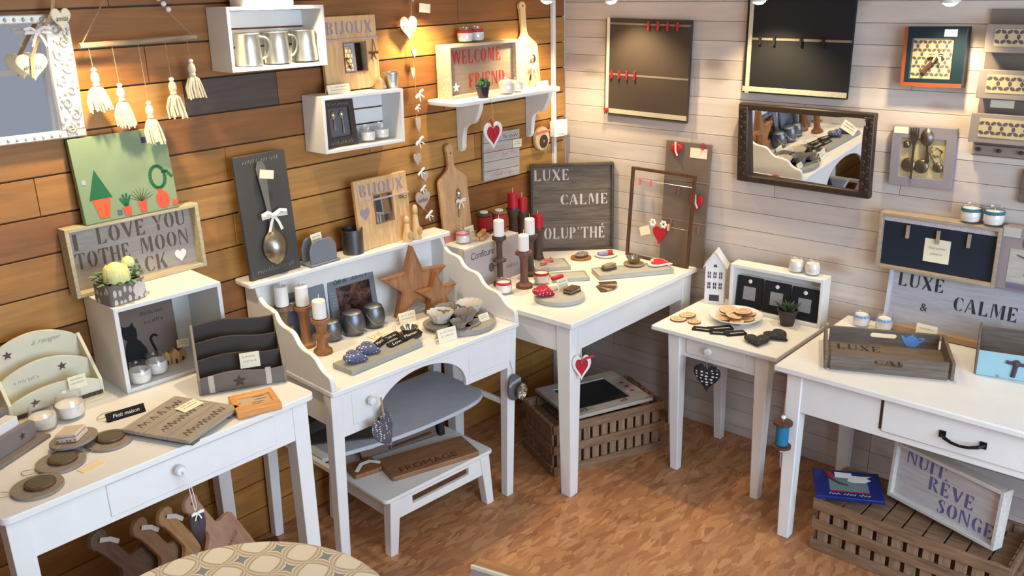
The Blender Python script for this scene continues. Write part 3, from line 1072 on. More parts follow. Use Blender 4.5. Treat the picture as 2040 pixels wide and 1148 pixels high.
def candle_holder(label, loc, h, rf, rc, mat, candle_h=0.07, candle_r=0.0235, candle_label='', wax=None, mid=False, group=None, wick_dx=0.004, gname=None):
    t = T('candle_holder', label, 'candle holder', loc, rnd.uniform(0, 90), group=group)
    P(MB().lathe(spool_profile(h, rf, rc), n=28), 'spool', mat, t)
    if mid:
        P(MB().lathe([(rc * 0.9, h * 0.47), (rf * 0.95, h * 0.5), (rf * 0.95, h * 0.53), (rc * 0.9, h * 0.58)], n=28, cap=False), 'middle_collar', mat, t)
    P(MB().lathe([(0.0, h), (candle_r * 1.12, h), (candle_r * 1.12, h + 0.003), (0.0, h + 0.0032)], n=24), 'cup', M_tindark, t, label='thin metal candle cup')
    c = T('pillar_candle', candle_label, 'candle', (loc[0], loc[1], loc[2] + h + 0.0032), group=gname)
    P(MB().lathe([(0.0, 0.0), (candle_r, 0.0), (candle_r, candle_h - 0.004), (candle_r - 0.003, candle_h), (0.006, candle_h - 0.001), (0, candle_h - 0.0015)], n=26), 'wax', wax or M_wax, c)
    P(MB().tube([(0, 0, candle_h - 0.003), (wick_dx * 0.3, 0, candle_h + 0.008), (wick_dx, wick_dx * 0.5, candle_h + 0.02)], 0.001, 5), 'wick', M_ribbon, c)
    return t


def spoon_mesh(L, bw, bl, M=None, mb=None, flip=-1):
    """spoon in the xz plane, handle tip at z=L, bowl bottom at z=0"""
    mb = mb or MB()
    n = 16
    vs, fs = [], []
    rows = 8
    for j in range(rows + 1):
        t = j / rows
        z = bl * t
        wdt = bw / 2 * math.sin(PI * min(0.999, max(0.001, t * 0.93 + 0.02))) ** 0.62
        for i in range(n + 1):
            a = -1 + 2 * i / n
            depth = 0.3 * bw * (1 - a * a) * math.sin(PI * t) ** 0.7
            vs.append((a * wdt, depth * flip, z))
    for j in range(rows):
        for i in range(n):
            fs.append((j * (n + 1) + i, j * (n + 1) + i + 1, (j + 1) * (n + 1) + i + 1, (j + 1) * (n + 1) + i))
    o = len(vs)
    vs += [(x, y + 0.0012, z) for x, y, z in vs]
    fs += [tuple(i + o for i in reversed(f)) for f in fs[:rows * n]]
    mb.add(vs, fs, M)
    hp = [(-0.08 * bw, bl * 0.94), (0.08 * bw, bl * 0.94), (0.09 * bw, bl + (L - bl) * 0.4), (0.2 * bw, bl + (L - bl) * 0.9), (0.1 * bw, L), (-0.1 * bw, L), (-0.2 * bw, bl + (L - bl) * 0.9), (-0.09 * bw, bl + (L - bl) * 0.4)]
    mb.prism(hp, -0.001, 0.0015, 'xz', M)
    return mb


# ------------------------------------------------------------------ left wall, from the left
# carved mirror
M_silver = metalmat('silvered_frame', (214, 208, 196), 0.42)
M_silver.node_tree.nodes['Principled BSDF'].inputs['Metallic'].default_value = 0.55
t = T('wall_mirror', 'wall mirror in carved silver frame at the left edge of the wooden wall', 'mirror', (-2.61, -0.032, 1.602), 0, 0, 0.8)
fw2, fh2 = 0.64, 0.346
P(MB().box(-fw2 / 2, fw2 / 2, 0, 0.02, fh2 - 0.026, fh2), 'frame_top', M_silver, t, 0.004)
P(MB().box(-fw2 / 2, fw2 / 2, 0, 0.02, 0, 0.024), 'frame_bottom', M_silver, t, 0.004)
P(MB().box(fw2 / 2 - 0.072, fw2 / 2, 0, 0.02, 0.022, fh2 - 0.024), 'frame_side', M_silver, t, 0.004)
P(MB().box(-fw2 / 2, -fw2 / 2 + 0.072, 0, 0.02, 0.022, fh2 - 0.024), 'frame_side', M_silver, t, 0.004)
P(MB().box(-fw2 / 2 + 0.07, fw2 / 2 - 0.07, 0.008, 0.016, 0.022, fh2 - 0.024), 'glass', M_mirror, t)
g = random.Random(3)
for sx in (-1, 1):
    cv = MB()
    for i in range(9):
        cx, cz = sx * (fw2 / 2 - 0.036), 0.03 + i * 0.034
        pts = []
        for q in range(12):
            a = q * 0.62 + i
            rr = 0.004 + 0.0011 * q
            pts.append((cx + (1 if i % 2 else -1) * 0.009 + rr * math.cos(a), -0.003, cz + rr * math.sin(a)))
        cv.tube(pts, 0.0032, 6)
        for q in range(5):
            cv.ball((cx + g.uniform(-0.028, 0.03), -0.002, cz + g.uniform(-0.016, 0.016)), (g.uniform(0.003, 0.006), 0.004, g.uniform(0.003, 0.006)), 8, 5)

    P(cv, 'carving', M_silver, t, label='raised scroll carving')
bd, bd2 = MB(), MB()
for i in range(26):
    x = -fw2 / 2 + 0.02 + i * 0.0236
    bd.ball((x, -0.002, fh2 - 0.014), (0.004, 0.004, 0.006), 8, 5)
    bd2.ball((x, -0.002, 0.012), (0.0035, 0.003, 0.005), 8, 5)
P(bd, 'beading', M_silver, t, label='row of small beads')
P(bd2, 'beading', M_silver, t, label='row of small beads')

M_heartcream = paint('ivory_heart', (232, 222, 192), 0.6, 0.02)
M_heartgrey = paint('pale_lilac_heart', (178, 160, 150), 0.6, 0.03)
t = T('heart_garland', 'ivory wooden hearts on linen ribbon hanging over the silver mirror corner', 'garland', (-2.37, -0.05, 1.9))
for (hx, hz, hw, hh) in ((-0.05, -0.095, 0.086, 0.076), (0.05, 0.028, 0.056, 0.062)):
    hmb = puffy_heart(hw, hh, 0.014)
    hmb.v = [v + Vector((hx, -0.012, hz)) for v in hmb.v]
    ho = P(hmb, 'heart', M_heartcream, t)
    P(script('amiti\u00e9', 0.014, hw * 0.6, hx, hz - 0.004, -0.0192), 'lettering', M_ink, ho)
rb = MB()
rb.strip([(0.05, -0.006, 0.12), (0.03, -0.01, 0.05), (-0.005, -0.012, 0.0), (-0.03, -0.012, -0.035), (-0.05, -0.02, -0.07), (-0.056, -0.022, -0.12)], 0.011, 0.0012, side=(0.8, 0.2, 0.6))
P(rb, 'ribbon', M_string, t)
bow(t, (-0.02, -0.012, 0.0), 0.045, M_ribbon)

# tassel hanging
t = T('tassel_hanging', 'wall hanging of five cream tassels on a knotted wooden stick', 'wall hanging', (-2.1005, -0.062, 1.856))
P(MB().tube([(-0.182, 0, -0.002), (-0.06, 0.001, -0.001), (0.06, -0.001, 0.001), (0.182, 0, 0.002)], [0.009, 0.0085, 0.008, 0.0075], 10), 'rod', M_driftwood, t)
P(MB().tube([(-0.172, 0.0, 0.006), (-0.01, 0.05, 0.20)], 0.0016, 5), 'cord', M_string, t)
P(MB().tube([(0.172, 0.0, 0.006), (0.012, 0.05, 0.20)], 0.0012, 5), 'cord', M_string, t)
for i in range(6):
    u = 0.42 + i * 0.085
    P(MB().ball((0.172 - 0.16 * u, 0.004, 0.006 + 0.194 * u), (0.0085, 0.0085, 0.008), 10, 7), 'bead', M_wax, t)
for i, (tx, ztop, zb) in enumerate(((-2.2389, 1.782, 1.664), (-2.1702, 1.7325, 1.608), (-2.0896, 1.672, 1.546), (-2.0051, 1.735, 1.616), (-1.9328, 1.7845, 1.671))):
    x = tx + 2.0855
    z1, z0 = ztop - 1.853, zb - 1.853
    g = random.Random(i)
    tm = MB()
    tm.ball((x, 0, z1 - 0.024), (0.0125, 0.011, 0.02), 12, 8)
    tm.lathe([(0.008, z1 - 0.046), (0.010, z1 - 0.044), (0.010, z1 - 0.038), (0.008, z1 - 0.036)], (x, 0, 0), 12, cap=False)
    spread = 0.040 if i in (0, 4) else 0.031
    for k in range(24):
        a = 2 * PI * k / 24 + g.uniform(-0.1, 0.1)
        rr = spread * g.uniform(0.35, 1.0)
        ex, ey = rr * math.cos(a), 0.35 * rr * math.sin(a)
        zz = z0 + g.uniform(-0.004, 0.01) + (1 - abs(math.cos(a))) * 0.0
        tm.tube([(x, 0, z1 - 0.042), (x + ex * 0.55, ey, z1 - 0.056), (x + ex * 0.9, ey, (z1 - 0.05 + zz) / 2), (x + ex + 0.004, ey - 0.004, zz)], [0.0026, 0.0034, 0.0034, 0.0028], 6)
    to = P(tm, 'tassel', M_wool, t)
    P(MB().ball((x, 0, z1), (0.008, 0.008, 0.007), 10, 7), 'bead', M_wax, to)
    P(MB().tube([(x, 0, z1), (x - 0.004, 0.0, -0.006)], 0.0008, 4), 'thread', M_string, to)

# upper white crate with tankards
make_crate('wall_crate', 'upper white crate hung on wooden wall holding three tin tankards', 'shelf crate', (-1.655, -0.122, 1.742), 0, 0.374, 0.2, 0.12, M_white2, roll=0.8)


def tankard(label, loc, rz):
    t = T('tankard', label, 'mug', loc, rz, group='tin tankards in the upper crate')
    P(MB().lathe([(0.036, 0), (0.044, 0.003), (0.0435, 0.02), (0.040, 0.06), (0.039, 0.098), (0.042, 0.103), (0.040, 0.105), (0.037, 0.1), (0.038, 0.06), (0.04, 0.01), (0.0, 0.008)], n=30, cap=False), 'body', M_tin, t)
    P(MB().tube(smooth_path([(0.039, 0, 0.092), (0.062, 0, 0.086), (0.07, 0, 0.06), (0.06, 0, 0.032), (0.042, 0, 0.022)]), 0.0042, 8), 'handle', M_tin, t)
    return t


for x, lab, rz in ((-1.742, 'tin tankard at the left of the upper crate', -25), (-1.632, 'tin tankard in the middle of the upper crate', -20), (-1.522, 'tin tankard at the right end of the upper crate', -5)):
    tankard(lab, (x, -0.068, 1.7555), rz)
t = T('enamel_tin', 'white rectangular tin standing on top of the upper crate', 'tin', (-1.672, -0.07, 1.943))
P(MB().prism(rrect(-0.098, 0.098, -0.045, 0.045, 0.014), 0, 0.085, 'xy'), 'body', M_white, t, 0.002)
P(MB().prism(rrect(-0.101, 0.101, -0.048, 0.048, 0.016), 0.085, 0.103, 'xy'), 'lid', M_white, t, 0.002)


# jewellery boards
def bijoux(label, loc, w, h, lean, mir, lean_items):
    t = T('jewellery_board', label, 'jewellery holder', loc, 0, lean)
    P(MB().box(-w / 2, w / 2, 0, 0.018, 0, h), 'board', M_pine, t, 0.003)
    P(stencil(MB(), 'BIJOUX', h * 0.17, -w * 0.42, h * 0.76, w * 0.84), 'lettering', paint('lavender_paint', (150, 138, 150), 0.8, 0.08), t)
    P(MB().box(-w * 0.46, w * 0.5, -0.006, 0, h * 0.675, h * 0.70), 'rail', paint('lilac_ribbon', (186, 160, 160), 0.7, 0.05), t, 0.001, label='lilac ribbon rail')
    mx, mz, mw, mh = mir
    f = P(MB().ring(rrect(mx - mw / 2 - 0.004, mx + mw / 2 + 0.004, mz - mh / 2 - 0.004, mz + mh / 2 + 0.004, 0.002), rrect(mx - mw / 2, mx + mw / 2, mz - mh / 2, mz + mh / 2, 0.001), -0.004, 0.002), 'mirror_frame', M_oak, t)
    P(MB().box(mx - mw / 2, mx + mw / 2, -0.0015, 0.001, mz - mh / 2, mz + mh / 2), 'mirror', M_mirror, f)
    return t


bj = bijoux('pine BIJOUX board with small mirror standing on the lower wall crate', (-1.288, -0.035, 1.634), 0.252, 0.262, 2.0, (0.015, 0.115, 0.098, 0.1), None)
mb = MB()
mb.tube([(0.10, -0.006, 0.175), (0.093, -0.008, 0.14), (0.10, -0.008, 0.115), (0.107, -0.008, 0.14), (0.10, -0.006, 0.175)], 0.0018, 6)
P(mb, 'hook', M_oak, bj)
bow(bj, (0.098, -0.004, 0.125), 0.026, paint('brown_cord', (110, 70, 40), 0.8), 'cord_bow')

# lower white crate
make_crate('wall_crate', 'lower white crate on wooden wall holding a dark frame and two jars', 'shelf crate', (-1.322, -0.122, 1.430), 0, 0.374, 0.2, 0.12, M_white2, roll=1.0)
t = T('spoon_picture', 'dark framed spoon picture inside the lower wall crate', 'picture', (-1.4, -0.085, 1.444), 0, 6)
P(MB().ring([(-0.07, 0), (0.07, 0), (0.07, 0.165), (-0.07, 0.165)], [(-0.046, 0.035), (0.046, 0.035), (0.046, 0.138), (-0.046, 0.138)], 0, 0.02), 'frame', M_dark, t, 0.002)
P(MB().box(-0.046, 0.046, 0.01, 0.018, 0.035, 0.138), 'backing', paint('grey_backing', (96, 96, 102), 0.7), t)
for sx, L in ((-0.024, 0.07), (0.014, 0.085)):
    P(spoon_mesh(L, 0.022, 0.03, Matrix.Translation((sx, 0.004, 0.13)) @ Matrix.Rotation(PI, 4, 'Y')), 'spoon', M_steel, t)
P(scribble(0.1, 0.012, 0, 0.147, 0, 0.0009, 24, 5), 'lettering', M_grey, t)
P(scribble(0.11, 0.014, 0, 0.01, 0, 0.0011, 26, 6), 'lettering', M_grey, t)
jar_candle('white jar candle on the left in the lower wall crate', (-1.277, -0.07, 1.444), 1.0)
jar_candle('white jar candle on the right in the lower wall crate', (-1.202, -0.062, 1.444), 1.0)
price_card('cream price card on the top left of the lower wall crate', (-1.392, -0.075, 1.6305), 0.1, 0.034, 0, 10)
t = T('tin_bucket', 'small galvanised bucket on the right end of the lower wall crate', 'bucket', (-1.14, -0.07, 1.628))
P(MB().lathe([(0.020, 0), (0.022, 0.001), (0.029, 0.054), (0.031, 0.055), (0.031, 0.058), (0.028, 0.058), (0.021, 0.004), (0.0, 0.003)], n=26, cap=False), 'body', M_tin, t)
P(MB().tube([(0.03 * math.cos(a), 0.002, 0.054 + 0.0 * math.sin(a) + 0.01 * math.sin(a)) for a in [i * PI / 10 for i in range(11)]], 0.0012, 5), 'handle', M_tin, t)
t = T('wooden_cone', 'little wooden cone beside the galvanised bucket', 'ornament', (-1.187, -0.06, 1.6295))
P(MB().lathe([(0.024, 0), (0.024, 0.003), (0.012, 0.034), (0.0, 0.042)], n=20), 'body', M_pine, t)

# hanging string of hearts
t = T('heart_string', 'long hanging string of hearts, ribbons and tags in the middle of the wooden wall', 'garland', (-0.985, -0.03, 1.06))
path = [(-0.978, 2.19), (-0.982, 1.95), (-0.99, 1.86), (-0.99, 1.75), (-0.985, 1.65), (-0.985, 1.55), (-0.99, 1.45), (-0.985, 1.38), (-0.985, 1.3), (-0.98, 1.2), (-0.975, 1.12), (-0.945, 1.085), (-0.92, 1.055)]
P(MB().tube([(x + 0.985, -0.002, z - 1.06) for x, z in path], 0.0016, 5), 'cord', M_string, t)
for i, (hx, hz, hw, tx) in enumerate(((-1.008, 1.838, 0.088, 'amiti\u00e9'), (-0.985, 1.742, 0.026, None), (-0.998, 1.665, 0.036, None), (-0.985, 1.462, 0.05, None), (-1.0, 1.325, 0.04, None), (-0.965, 1.248, 0.036, None), (-0.983, 1.153, 0.08, 'bonheur'), (-0.978, 1.95, 0.03, None))):
    hm = MB()
    sq = 1.0 if tx else (0.55 if i in (2, 3) else 1.0)
    flat_heart(hm, hw * sq, hw * (1.0 if tx else 1.35), -0.008, -0.003, hx + 0.985, hz - 1.06)
    ho = P(hm, 'heart', M_heartgrey, t, 0.0015)
    if tx:
        P(script(tx, 0.02, hw * 0.72, hx + 0.985, hz - 1.06 - 0.004, -0.0082), 'lettering', M_ink, ho)
for i, (bx, bz, s) in enumerate(((-0.972, 1.585, 0.045), (-0.985, 1.40, 0.045), (-0.985, 1.275, 0.04), (-0.98, 1.205, 0.032), (-0.955, 1.09, 0.042), (-0.985, 1.535, 0.028))):
    bow(t, (bx + 0.985, -0.006, bz - 1.06), s * 0.68, M_ribbon, 'ribbon_bow', M=Matrix.Rotation(R(-35), 4, 'Y'))
P(MB().box(-0.048, 0.01, -0.004, -0.003, 0.835, 0.868, Matrix.Rotation(R(6), 4, 'Y') @ Matrix.Translation((0.0, 0, 0.0))), 'tag', M_card, t, label='cream paper tag')

# white bracket shelf
t = T('bracket_shelf', 'white wall shelf on two scrolled brackets near the corner', 'shelf', (-0.58, -0.002, 1.535))
P(MB().prism(rrect(-0.34, 0.33, -0.19, 0.0, 0.04), 0.0, 0.018, 'xy'), 'board', M_white, t, 0.004)
br = [(0.0, 0.0), (0.0, -0.215), (-0.02, -0.215), (-0.03, -0.2)] + smooth_path([(-0.03, -0.2), (-0.035, -0.15), (-0.045, -0.115), (-0.075, -0.095), (-0.082, -0.085), (-0.088, -0.095), (-0.105, -0.085), (-0.12, -0.06), (-0.135, -0.03), (-0.14, 0.0)])
for bx in (-0.145, 0.3):
    P(MB().prism(br, bx - 0.012, bx + 0.012, 'yz'), 'bracket', M_white2, t, 0.002)
SH = 1.553
t = make_tray('welcome_sign', 'boxed WELCOME FRIEND sign with red stencil letters on bracket shelf', 'sign', (-0.65, -0.096, SH + 0.0005), 0, 0.415, 0.212, 0.02, wood('washed_pine', (178, 160, 132), (206, 190, 164), 0.7, 'x'), wood('taupe_stained_wood', (132, 112, 94), (150, 128, 108), 0.75, 'x'), 0.012, back=0.055)
M_stenred = paint('stencil_red', (176, 44, 40), 0.8, 0.08)
P(stencil(MB(), 'WELCOME', 0.055, -0.172, 0.133, 0.29, 0.02), 'lettering', M_stenred, t)
P(stencil(MB(), 'FRIEND', 0.055, -0.08, 0.036, 0.22, 0.02), 'lettering', M_stenred, t)
P(MB().prism(star(0.02, cx=-0.155, cz=0.042), 0.017, 0.02), 'star', M_ribbon, t, label='small white star')
jar_candle('left of two red ribbon jar candles on top of the WELCOME sign', (-0.716, -0.052, SH + 0.213), 1.06, 0.038, M_redrib)
jar_candle('right of two red ribbon jar candles on top of the WELCOME sign', (-0.645, -0.047, SH + 0.213), 1.06, 0.038, M_redrib)


def succulent(label, loc, s, potmat, leafmat, kind=0, cat='plant'):
    t = T('potted_succulent', label, cat, loc)
    P(MB().lathe([(0.0, 0.0), (0.018 * s, 0), (0.026 * s, 0.04 * s), (0.029 * s, 0.042 * s), (0.029 * s, 0.046 * s), (0.025 * s, 0.046 * s), (0.024 * s, 0.038 * s), (0.0, 0.038 * s)], n=24), 'pot', potmat, t)
    g = random.Random(int(s * 100))
    lm = MB()
    if kind == 0:
        for i in range(46):
            a = g.uniform(0, 2 * PI)
            rr = 0.026 * s * math.sqrt(g.random())
            zz = 0.044 * s + 0.028 * s * g.random() * (1.2 - rr / (0.03 * s))
            lm.ball((rr * math.cos(a), rr * math.sin(a), zz), (0.0065 * s, 0.0065 * s, 0.008 * s), 7, 5)
    else:
        for i in range(22):
            a = i * 2.4
            tl = 0.016 + 0.024 * (i / 22)
            el = R(75 - 50 * (i / 22))
            d = Vector((math.cos(a) * math.cos(el), math.sin(a) * math.cos(el), math.sin(el)))
            p0 = Vector((0, 0, 0.036 * s))
            p1 = p0 + d * tl * s * 0.6
            p2 = p0 + d * tl * s * 1.25 + Vector((0, 0, 0.004))
            lm.tube([p0, p1, p2], [0.003 * s, 0.0055 * s, 0.0008 * s], 6)
    P(lm, 'leaves', leafmat, t)
    return t


M_leaf = paint('leaf_green', (44, 84, 44), 0.5, 0.2, 60)
succulent('small green succulent in a dark pot on bracket shelf', (-0.735, -0.16, SH), 1.1, paint('aubergine_pot', (40, 34, 44), 0.25), M_leaf)
jar_candle('wide white jar candle on bracket shelf beside the WELCOME sign', (-0.585, -0.155, SH), 1.12, 0.05, M_card, bow=False)
jar_candle('white jar candle on bracket shelf nearest the tall paddle board', (-0.505, -0.14, SH), 1.0, 0.04, M_card)
price_card('cream card at the right end of bracket shelf', (-0.31, -0.12, SH), 0.085, 0.026, 0, 8)
M_pale = wood('pale_ash_board', (214, 176, 122), (236, 204, 154), 0.55, 'z')
t = T('paddle_board', 'tall pale paddle cutting board with tied spoon on bracket shelf', 'cutting board', (-0.318, -0.052, SH + 0.001), 0, 5.5)
P(MB().prism(paddle(0.16, 0.2, 0.165, 0.036), 0, 0.016), 'board', M_pale, t, 0.003)
P(MB().lathe([(0.0, 0), (0.004, 0), (0.004, 0.001), (0, 0.001)], n=12, M=Matrix.Translation((0, -0.0005, 0.345)) @ Matrix.Rotation(R(90), 4, 'X')), 'hole', M_walnut, t)
P(scribble(0.11, 0.012, 0, 0.165, 0, 0.001, 26, 31), 'lettering', M_walnut, t)
P(scribble(0.1, 0.01, 0, 0.142, 0, 0.001, 24, 32), 'lettering', M_walnut, t)
P(spoon_mesh(0.12, 0.032, 0.044, Matrix.Translation((0.035, -0.012, 0.135)) @ Matrix.Rotation(R(22), 4, 'Y') @ Matrix.Rotation(PI, 4, 'Y')), 'spoon', M_steel, t)
bow(t, (0.02, -0.014, 0.085), 0.04, M_ribbon)

# heart hanging under the shelf
t = T('heart_ornament', 'red fabric heart in white wooden frame hanging from bracket shelf', 'heart', (-0.727, -0.200, 1.4))
P(MB().ring(heart(0.108, 0.112), heart(0.078, 0.082, cz=0.001), -0.005, 0.003), 'frame', M_white, t, 0.001)
P(MB().prism(heart(0.079, 0.083, cz=0.001), -0.003, 0.002), 'fabric', dots('red_print', (176, 26, 42), (206, 70, 80), 160, 0.2), t)
P(MB().tube([(0, 0, 0.035), (0.002, -0.004, 0.09), (0.0, 0.002, 0.138), (0.0, 0.006, 0.150)], 0.001, 5), 'cord', M_string, t)
P(MB().strip([(0, -0.004, 0.035), (-0.012, -0.008, 0.055), (-0.024, -0.008, 0.072)], 0.011, 0.001, side=(1, 0, 0.6)).strip([(0, -0.004, 0.035), (0.004, -0.008, 0.015), (0.012, -0.009, -0.005)], 0.008, 0.001, side=(1, 0, 0.3)), 'ribbon', M_redrib, t)

# planked list board
t = T('plank_sign', 'whitewashed plank sign with handwriting below the bracket shelf', 'sign', (-0.478, -0.018, 1.160), 0, 0, 1.5)
for i in range(5):
    P(MB().box(-0.118, 0.118, 0, 0.012, i * 0.042 + 0.001, i * 0.042 + 0.041), 'plank', M_palegrey, t, 0.001)
P(scribble(0.15, 0.018, 0.03, 0.178, 0, 0.0012, 22, 12), 'lettering', M_ink, t)
P(scribble(0.13, 0.016, -0.045, 0.128, 0, 0.001, 24, 13), 'lettering', M_pinkrib, t)
P(scribble(0.1, 0.016, 0.05, 0.102, 0, 0.001, 20, 14), 'lettering', M_pinkrib, t)
P(scribble(0.15, 0.02, 0.0, 0.014, 0, 0.0009, 26, 15), 'lettering', M_pinkrib, t)
small_card('cream tag pinned at the right edge of the plank sign', (-0.375, -0.021, 1.285), 0.06, 0.036, 0, 0, 2)
# cable duct, switch, log slice
struct(P(MB().box(-0.108, -0.09, -0.02, -0.001, 0.0, CEIL), 'trim_1', M_white2, None, 0.002))
t = T('light_switch', 'white light switch box on the cable duct in the corner', 'light switch', (-0.096, -0.02, 1.298))
P(MB().prism(rrect(-0.046, 0.05, 0, 0.076, 0.006), -0.032, 0.0), 'box', M_white, t, 0.003)
P(MB().prism(rrect(-0.02, 0.024, 0.014, 0.062, 0.003), -0.036, -0.032), 'rocker', M_white2, t, 0.001)
t = T('log_ornament', 'round pale log slice with dark centre and pink ribbon on the wall', 'ornament', (-0.203, -0.018, 1.30))
P(MB().prism([(x * (1.0 + 0.04 * math.cos(3 * i)), z) for i, (x, z) in enumerate(ell(0.05, 0.056, 36))], -0.012, 0.01), 'slice', M_pale, t, 0.004)
P(MB().prism(ell(0.029, 0.031, 30, 0.004, -0.012), -0.0145, -0.012), 'medallion', M_dark, t, label='dark round centre')
P(MB().prism(heart(0.014, 0.014, 24, 0.004, -0.012), -0.0155, -0.0145), 'small_heart', M_pinkrib, t)
P(MB().prism([(-0.047, 0.024), (0.046, 0.03), (0.045, 0.04), (-0.041, 0.036)], -0.0145, -0.012), 'ribbon', M_pinkrib, t)

# ------------------------------------------------------------------ left console: signs, white cube and what stands around it
LT = 0.86
cube = make_crate('display_cube', 'white open display cube standing on the long console table', 'shelf crate', (-2.222, -0.245, LT), -3, 0.338, 0.268, 0.225, M_white, 0.013, 1, gap=0.0)
CT_TOP = LT + 0.268
t = T('moon_sign', 'boxed I LOVE YOU TO THE MOON sign leaning on the wall above the white cube', 'sign', (-2.2, -0.062, CT_TOP + 0.0005), 0, 2.0)
bw, bh = 0.43, 0.212
Mfr = wood('greige_frame', (170, 158, 126), (196, 184, 150), 0.7, 'x')
for s in (-1, 1):
    P(MB().box(s * (bw / 2 - 0.006) - 0.006, s * (bw / 2 - 0.006) + 0.006, 0, 0.05, 0, bh), 'frame_side', Mfr, t, 0.0015)
P(MB().box(-bw / 2 + 0.012, bw / 2 - 0.012, 0, 0.05, bh - 0.012, bh), 'frame_top', Mfr, t, 0.0015)
P(MB().box(-bw / 2 + 0.012, bw / 2 - 0.012, 0, 0.05, 0, 0.012), 'frame_bottom', Mfr, t, 0.0015)
P(MB().box(-bw / 2 + 0.012, bw / 2 - 0.012, 0.04, 0.046, 0.012, bh - 0.012), 'panel', wood('mauve_grey_panel', (150, 142, 134), (166, 158, 150), 0.8, 'x'), t)
M_stbrown = paint('stencil_brown', (100, 84, 72), 0.85, 0.06)
P(stencil(MB(), 'I', 0.05, -0.185, 0.135, 0.02, 0.04), 'lettering', M_stbrown, t)
P(stencil(MB(), 'LOVE', 0.05, -0.11, 0.14, 0.155, 0.04), 'lettering', M_stbrown, t)
P(stencil(MB(), 'YOU', 0.05, 0.072, 0.143, 0.11, 0.04), 'lettering', M_stbrown, t)
P(stencil(MB(), 'TOTHE', 0.05, -0.185, 0.076, 0.17, 0.04), 'lettering', M_stbrown, t)
P(stencil(MB(), 'MOON', 0.05, 0.02, 0.08, 0.165, 0.04), 'lettering', M_stbrown, t)
P(stencil(MB(), 'BACK', 0.05, -0.06, 0.018, 0.16, 0.04), 'lettering', M_stbrown, t)
P(MB().prism(heart(0.04, 0.042, cx=0.148, cz=0.045), 0.037, 0.04), 'heart', M_white, t, label='small white heart')

# green canvas
t = T('plant_picture', 'green canvas painted with potted plants, standing on the I LOVE YOU sign', 'painting', (-2.2, -0.056, CT_TOP + bh + 0.0012), 0, 6)
P(MB().box(-0.15, 0.15, 0, 0.02, 0, 0.255), 'canvas', paint('sage_green', (130, 148, 112), 0.75, 0.03), t, 0.002)
M_pg = paint('painted_green', (28, 96, 58), 0.8, 0.1)
M_po = paint('painted_terracotta', (206, 92, 52), 0.8, 0.06)
M_pr = paint('painted_coral', (208, 82, 60), 0.8, 0.06)
y0, y1 = -0.0012, 0.0
P(MB().prism([(-0.125, 0.07), (-0.055, 0.07), (-0.094, 0.158)], y0, y1), 'painted_tree', M_pg, t)
P(MB().prism([(-0.117, 0.069), (-0.062, 0.069), (-0.074, 0.012), (-0.104, 0.012)], y0, y1), 'painted_pot', M_po, t)
pm = MB()
for k, (dx, dz) in enumerate(((-0.016, 0.026), (-0.006, 0.036), (0.006, 0.038), (0.016, 0.03))):
    pm.prism([(-0.018 + dx * 0.2 - 0.003, 0.034), (-0.018 + dx * 0.2 + 0.003, 0.034), (-0.018 + dx + 0.003, 0.036 + dz), (-0.018 + dx - 0.004, 0.034 + dz)], y0, y1)
P(pm, 'painted_plant', M_pg, t)
P(MB().prism([(-0.032, 0.033), (-0.003, 0.033), (-0.007, 0.006), (-0.027, 0.006)], y0, y1), 'painted_pot', M_pr, t)
pm = MB()
for k in range(9):
    a = R(20 + 17 * k)
    pm.prism([(0.032 - 0.002, 0.04), (0.032 + 0.002, 0.04), (0.032 + 0.042 * math.cos(a), 0.042 + 0.04 * math.sin(a))], y0, y1)
P(pm, 'painted_plant', paint('painted_olive', (70, 84, 48), 0.8, 0.1), t)
P(MB().prism([(0.018, 0.042), (0.048, 0.042), (0.042, 0.006), (0.024, 0.006)], y0, y1), 'painted_pot', M_pr, t)
P(MB().prism([(0.078, 0.03), (0.084, 0.012), (0.1, 0.006), (0.116, 0.012), (0.124, 0.032), (0.118, 0.05), (0.106, 0.06), (0.105, 0.068), (0.088, 0.068), (0.09, 0.058), (0.08, 0.048)], y0, y1), 'painted_jug', M_pr, t)
pm = MB()
for k in range(24):
    a = 2 * PI * k / 24
    pm.prism(ell(0.006, 0.005, 8, 0.097 + 0.024 * math.cos(a), 0.105 + 0.034 * math.sin(a)), y0, y1)
for k in range(5):
    pm.prism(ell(0.006, 0.005, 8, 0.118 + 0.006 * k, 0.118 - 0.008 * max(0, k - 2)), y0, y1)
P(pm, 'painted_wreath', M_pg, t)
P(MB().prism([(0.128, 0.008), (0.147, 0.008), (0.146, 0.03), (0.14, 0.02), (0.134, 0.03)], y0, y1), 'painted_pots', M_pr, t)
P(MB().prism([(0.068, 0.214), (0.094, 0.216), (0.093, 0.232), (0.069, 0.232)], y0, y1), 'painted_patch', paint('painted_violet', (64, 60, 120), 0.8), t, label='small violet patch')
P(MB().prism([(-0.05, 0.012), (-0.035, 0.012), (-0.034, 0.026), (-0.049, 0.028)], y0, y1), 'painted_snail', paint('painted_blue_grey', (90, 100, 120), 0.8), t)
P(MB().prism([(-0.137, 0.118), (-0.125, 0.118), (-0.125, 0.132), (-0.137, 0.132)], y0, y1), 'painted_bird', paint('painted_grey', (170, 170, 176), 0.8), t)

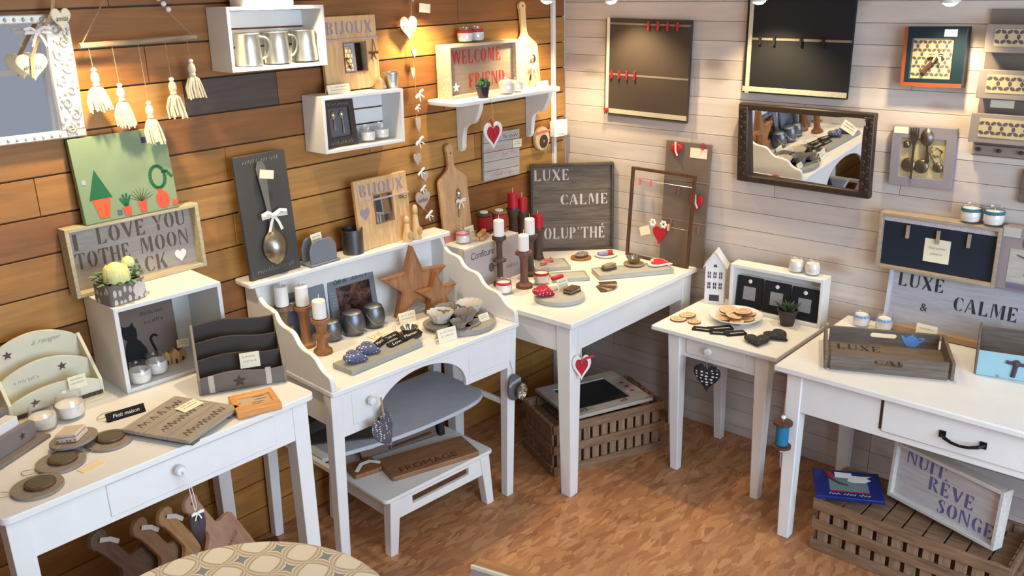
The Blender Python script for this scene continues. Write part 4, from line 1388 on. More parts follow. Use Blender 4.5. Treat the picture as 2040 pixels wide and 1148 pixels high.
# flower pot on the cube
t = T('flower_pot', 'square bark pot with yellow ranunculus flower on top of the white cube', 'flower pot', (-2.33, -0.165, CT_TOP + 0.0005), 8)
bark = dots('birch_bark', (120, 110, 102), (206, 198, 188), 42, 0.34, (1.4, 1.4, 0.7))
P(MB().ring(rrect(-0.06, 0.06, -0.045, 0.045, 0.012), rrect(-0.052, 0.052, -0.037, 0.037, 0.008), 0.0, 0.062, 'xy'), 'pot', bark, t, 0.003)
P(MB().box(-0.053, 0.053, -0.038, 0.038, 0.0, 0.05), 'soil', M_walnut, t)
P(MB().prism(ell(0.02, 0.022, 16, 0.03, 0.032), -0.051, -0.045), 'bark_medallion', paint('birch_white', (206, 196, 188), 0.8), t)
g = random.Random(5)
lm = MB()
for i in range(80):
    a = g.uniform(0, 2 * PI)
    rr = 0.02 + 0.056 * g.random()
    zz = 0.058 + 0.032 * g.random()
    M = Matrix.Translation((rr * math.cos(a), 0.75 * rr * math.sin(a), zz)) @ Matrix.Rotation(a, 4, 'Z') @ Matrix.Rotation(g.uniform(-0.9, 0.5), 4, 'Y')
    lm.ball((0, 0, 0), (0.014, 0.007, 0.0015), 8, 4, M)
P(lm, 'leaves', paint('grey_green_leaves', (110, 138, 96), 0.6, 0.35, 40), t)
M_yel = paint('pale_yellow_petals', (222, 222, 152), 0.6, 0.08, 40)
for (fx, fy, fz, fs) in ((-0.014, -0.016, 0.1, 1.55), (0.042, 0.004, 0.112, 0.75)):
    fm = MB()
    fm.ball((0, 0, 0), (0.016 * fs, 0.016 * fs, 0.014 * fs), 12, 8)
    for ring, (n, rr, tilt) in enumerate(((6, 0.012, 0.5), (8, 0.02, 0.85), (10, 0.026, 1.1))):
        for i in range(n):
            a = 2 * PI * i / n + ring * 0.4
            M = Matrix.Rotation(a, 4, 'Z') @ Matrix.Translation((rr * fs * 0.8, 0, 0.002 * fs - ring * 0.005 * fs)) @ Matrix.Rotation(tilt - 1.3, 4, 'Y')
            fm.ball((0, 0, 0), (0.003 * fs, 0.013 * fs, 0.016 * fs), 8, 6, M)
    fm.v = [v + Vector((fx, fy, fz)) for v in fm.v]
    P(fm, 'flower', M_yel, t)

# inside the cube
t = T('cat_picture', 'taupe board with black cat silhouette inside the white cube', 'picture', (-2.266, -0.15, LT + 0.0135), -3, 2)
P(MB().box(-0.098, 0.098, 0, 0.012, 0, 0.212), 'board', paint('taupe_board', (104, 90, 82), 0.8, 0.04), t, 0.001)
cat = [(-0.075, 0.012), (-0.005, 0.012), (0.0, 0.04), (-0.006, 0.075), (-0.02, 0.1), (-0.03, 0.112), (-0.027, 0.125), (-0.028, 0.145), (-0.034, 0.152), (-0.036, 0.166), (-0.046, 0.156), (-0.06, 0.156), (-0.07, 0.162), (-0.07, 0.15), (-0.074, 0.14), (-0.07, 0.122), (-0.06, 0.112), (-0.066, 0.1), (-0.074, 0.075), (-0.078, 0.045)]
P(MB().prism(cat, -0.002, 0), 'cat', M_black, t, label='black sitting cat')
P(MB().tube(smooth_path([(-0.008, -0.002, 0.02), (0.016, -0.002, 0.03), (0.022, -0.002, 0.055), (0.014, -0.002, 0.085), (0.012, -0.002, 0.102), (0.022, -0.002, 0.11), (0.032, -0.002, 0.104)]), 0.004, 6), 'tail', M_black, t, label='black cat tail')
P(scribble(0.075, 0.014, 0.03, 0.178, 0, 0.0011, 24, 41), 'lettering', M_ink, t)
P(scribble(0.06, 0.014, 0.03, 0.15, 0, 0.0011, 20, 42), 'lettering', M_ink, t)
jar_candle('left white jar candle in front of the black cat picture', (-2.335, -0.215, LT + 0.0135), 1.06, 0.04)
jar_candle('right white jar candle in front of the black cat picture', (-2.268, -0.19, LT + 0.0135), 1.06, 0.04)
for i, (x, y, h, ri) in enumerate(((-2.218, -0.15, 0.046, 10), (-2.19, -0.158, 0.05, -6), (-2.165, -0.148, 0.042, 14))):
    t = T('wooden_ornament', ['small cut out wooden house nearest the black cat tail', 'small cut out wooden house in the middle of the trio beside the cat picture', 'small cut out wooden house at the right of the trio beside the cat picture'][i], 'ornament', (x, y, LT + 0.0135), ri)
    P(MB().prism([(-0.013, 0), (0.013, 0), (0.013, h * 0.6), (0.017, h * 0.6), (0.0, h), (-0.017, h * 0.6), (-0.013, h * 0.6)], -0.009, 0.009), 'body', M_pine, t, 0.001)
    P(MB().box(-0.004, 0.004, -0.0098, -0.009, 0.0, h * 0.3), 'door', M_walnut, t)
small_card('cream tag on top of the little wooden houses in the cube', (-2.165, -0.172, LT + 0.062), 0.04, 0.026, 0, 12, 8)

# cream three tier letter rack
t = T('letter_rack', 'cream three tier letter rack with brown stars at the left edge of the console', 'letter rack', (-2.565, -0.158, LT), -3)
M_rackcream = paint('pale_cream_paint', (216, 210, 184), 0.6, 0.03)
M_star = paint('brown_star', (98, 72, 60), 0.8)
M_check = dots('brown_check_ribbon', (74, 56, 46), (140, 116, 96), 240, 0.3)
w2 = 0.125
for sx in (-1, 1):
    P(MB().prism([(-0.025, 0.006), (0.11, 0.006), (0.11, 0.165), (0.098, 0.17), (-0.025, 0.055)], sx * w2 - 0.005, sx * w2 + 0.005, 'yz'), 'side', M_rackcream, t, 0.0015)
P(MB().box(-w2 - 0.02, w2 + 0.02, -0.045, 0.115, 0, 0.006), 'base', M_rackcream, t, 0.0015)
for i, (y, h0, h1) in enumerate(((-0.02, 0.055, 0.082), (0.04, 0.105, 0.142), (0.1, 0.165, 0.208))):
    top = [(-w2 + 0.005 + (2 * w2 - 0.01) * k / 16, h0 + (h1 - h0) * math.sin(PI * k / 16) ** 0.8) for k in range(17)]
    o = P(MB().prism([(-w2 + 0.005, 0.006), (w2 - 0.005, 0.006)] + list(reversed(top)), y - 0.004, y + 0.004), 'tier', M_rackcream, t, 0.001)
    sx, sz = ((-0.06, 0.042), (0.045, 0.105), (-0.075, 0.158))[i]
    P(MB().prism(star(0.014, cx=sx, cz=sz), y - 0.0055, y - 0.004), 'star', M_star, o, label='brown star')
    if i == 1:
        P(scribble(0.07, 0.013, -0.055, 0.088, y - 0.004, 0.0008, 24, 50), 'lettering', M_grey, o)
    if i == 2:
        P(script('\u00e0 ranger', 0.018, 0.085, 0.035, 0.165, y - 0.004, 0.5), 'lettering', M_grey, o)
P(MB().box(-w2, w2, -0.027, -0.0255, 0.01, 0.022), 'checked_ribbon', M_check, t, label='brown checked ribbon')
price_card('cream price card hooked on the front of the cream letter rack', (-2.512, -0.202, LT + 0.055), 0.05, 0.038, -3, 5, fold=False)
jar_candle('left jar candle in front of the cream letter rack', (-2.645, -0.268, LT), 1.15, 0.034)
jar_candle('right jar candle in front of the cream letter rack', (-2.565, -0.255, LT), 1.25, 0.034)

# charcoal organiser with four waves
t = T('letter_organiser', 'charcoal four tier letter organiser with wavy panels and a dark star', 'letter rack', (-2.146, -0.475, LT), -27)
w2 = 0.124
M_taupef = paint('taupe_front', (108, 98, 90), 0.75, 0.04)
for sx in (-1, 1):
    P(MB().prism([(-0.004, 0), (0.165, 0), (0.165, 0.165), (0.15, 0.17), (-0.004, 0.05)], sx * w2 - 0.004, sx * w2 + 0.004, 'yz'), 'side', paint('taupe_side', (128, 116, 102), 0.7), t, 0.001)
P(MB().box(-w2, w2, 0, 0.165, 0, 0.006), 'base', M_taupef, t, 0.001)
for i, (y, h0) in enumerate(((0.0, 0.056), (0.052, 0.094), (0.104, 0.13), (0.158, 0.168))):
    top = [(-w2 + 0.004 + (2 * w2 - 0.008) * k / 24, h0 + 0.006 * math.sin(2 * PI * k / 24 - 0.7)) for k in range(25)]
    P(MB().prism([(-w2 + 0.004, 0.004), (w2 - 0.004, 0.004)] + list(reversed(top)), y - 0.004, y + 0.004), 'tier', M_taupef if i == 0 else M_dark, t, 0.001)
for sx in (-0.09, 0.075):
    P(MB().box(sx - 0.008, sx + 0.008, -0.0052, -0.004, 0.004, 0.058), 'ribbon', paint('pale_lace', (186, 176, 164), 0.8), t, label='pale lace strip')
P(MB().prism(star(0.02, cx=-0.01, cz=0.028), -0.0055, -0.004), 'star', M_dark, t, label='charcoal star')
price_card('cream price card in the charcoal letter organiser', (-2.115, -0.475, LT + 0.058), 0.058, 0.048, -27, 4, fold=False)

# flat things on the console
t = T('photo_holder', 'small orange pine photo frame lying at the right end of the console', 'picture frame', (-2.195, -0.61, LT + 0.001), -20)
P(MB().ring(rrect(-0.063, 0.063, -0.062, 0.062, 0.003), rrect(-0.046, 0.046, -0.03, 0.034, 0.001), 0.0, 0.022, 'xy'), 'frame', wood('orange_pine', (206, 138, 70), (228, 166, 98), 0.4, 'x'), t, 0.003)
P(MB().box(-0.046, 0.046, -0.03, 0.034, 0.004, 0.016), 'printed_card', dots('printed_lines', (196, 168, 132), (96, 76, 66), 120, 0.3, (0.12, 0.9, 1)), t, label='printed card behind the frame')
t = T('plank_board', 'grey washed plank board lying flat on the console', 'board', (-2.388, -0.55, LT + 0.001), 22)
for i in range(3):
    P(MB().box(-0.108, 0.108, -0.112 + i * 0.0747 + 0.0008, -0.112 + (i + 1) * 0.0747 - 0.0008, 0.012, 0.022), 'plank', wood('ash_grey_plank', (146, 134, 120), (172, 160, 144), 0.75, 'x'), t, 0.001)
for i in range(3):
    tx_ = scribble(0.17, 0.03, 0, 0, 0, 0.0016, 22, 140 + i)
    tx_.v = [Vector((v.x, v.z - 0.09 + 0.0747 * i, 0.022 - v.y)) for v in tx_.v]
    P(tx_, 'lettering', paint('faded_brown_ink', (112, 98, 84), 0.8), t)
for sx in (-0.08, 0.08):
    P(MB().box(sx - 0.015, sx + 0.015, -0.108, 0.108, 0.0, 0.012), 'batten', M_greywood, t, 0.001)
small_card('cream price tag lying on the grey plank board', (-2.335, -0.527, LT + 0.0248), 0.07, 0.04, 14, 0, 0).rotation_euler[0] = R(-84)
def label_block(name, label, loc, w, rz, mat, text, seed, lean=28, h=0.026, d=0.012, group=None):
    t = T(name, label, 'message block', loc, rz, lean, group=group)
    P(MB().box(-w / 2, w / 2, 0, d, 0, h), 'block', mat, t, 0.001)
    P(script(text, h * 0.42, w * 0.7, 0, h * 0.3, 0, 0.3), 'lettering', M_ribbon, t)
    return t


label_block('message_block', 'black message block with white writing and a string loop on the console', (-2.465, -0.385, LT + 0.001), 0.105, -8, M_black, 'Petit maison', 3, 30)
cm = MB()
cm.tube(smooth_path([(-2.49, -0.375, LT + 0.018), (-2.53, -0.34, LT + 0.003), (-2.5, -0.31, LT + 0.002), (-2.45, -0.34, LT + 0.004), (-2.43, -0.372, LT + 0.02)]), 0.0009, 5)
tag(P(cm, 'string_loop', M_string, None, loc=(-2.48, -0.35, LT)), 'thin string loop behind the black message block on the console', 'string')

# wooden disc pendants
M_disc = wood('grey_disc', (126, 114, 102), (154, 142, 128), 0.75, 'x', 14)
M_moss = paint('olive_centre', (92, 84, 62), 0.8, 0.12, 50)
for i, (x, y, r, tilt, lab) in enumerate(((-2.79, -0.585, 0.06, 0, 'round wooden disc pendant alone at the front left of the console'), (-2.70, -0.505, 0.06, 0, 'round wooden disc pendant in the middle of the console front'), (-2.566, -0.488, 0.06, 0, 'round wooden disc pendant on the right of the trio on the console'))):
    t = T('disc_pendant', lab, 'wooden disc', (x, y, LT + 0.001), 15 * i)
    P(MB().lathe([(0, 0), (r, 0), (r, 0.007), (0, 0.007)], n=40), 'disc', M_disc, t, 0.001)
    P(MB().lathe([(0, 0.007), (r * 0.6, 0.007), (r * 0.6, 0.013), (r * 0.52, 0.015), (0, 0.0145)], (r * 0.12, 0, 0), n=36), 'rim', M_walnut, t, label='dark raised rim')
    P(MB().lathe([(0, 0.015), (r * 0.5, 0.0152), (0, 0.0165)], (r * 0.12, 0, 0), n=32), 'centre', M_moss, t, label='olive patterned centre')
    P(MB().tube(smooth_path([(-r * 0.8, 0, 0.008), (-r * 1.15, 0.01, 0.004), (-r * 1.4, 0.03, 0.002), (-r * 1.2, 0.05, 0.002), (-r * 0.85, 0.01, 0.008)]), 0.0009, 5), 'loop', M_string, t)
t = T('disc_pendant', 'wooden disc pendant with lace tag stacked on top of two other discs', 'wooden disc', (-2.636, -0.44, LT + 0.0185), 40, 6)
P(MB().lathe([(0, 0), (0.06, 0), (0.06, 0.007), (0, 0.007)], n=40), 'disc', M_disc, t, 0.001)
lace = dots('lace_print', (206, 188, 168), (150, 112, 100), 90, 0.28)
P(MB().box(-0.03, 0.03, -0.028, 0.03, 0.0075, 0.02).box(-0.028, 0.03, -0.026, 0.032, 0.021, 0.03), 'lace_bundle', lace, t, 0.003, label='folded printed lace')
small_card('blank peach tag lying under the wooden discs at the console edge', (-2.655, -0.598, LT + 0.001), 0.062, 0.03, 10, 0, 0, lines=0, mat=paint('peach_card', (236, 214, 176), 0.8, 0.02, bmp=0)).rotation_euler[0] = R(-88)

# grey letter holder at the left edge
t = T('letter_holder', 'grey wooden letter holder cut by the left picture edge on the console', 'letter rack', (-2.79, -0.345, LT), 28)
Mg = paint('warm_grey_paint', (122, 112, 104), 0.7, 0.05)
P(MB().box(-0.13, 0.125, -0.055, 0.06, 0, 0.01), 'base', Mg, t, 0.003)
P(MB().prism(rrect(-0.13, 0.105, 0.01, 0.062, 0.012), -0.03, -0.018), 'front_panel', Mg, t, 0.002)
P(MB().prism(rrect(-0.13, 0.085, 0.01, 0.105, 0.014), 0.03, 0.042), 'back_panel', Mg, t, 0.002)
P(MB().prism(star(0.01, cx=0.055, cz=0.036), -0.032, -0.03), 'star', M_dark, t, label='small dark star')
P(MB().box(-0.12, 0.07, -0.012, 0.024, 0.01, 0.085), 'envelopes', M_white2, t, 0.001, label='white envelopes')

# things hanging and standing below the console
t = T('hanging_heart', 'dark heart with white ribbon hanging from the console drawer knob', 'heart', (-2.457, -0.684, 0.64))
P(MB().tube([(-0.012, 0.004, 0.156), (-0.011, -0.006, 0.14), (-0.004, -0.008, 0.05), (0, -0.004, 0.035)], 0.0012, 5).tube([(-0.012, 0.004, 0.156), (-0.004, -0.006, 0.14), (0.004, -0.008, 0.05), (0, -0.004, 0.035)], 0.0012, 5), 'cord', M_ribbon, t)
hm = puffy_heart(0.046, 0.12, 0.016)
hm.v = [v + Vector((0.004, 0, -0.03)) for v in hm.v]
P(hm, 'heart', paint('dark_mauve', (70, 60, 62), 0.8, 0.1), t)
bow(t, (0.002, -0.01, 0.03), 0.022, M_ribbon)
for i, (x, y, z, rz, ro, k) in enumerate(((-2.068, -0.225, 0.046, 25, -30, 1.0), (-2.148, -0.222, 0.047, 25, -31, 1.0), (-2.228, -0.219, 0.047, 25, -31, 1.0), (-2.325, -0.216, 0.054, 25, -33, 1.12))):
    m = [wood('rose_beech', (190, 148, 120), (210, 170, 140), 0.55, 'z'), M_beech, wood('tan_board', (150, 116, 84), (172, 138, 104), 0.55, 'z'), wood('grey_brown_board', (110, 88, 72), (134, 110, 92), 0.6, 'z')][i]
    t = T('paddle_board', ['front pinkish paddle cutting board standing under the console', 'second paddle cutting board from the front under the console', 'third paddle cutting board from the front under the console', 'rearmost grey brown paddle board under the console'][i], 'cutting board', (x, y, z), rz, 0, ro, group='paddle boards under the console')
    P(MB().prism(paddle(0.18 * k, 0.30 * k, 0.225, 0.052), 0, 0.018), 'board', m, t, 0.003)
    hz = 0.30 * k + 0.195
    P(MB().lathe([(0.0, 0), (0.005, 0), (0.005, 0.001), (0, 0.001)], n=12, M=Matrix.Translation((0, -0.0005, hz)) @ Matrix.Rotation(R(90), 4, 'X')), 'hole', M_walnut, t)
    if i == 0:
        P(script('FROMAGE', 0.02, 0.12, 0, 0.19, 0, 0.0), 'lettering', paint('burnt_letters', (150, 104, 80), 0.8), t)
    else:
        P(MB().strip([(0, -0.003, hz), (0.02, -0.006, hz - 0.035), (0.03, -0.006, hz - 0.075)], 0.014, 0.001, side=(1, 0, 0)), 'ribbon', M_ribbon, t)
t = T('wooden_plank', 'dark wooden plank lying on the floor behind the paddle boards', 'plank', (-1.95, -0.10, 0), -20)
P(MB().box(-0.06, 0.07, -0.025, 0.025, 0.0, 0.045), 'board', M_walnut, t, 0.003)

# ------------------------------------------------------------------ desk: on top of the gallery shelf
GS = 1.0385
def on_desk(x, y, z):
    """point in the desk's own frame to world"""
    a = R(DA)
    return (DX + x * math.cos(a) - y * math.sin(a), DY + x * math.sin(a) + y * math.cos(a), z)


t = T('spoon_board', 'tall slate coloured board with a large spoon and white bow on the desk gallery', 'wall decoration', on_desk(-0.335, -0.075, GS), 1, 3.6)
P(MB().box(-0.103, 0.103, 0, 0.018, 0, 0.428), 'board', M_slate, t, 0.002)
Ms = Matrix.Translation((0.005, -0.016, 0.04)) @ Matrix.Rotation(R(-3), 4, 'Y')
P(spoon_mesh(0.365, 0.1, 0.122, Ms), 'spoon', metalmat('old_silver', (170, 164, 148), 0.3), t)
bow(t, (0.008, -0.02, 0.215), 0.062, M_ribbon)
P(scribble(0.14, 0.016, 0.0, 0.398, 0, 0.0011, 28, 61), 'lettering', M_grey, t)
P(scribble(0.15, 0.018, 0.0, 0.018, 0, 0.0011, 28, 62), 'lettering', M_grey, t)
P(MB().box(-0.028, 0.028, -0.021, -0.02, 0.335, 0.365, Matrix.Rotation(R(12), 4, 'Y') @ Matrix.Translation((-0.07, 0, 0.0))), 'price_tag', M_card, t, label='cream price tag tied to the spoon')

t = T('napkin_holder', 'blue grey napkin holder with a card on the desk gallery', 'napkin holder', on_desk(-0.15, -0.066, GS), 0)
P(MB().box(-0.066, 0.066, -0.038, 0.038, 0, 0.008), 'base', M_bluegrey, t, 0.002)
pan = [(-0.058, 0.008), (0.058, 0.008), (0.058, 0.06), (0.044, 0.088), (0.03, 0.094), (-0.03, 0.094), (-0.044, 0.088), (-0.058, 0.06)]
for sy in (-0.026, 0.026):
    P(MB().prism(pan, sy - 0.004, sy + 0.004), 'panel', M_bluegrey, t, 0.002)
small_card('cream card tucked in the blue grey napkin holder', on_desk(-0.155, -0.072, GS + 0.07), 0.048, 0.042, 0, 8, -4)
t = T('tin_can', 'dark metal tin can on the desk gallery beside the BIJOUX board', 'tin', on_desk(0.006, -0.058, GS))
P(MB().lathe([(0, 0), (0.038, 0), (0.0405, 0.003), (0.0405, 0.088), (0.042, 0.09), (0.042, 0.094), (0.0385, 0.093), (0.0385, 0.012), (0, 0.011)], n=32, cap=False), 'body', M_tindark, t)
bl = bijoux('pine BIJOUX board with heart and small mirror standing on the desk gallery', on_desk(0.165, -0.066, GS), 0.262, 0.268, 4.5, (0.0, 0.145, 0.085, 0.105), None)
P(MB().prism(heart(0.046, 0.05, cx=-0.095, cz=0.135), -0.001, 0), 'painted_heart', paint('lavender_paint', (150, 138, 150), 0.8, 0.08), bl, label='painted lilac heart')
pgs = MB()
for px_ in (0.085,):
    pgs.tube([(px_, 0, 0.17), (px_, -0.03, 0.175)], 0.006, 10).ball((px_, -0.03, 0.175), 0.009, 10, 7)
P(pgs, 'peg', M_steel, bl, label='shiny peg')
for i, (x, h, lab) in enumerate(((0.245, 0.105, 'short pale wooden figure in front of the lower BIJOUX board'), (0.29, 0.145, 'taller pale wooden figure beside the lower BIJOUX board'))):
    t = T('wooden_figure', lab, 'figurine', on_desk(x, -0.088, GS), 10 * i)
    P(MB().lathe([(0, 0), (0.019, 0), (0.020, 0.006), (0.018, h * 0.25), (0.012, h * 0.45), (0.010, h * 0.62), (0.0075, h * 0.7)], n=20, cap=False), 'body', M_pale, t)
    P(MB().ball((0, 0, h * 0.82), (0.0105, 0.0105, h * 0.14), 14, 9), 'head', M_pale, t)
    P(MB().prism(ell(0.013, 0.017, 20, 0, h * 0.24), -0.022, -0.016), 'oval_inlay', M_pine, t, label='carved oval')

# ------------------------------------------------------------------ desk surface
DT = 0.7505
for i, (x, y, h, ch, lab, cl, m, mid) in enumerate((
        (-1.668, -0.215, 0.132, 0.066, 'turned wooden candle holder at the front left of the desk', 'white pillar candle on the front left desk holder', M_oak, True),
        (-1.667, -0.115, 0.158, 0.072, 'turned wooden candle holder in the middle of the trio on the desk', 'white pillar candle on the middle desk holder', M_oak, False),
        (-1.733, -0.087, 0.168, 0.072, 'turned wooden candle holder nearest the desk gallery side', 'white pillar candle on the rear desk holder', wood('aged_brown', (96, 74, 54), (134, 106, 78), 0.6, 'z'), True))):
    candle_holder(lab, (x, y, DT), h, 0.034, 0.018, m, ch, 0.024, cl, mid=mid)


def round_tin(label, loc, s=1.0, lid=True, rz=0):
    t = T('round_tin', label, 'tin pot', loc, rz)
    P(MB().lathe([(0.0, 0), (0.03 * s, 0), (0.036 * s, 0.012 * s), (0.039 * s, 0.035 * s), (0.037 * s, 0.058 * s), (0.031 * s, 0.07 * s), (0.031 * s, 0.073 * s), (0.026 * s, 0.077 * s), (0.012 * s, 0.0795 * s), (0.0, 0.08 * s)], n=32, cap=False), 'body', M_pewter, t)
    P(MB().tube([(0.035 * s * math.cos(a), -0.012 * s - 0.026 * s * math.sin(a), (0.055 - 0.04 * math.sin(a)) * s) for a in [PI * i / 14 for i in range(15)]], 0.0011, 5), 'handle', M_tin, t, label='thin wire handle')
    return t


round_tin('left of three round pewter pots on the desk', (-1.57, -0.138, DT), 1.0, rz=20)
round_tin('middle of three round pewter pots on the desk', (-1.478, -0.152, DT), 1.16, rz=12)
round_tin('right of three round pewter pots on the desk', (-1.378, -0.152, DT), 1.14, rz=-5)
t = T('photo_picture', 'blue grey framed photograph standing against the desk gallery back', 'picture', (-1.398, -0.078, DT), -3, 8)
P(MB().ring([(-0.108, 0), (0.108, 0), (0.108, 0.208), (-0.108, 0.208)], [(-0.072, 0.03), (0.085, 0.03), (0.085, 0.158), (-0.072, 0.158)], 0, 0.014), 'frame', M_bluegrey, t, 0.002)
ph, nt_, b_ = nodes_of('autumn_photo')
nn = noise(nt_, 26, 3, (1, 1, 1), dist=1.2)
rr_ = nt_.nodes.new('ShaderNodeValToRGB')
rr_.color_ramp.elements[0].color = srgb(28, 20, 22)
rr_.color_ramp.elements[1].color = srgb(190, 170, 176)
rr_.color_ramp.elements[0].position = 0.4
rr_.color_ramp.elements[1].position = 0.78
for p_, c_ in ((0.5, (74, 50, 46)), (0.58, (110, 62, 34)), (0.66, (98, 84, 96))):
    e_ = rr_.color_ramp.elements.new(p_)
    e_.color = srgb(c_)
nt_.links.new(nn.outputs['Fac'], rr_.inputs[0])
nt_.links.new(rr_.outputs[0], b_.inputs['Base Color'])
b_.inputs['Roughness'].default_value = 0.25
P(MB().box(-0.072, 0.085, 0.003, 0.008, 0.03, 0.158), 'photograph', ph, t)
P(script('Caf\u00e9 de', 0.018, 0.06, -0.05, 0.172, 0, 0.3, mb=scribble(0.07, 0.016, 0.04, 0.172, 0, 0.001, 18, 71)), 'lettering', M_black, t)
hs = MB()
for k in range(11):
    hs.box(-0.102, -0.08, -0.0006, 0.0, 0.012 + 0.013 * k, 0.015 + 0.013 * k, Matrix.Translation((0, 0, 0)))
P(hs, 'hatching', M_grey, t, label='pale hatched stripes')
t = T('grey_panel', 'plain blue grey panel leaning in the back left corner of the desk', 'panel', (-1.60, -0.072, DT), -4, 7)
P(MB().box(-0.105, 0.075, 0, 0.012, 0, 0.19), 'panel', M_bluegrey, t, 0.002)
P(MB().box(-0.09, -0.055, -0.0006, 0, 0.02, 0.17).box(-0.02, 0.03, -0.0006, 0, 0.01, 0.085), 'stripes', paint('slate_blue', (86, 92, 112), 0.7), t)
small_card('cream tag hanging on the plain grey panel behind the candles', (-1.672, -0.078, DT + 0.135), 0.055, 0.03, -4, 6, 0)

# wooden stars
def star_ornament(label, loc, r, d, rz, lean, cut=True):
    t = T('star_ornament', label, 'star', loc, rz, lean)
    h = r * math.cos(PI / 5)
    ou, inn = star(r, 0.42, cz=h), star(r * 0.82, 0.42, cz=h)
    P(MB().ring(ou, inn, 0, d), 'side_wall', M_oak, t, 0.001)
    P(MB().prism(inn, 0.001, 0.012), 'face', wood('star_face', (140, 92, 52), (176, 124, 76), 0.55, 'z'), t)
    if cut:
        P(MB().box(-r * 0.02, r * 0.6, d, d + 0.006, h + r * 0.22, h + r * 0.32), 'tea_light_shelf', M_pine, t)
    return t


star_ornament('large hollow wooden star standing on the desk', (-1.185, -0.192, DT), 0.155, 0.036, -12, 2)
star_ornament('small hollow wooden star in front of the large star', (-1.118, -0.252, DT), 0.094, 0.036, -12, 5, False)

# trays, cards, hearts
t = T('display_tray', 'grey rectangular slate tray at the front left of the desk', 'tray', (-1.568, -0.405, DT), 1)
P(MB().box(-0.165, 0.165, -0.052, 0.052, 0.0, 0.02), 'slab', paint('stone_grey', (150, 148, 140), 0.7, 0.05), t, 0.002)
M_bluep = dots('blue_sprig_fabric', (84, 88, 122), (206, 206, 220), 90, 0.26)
for i, (x, y, rz) in enumerate(((-1.672, -0.412, 35), (-1.595, -0.39, 25))):
    t = T('fabric_heart', ['front left blue sprigged fabric heart on the grey desk tray', 'right blue sprigged fabric heart on the grey desk tray'][i], 'heart', (x, y, DT + 0.038), rz)
    hm = puffy_heart(0.082, 0.085, 0.034)
    hm.v = [Matrix.Rotation(R(-82), 4, 'X') @ v for v in hm.v]
    P(hm, 'heart', M_bluep, t)
for i, (x, y, w, rz, tx) in enumerate(((-1.455, -0.352, 0.1, 10, "C'est ici"), (-1.52, -0.372, 0.08, 22, 'Merci'), (-1.475, -0.412, 0.085, 4, 'Love'), (-1.405, -0.405, 0.105, 3, 'Maman'))):
    t = T('message_tag', ['black message tag at the back of the pile on the desk', 'black message tag at the left of the pile on the desk', 'black message tag at the front of the pile on the desk', 'black message tag at the right end of the pile on the desk'][i], 'message tag', (x, y, DT + 0.0215 + 0.0065 * (i % 2)), rz, 70)
    P(MB().box(-w / 2, w / 2, 0, 0.006, 0, 0.028), 'block', M_black, t, 0.001)
    P(script(tx, 0.012, w * 0.6, 0, 0.008, 0, 0.3), 'lettering', M_ribbon, t)
    P(MB().tube(smooth_path([(w * 0.4, -0.001, 0.02), (w * 0.55, -0.004, 0.035), (w * 0.7, -0.002, 0.05), (w * 0.5, -0.002, 0.045), (w * 0.4, -0.001, 0.022)]), 0.0007, 5), 'loop', M_string, t)


def cake_mold(label, loc, s=1.0, mat=None, plate=None, rz=0, cat='baking mould'):
    t = T('cake_mould', label, cat, loc, rz)
    if plate is not None:
        P(MB().lathe([(0, 0), (0.046 * s, 0), (0.046 * s, 0.006), (0, 0.006)], n=32), 'plate', plate, t, 0.001)
    vs, fs = [], []
    n = 48
    for j, (r, z) in enumerate(((0.022, 0.008), (0.026, 0.02), (0.034, 0.034))):
        for i in range(n):
            a = 2 * PI * i / n
            rr = s * r * (1 + (0.02 + 0.05 * j / 2) * math.cos(12 * a))
            vs.append((rr * math.cos(a), rr * math.sin(a), s * z))
    for j in range(2):
        for i in range(n):
            fs.append((j * n + i, j * n + (i + 1) % n, (j + 1) * n + (i + 1) % n, (j + 1) * n + i))
    fs.append(tuple(range(n)))
    P(MB().add(vs, fs), 'mould', mat or M_steel, t, label='fluted metal mould')
    return t


cake_mold('shiny fluted metal mould on dark disc beside the message tags', (-1.36, -0.335, DT), 1.0, M_steel, M_dark)
t = T('display_tray', 'round grey tray with fluted paper moulds at the right of the desk', 'tray', (-1.155, -0.408, DT))
P(MB().lathe([(0, 0), (0.127, 0), (0.131, 0.004), (0.131, 0.02), (0.124, 0.022), (0.122, 0.016), (0, 0.015)], n=48, cap=False), 'dish', paint('stone_grey', (150, 148, 140), 0.7, 0.05), t)
M_pap = paint('ivory_fluted', (206, 200, 190), 0.7, 0.06)
M_grypap = paint('grey_fluted', (138, 130, 122), 0.6, 0.06)
for i, (x, y, s, m, rx) in enumerate(((-1.232, -0.372, 1.5, M_pap, 0), (-1.165, -0.335, 1.3, M_grypap, 0), (-1.165, -0.435, 1.35, M_grypap, 20), (-1.085, -0.385, 1.5, M_pap, 0), (-1.225, -0.465, 1.0, M_grypap, 0))):
    o = cake_mold(['ivory fluted mould at the left of the round grey tray', 'grey fluted mould at the back of the round grey tray', 'tilted grey fluted mould at the front of the round grey tray', 'ivory fluted mould at the right of the round grey tray', 'small grey fluted mould at the front left of the round grey tray'][i], (x, y, DT + 0.0165), s, m, M_grypap)
small_card('small cream tag standing on the round grey desk tray', (-1.105, -0.485, DT + 0.017), 0.05, 0.03, -4, 25, 0)
price_card('larger folded cream price card at the front edge of the desk', (-1.31, -0.492, DT), 0.08, 0.05, -12, 14)
price_card('folded cream price card behind the shiny mould on the desk', (-1.275, -0.235, DT), 0.075, 0.045, -10, 14)
small_card('cream card lying flat in front of the pewter pots', (-1.43, -0.26, DT + 0.001), 0.075, 0.042, 8, 0, 0).rotation_euler[0] = R(-88)

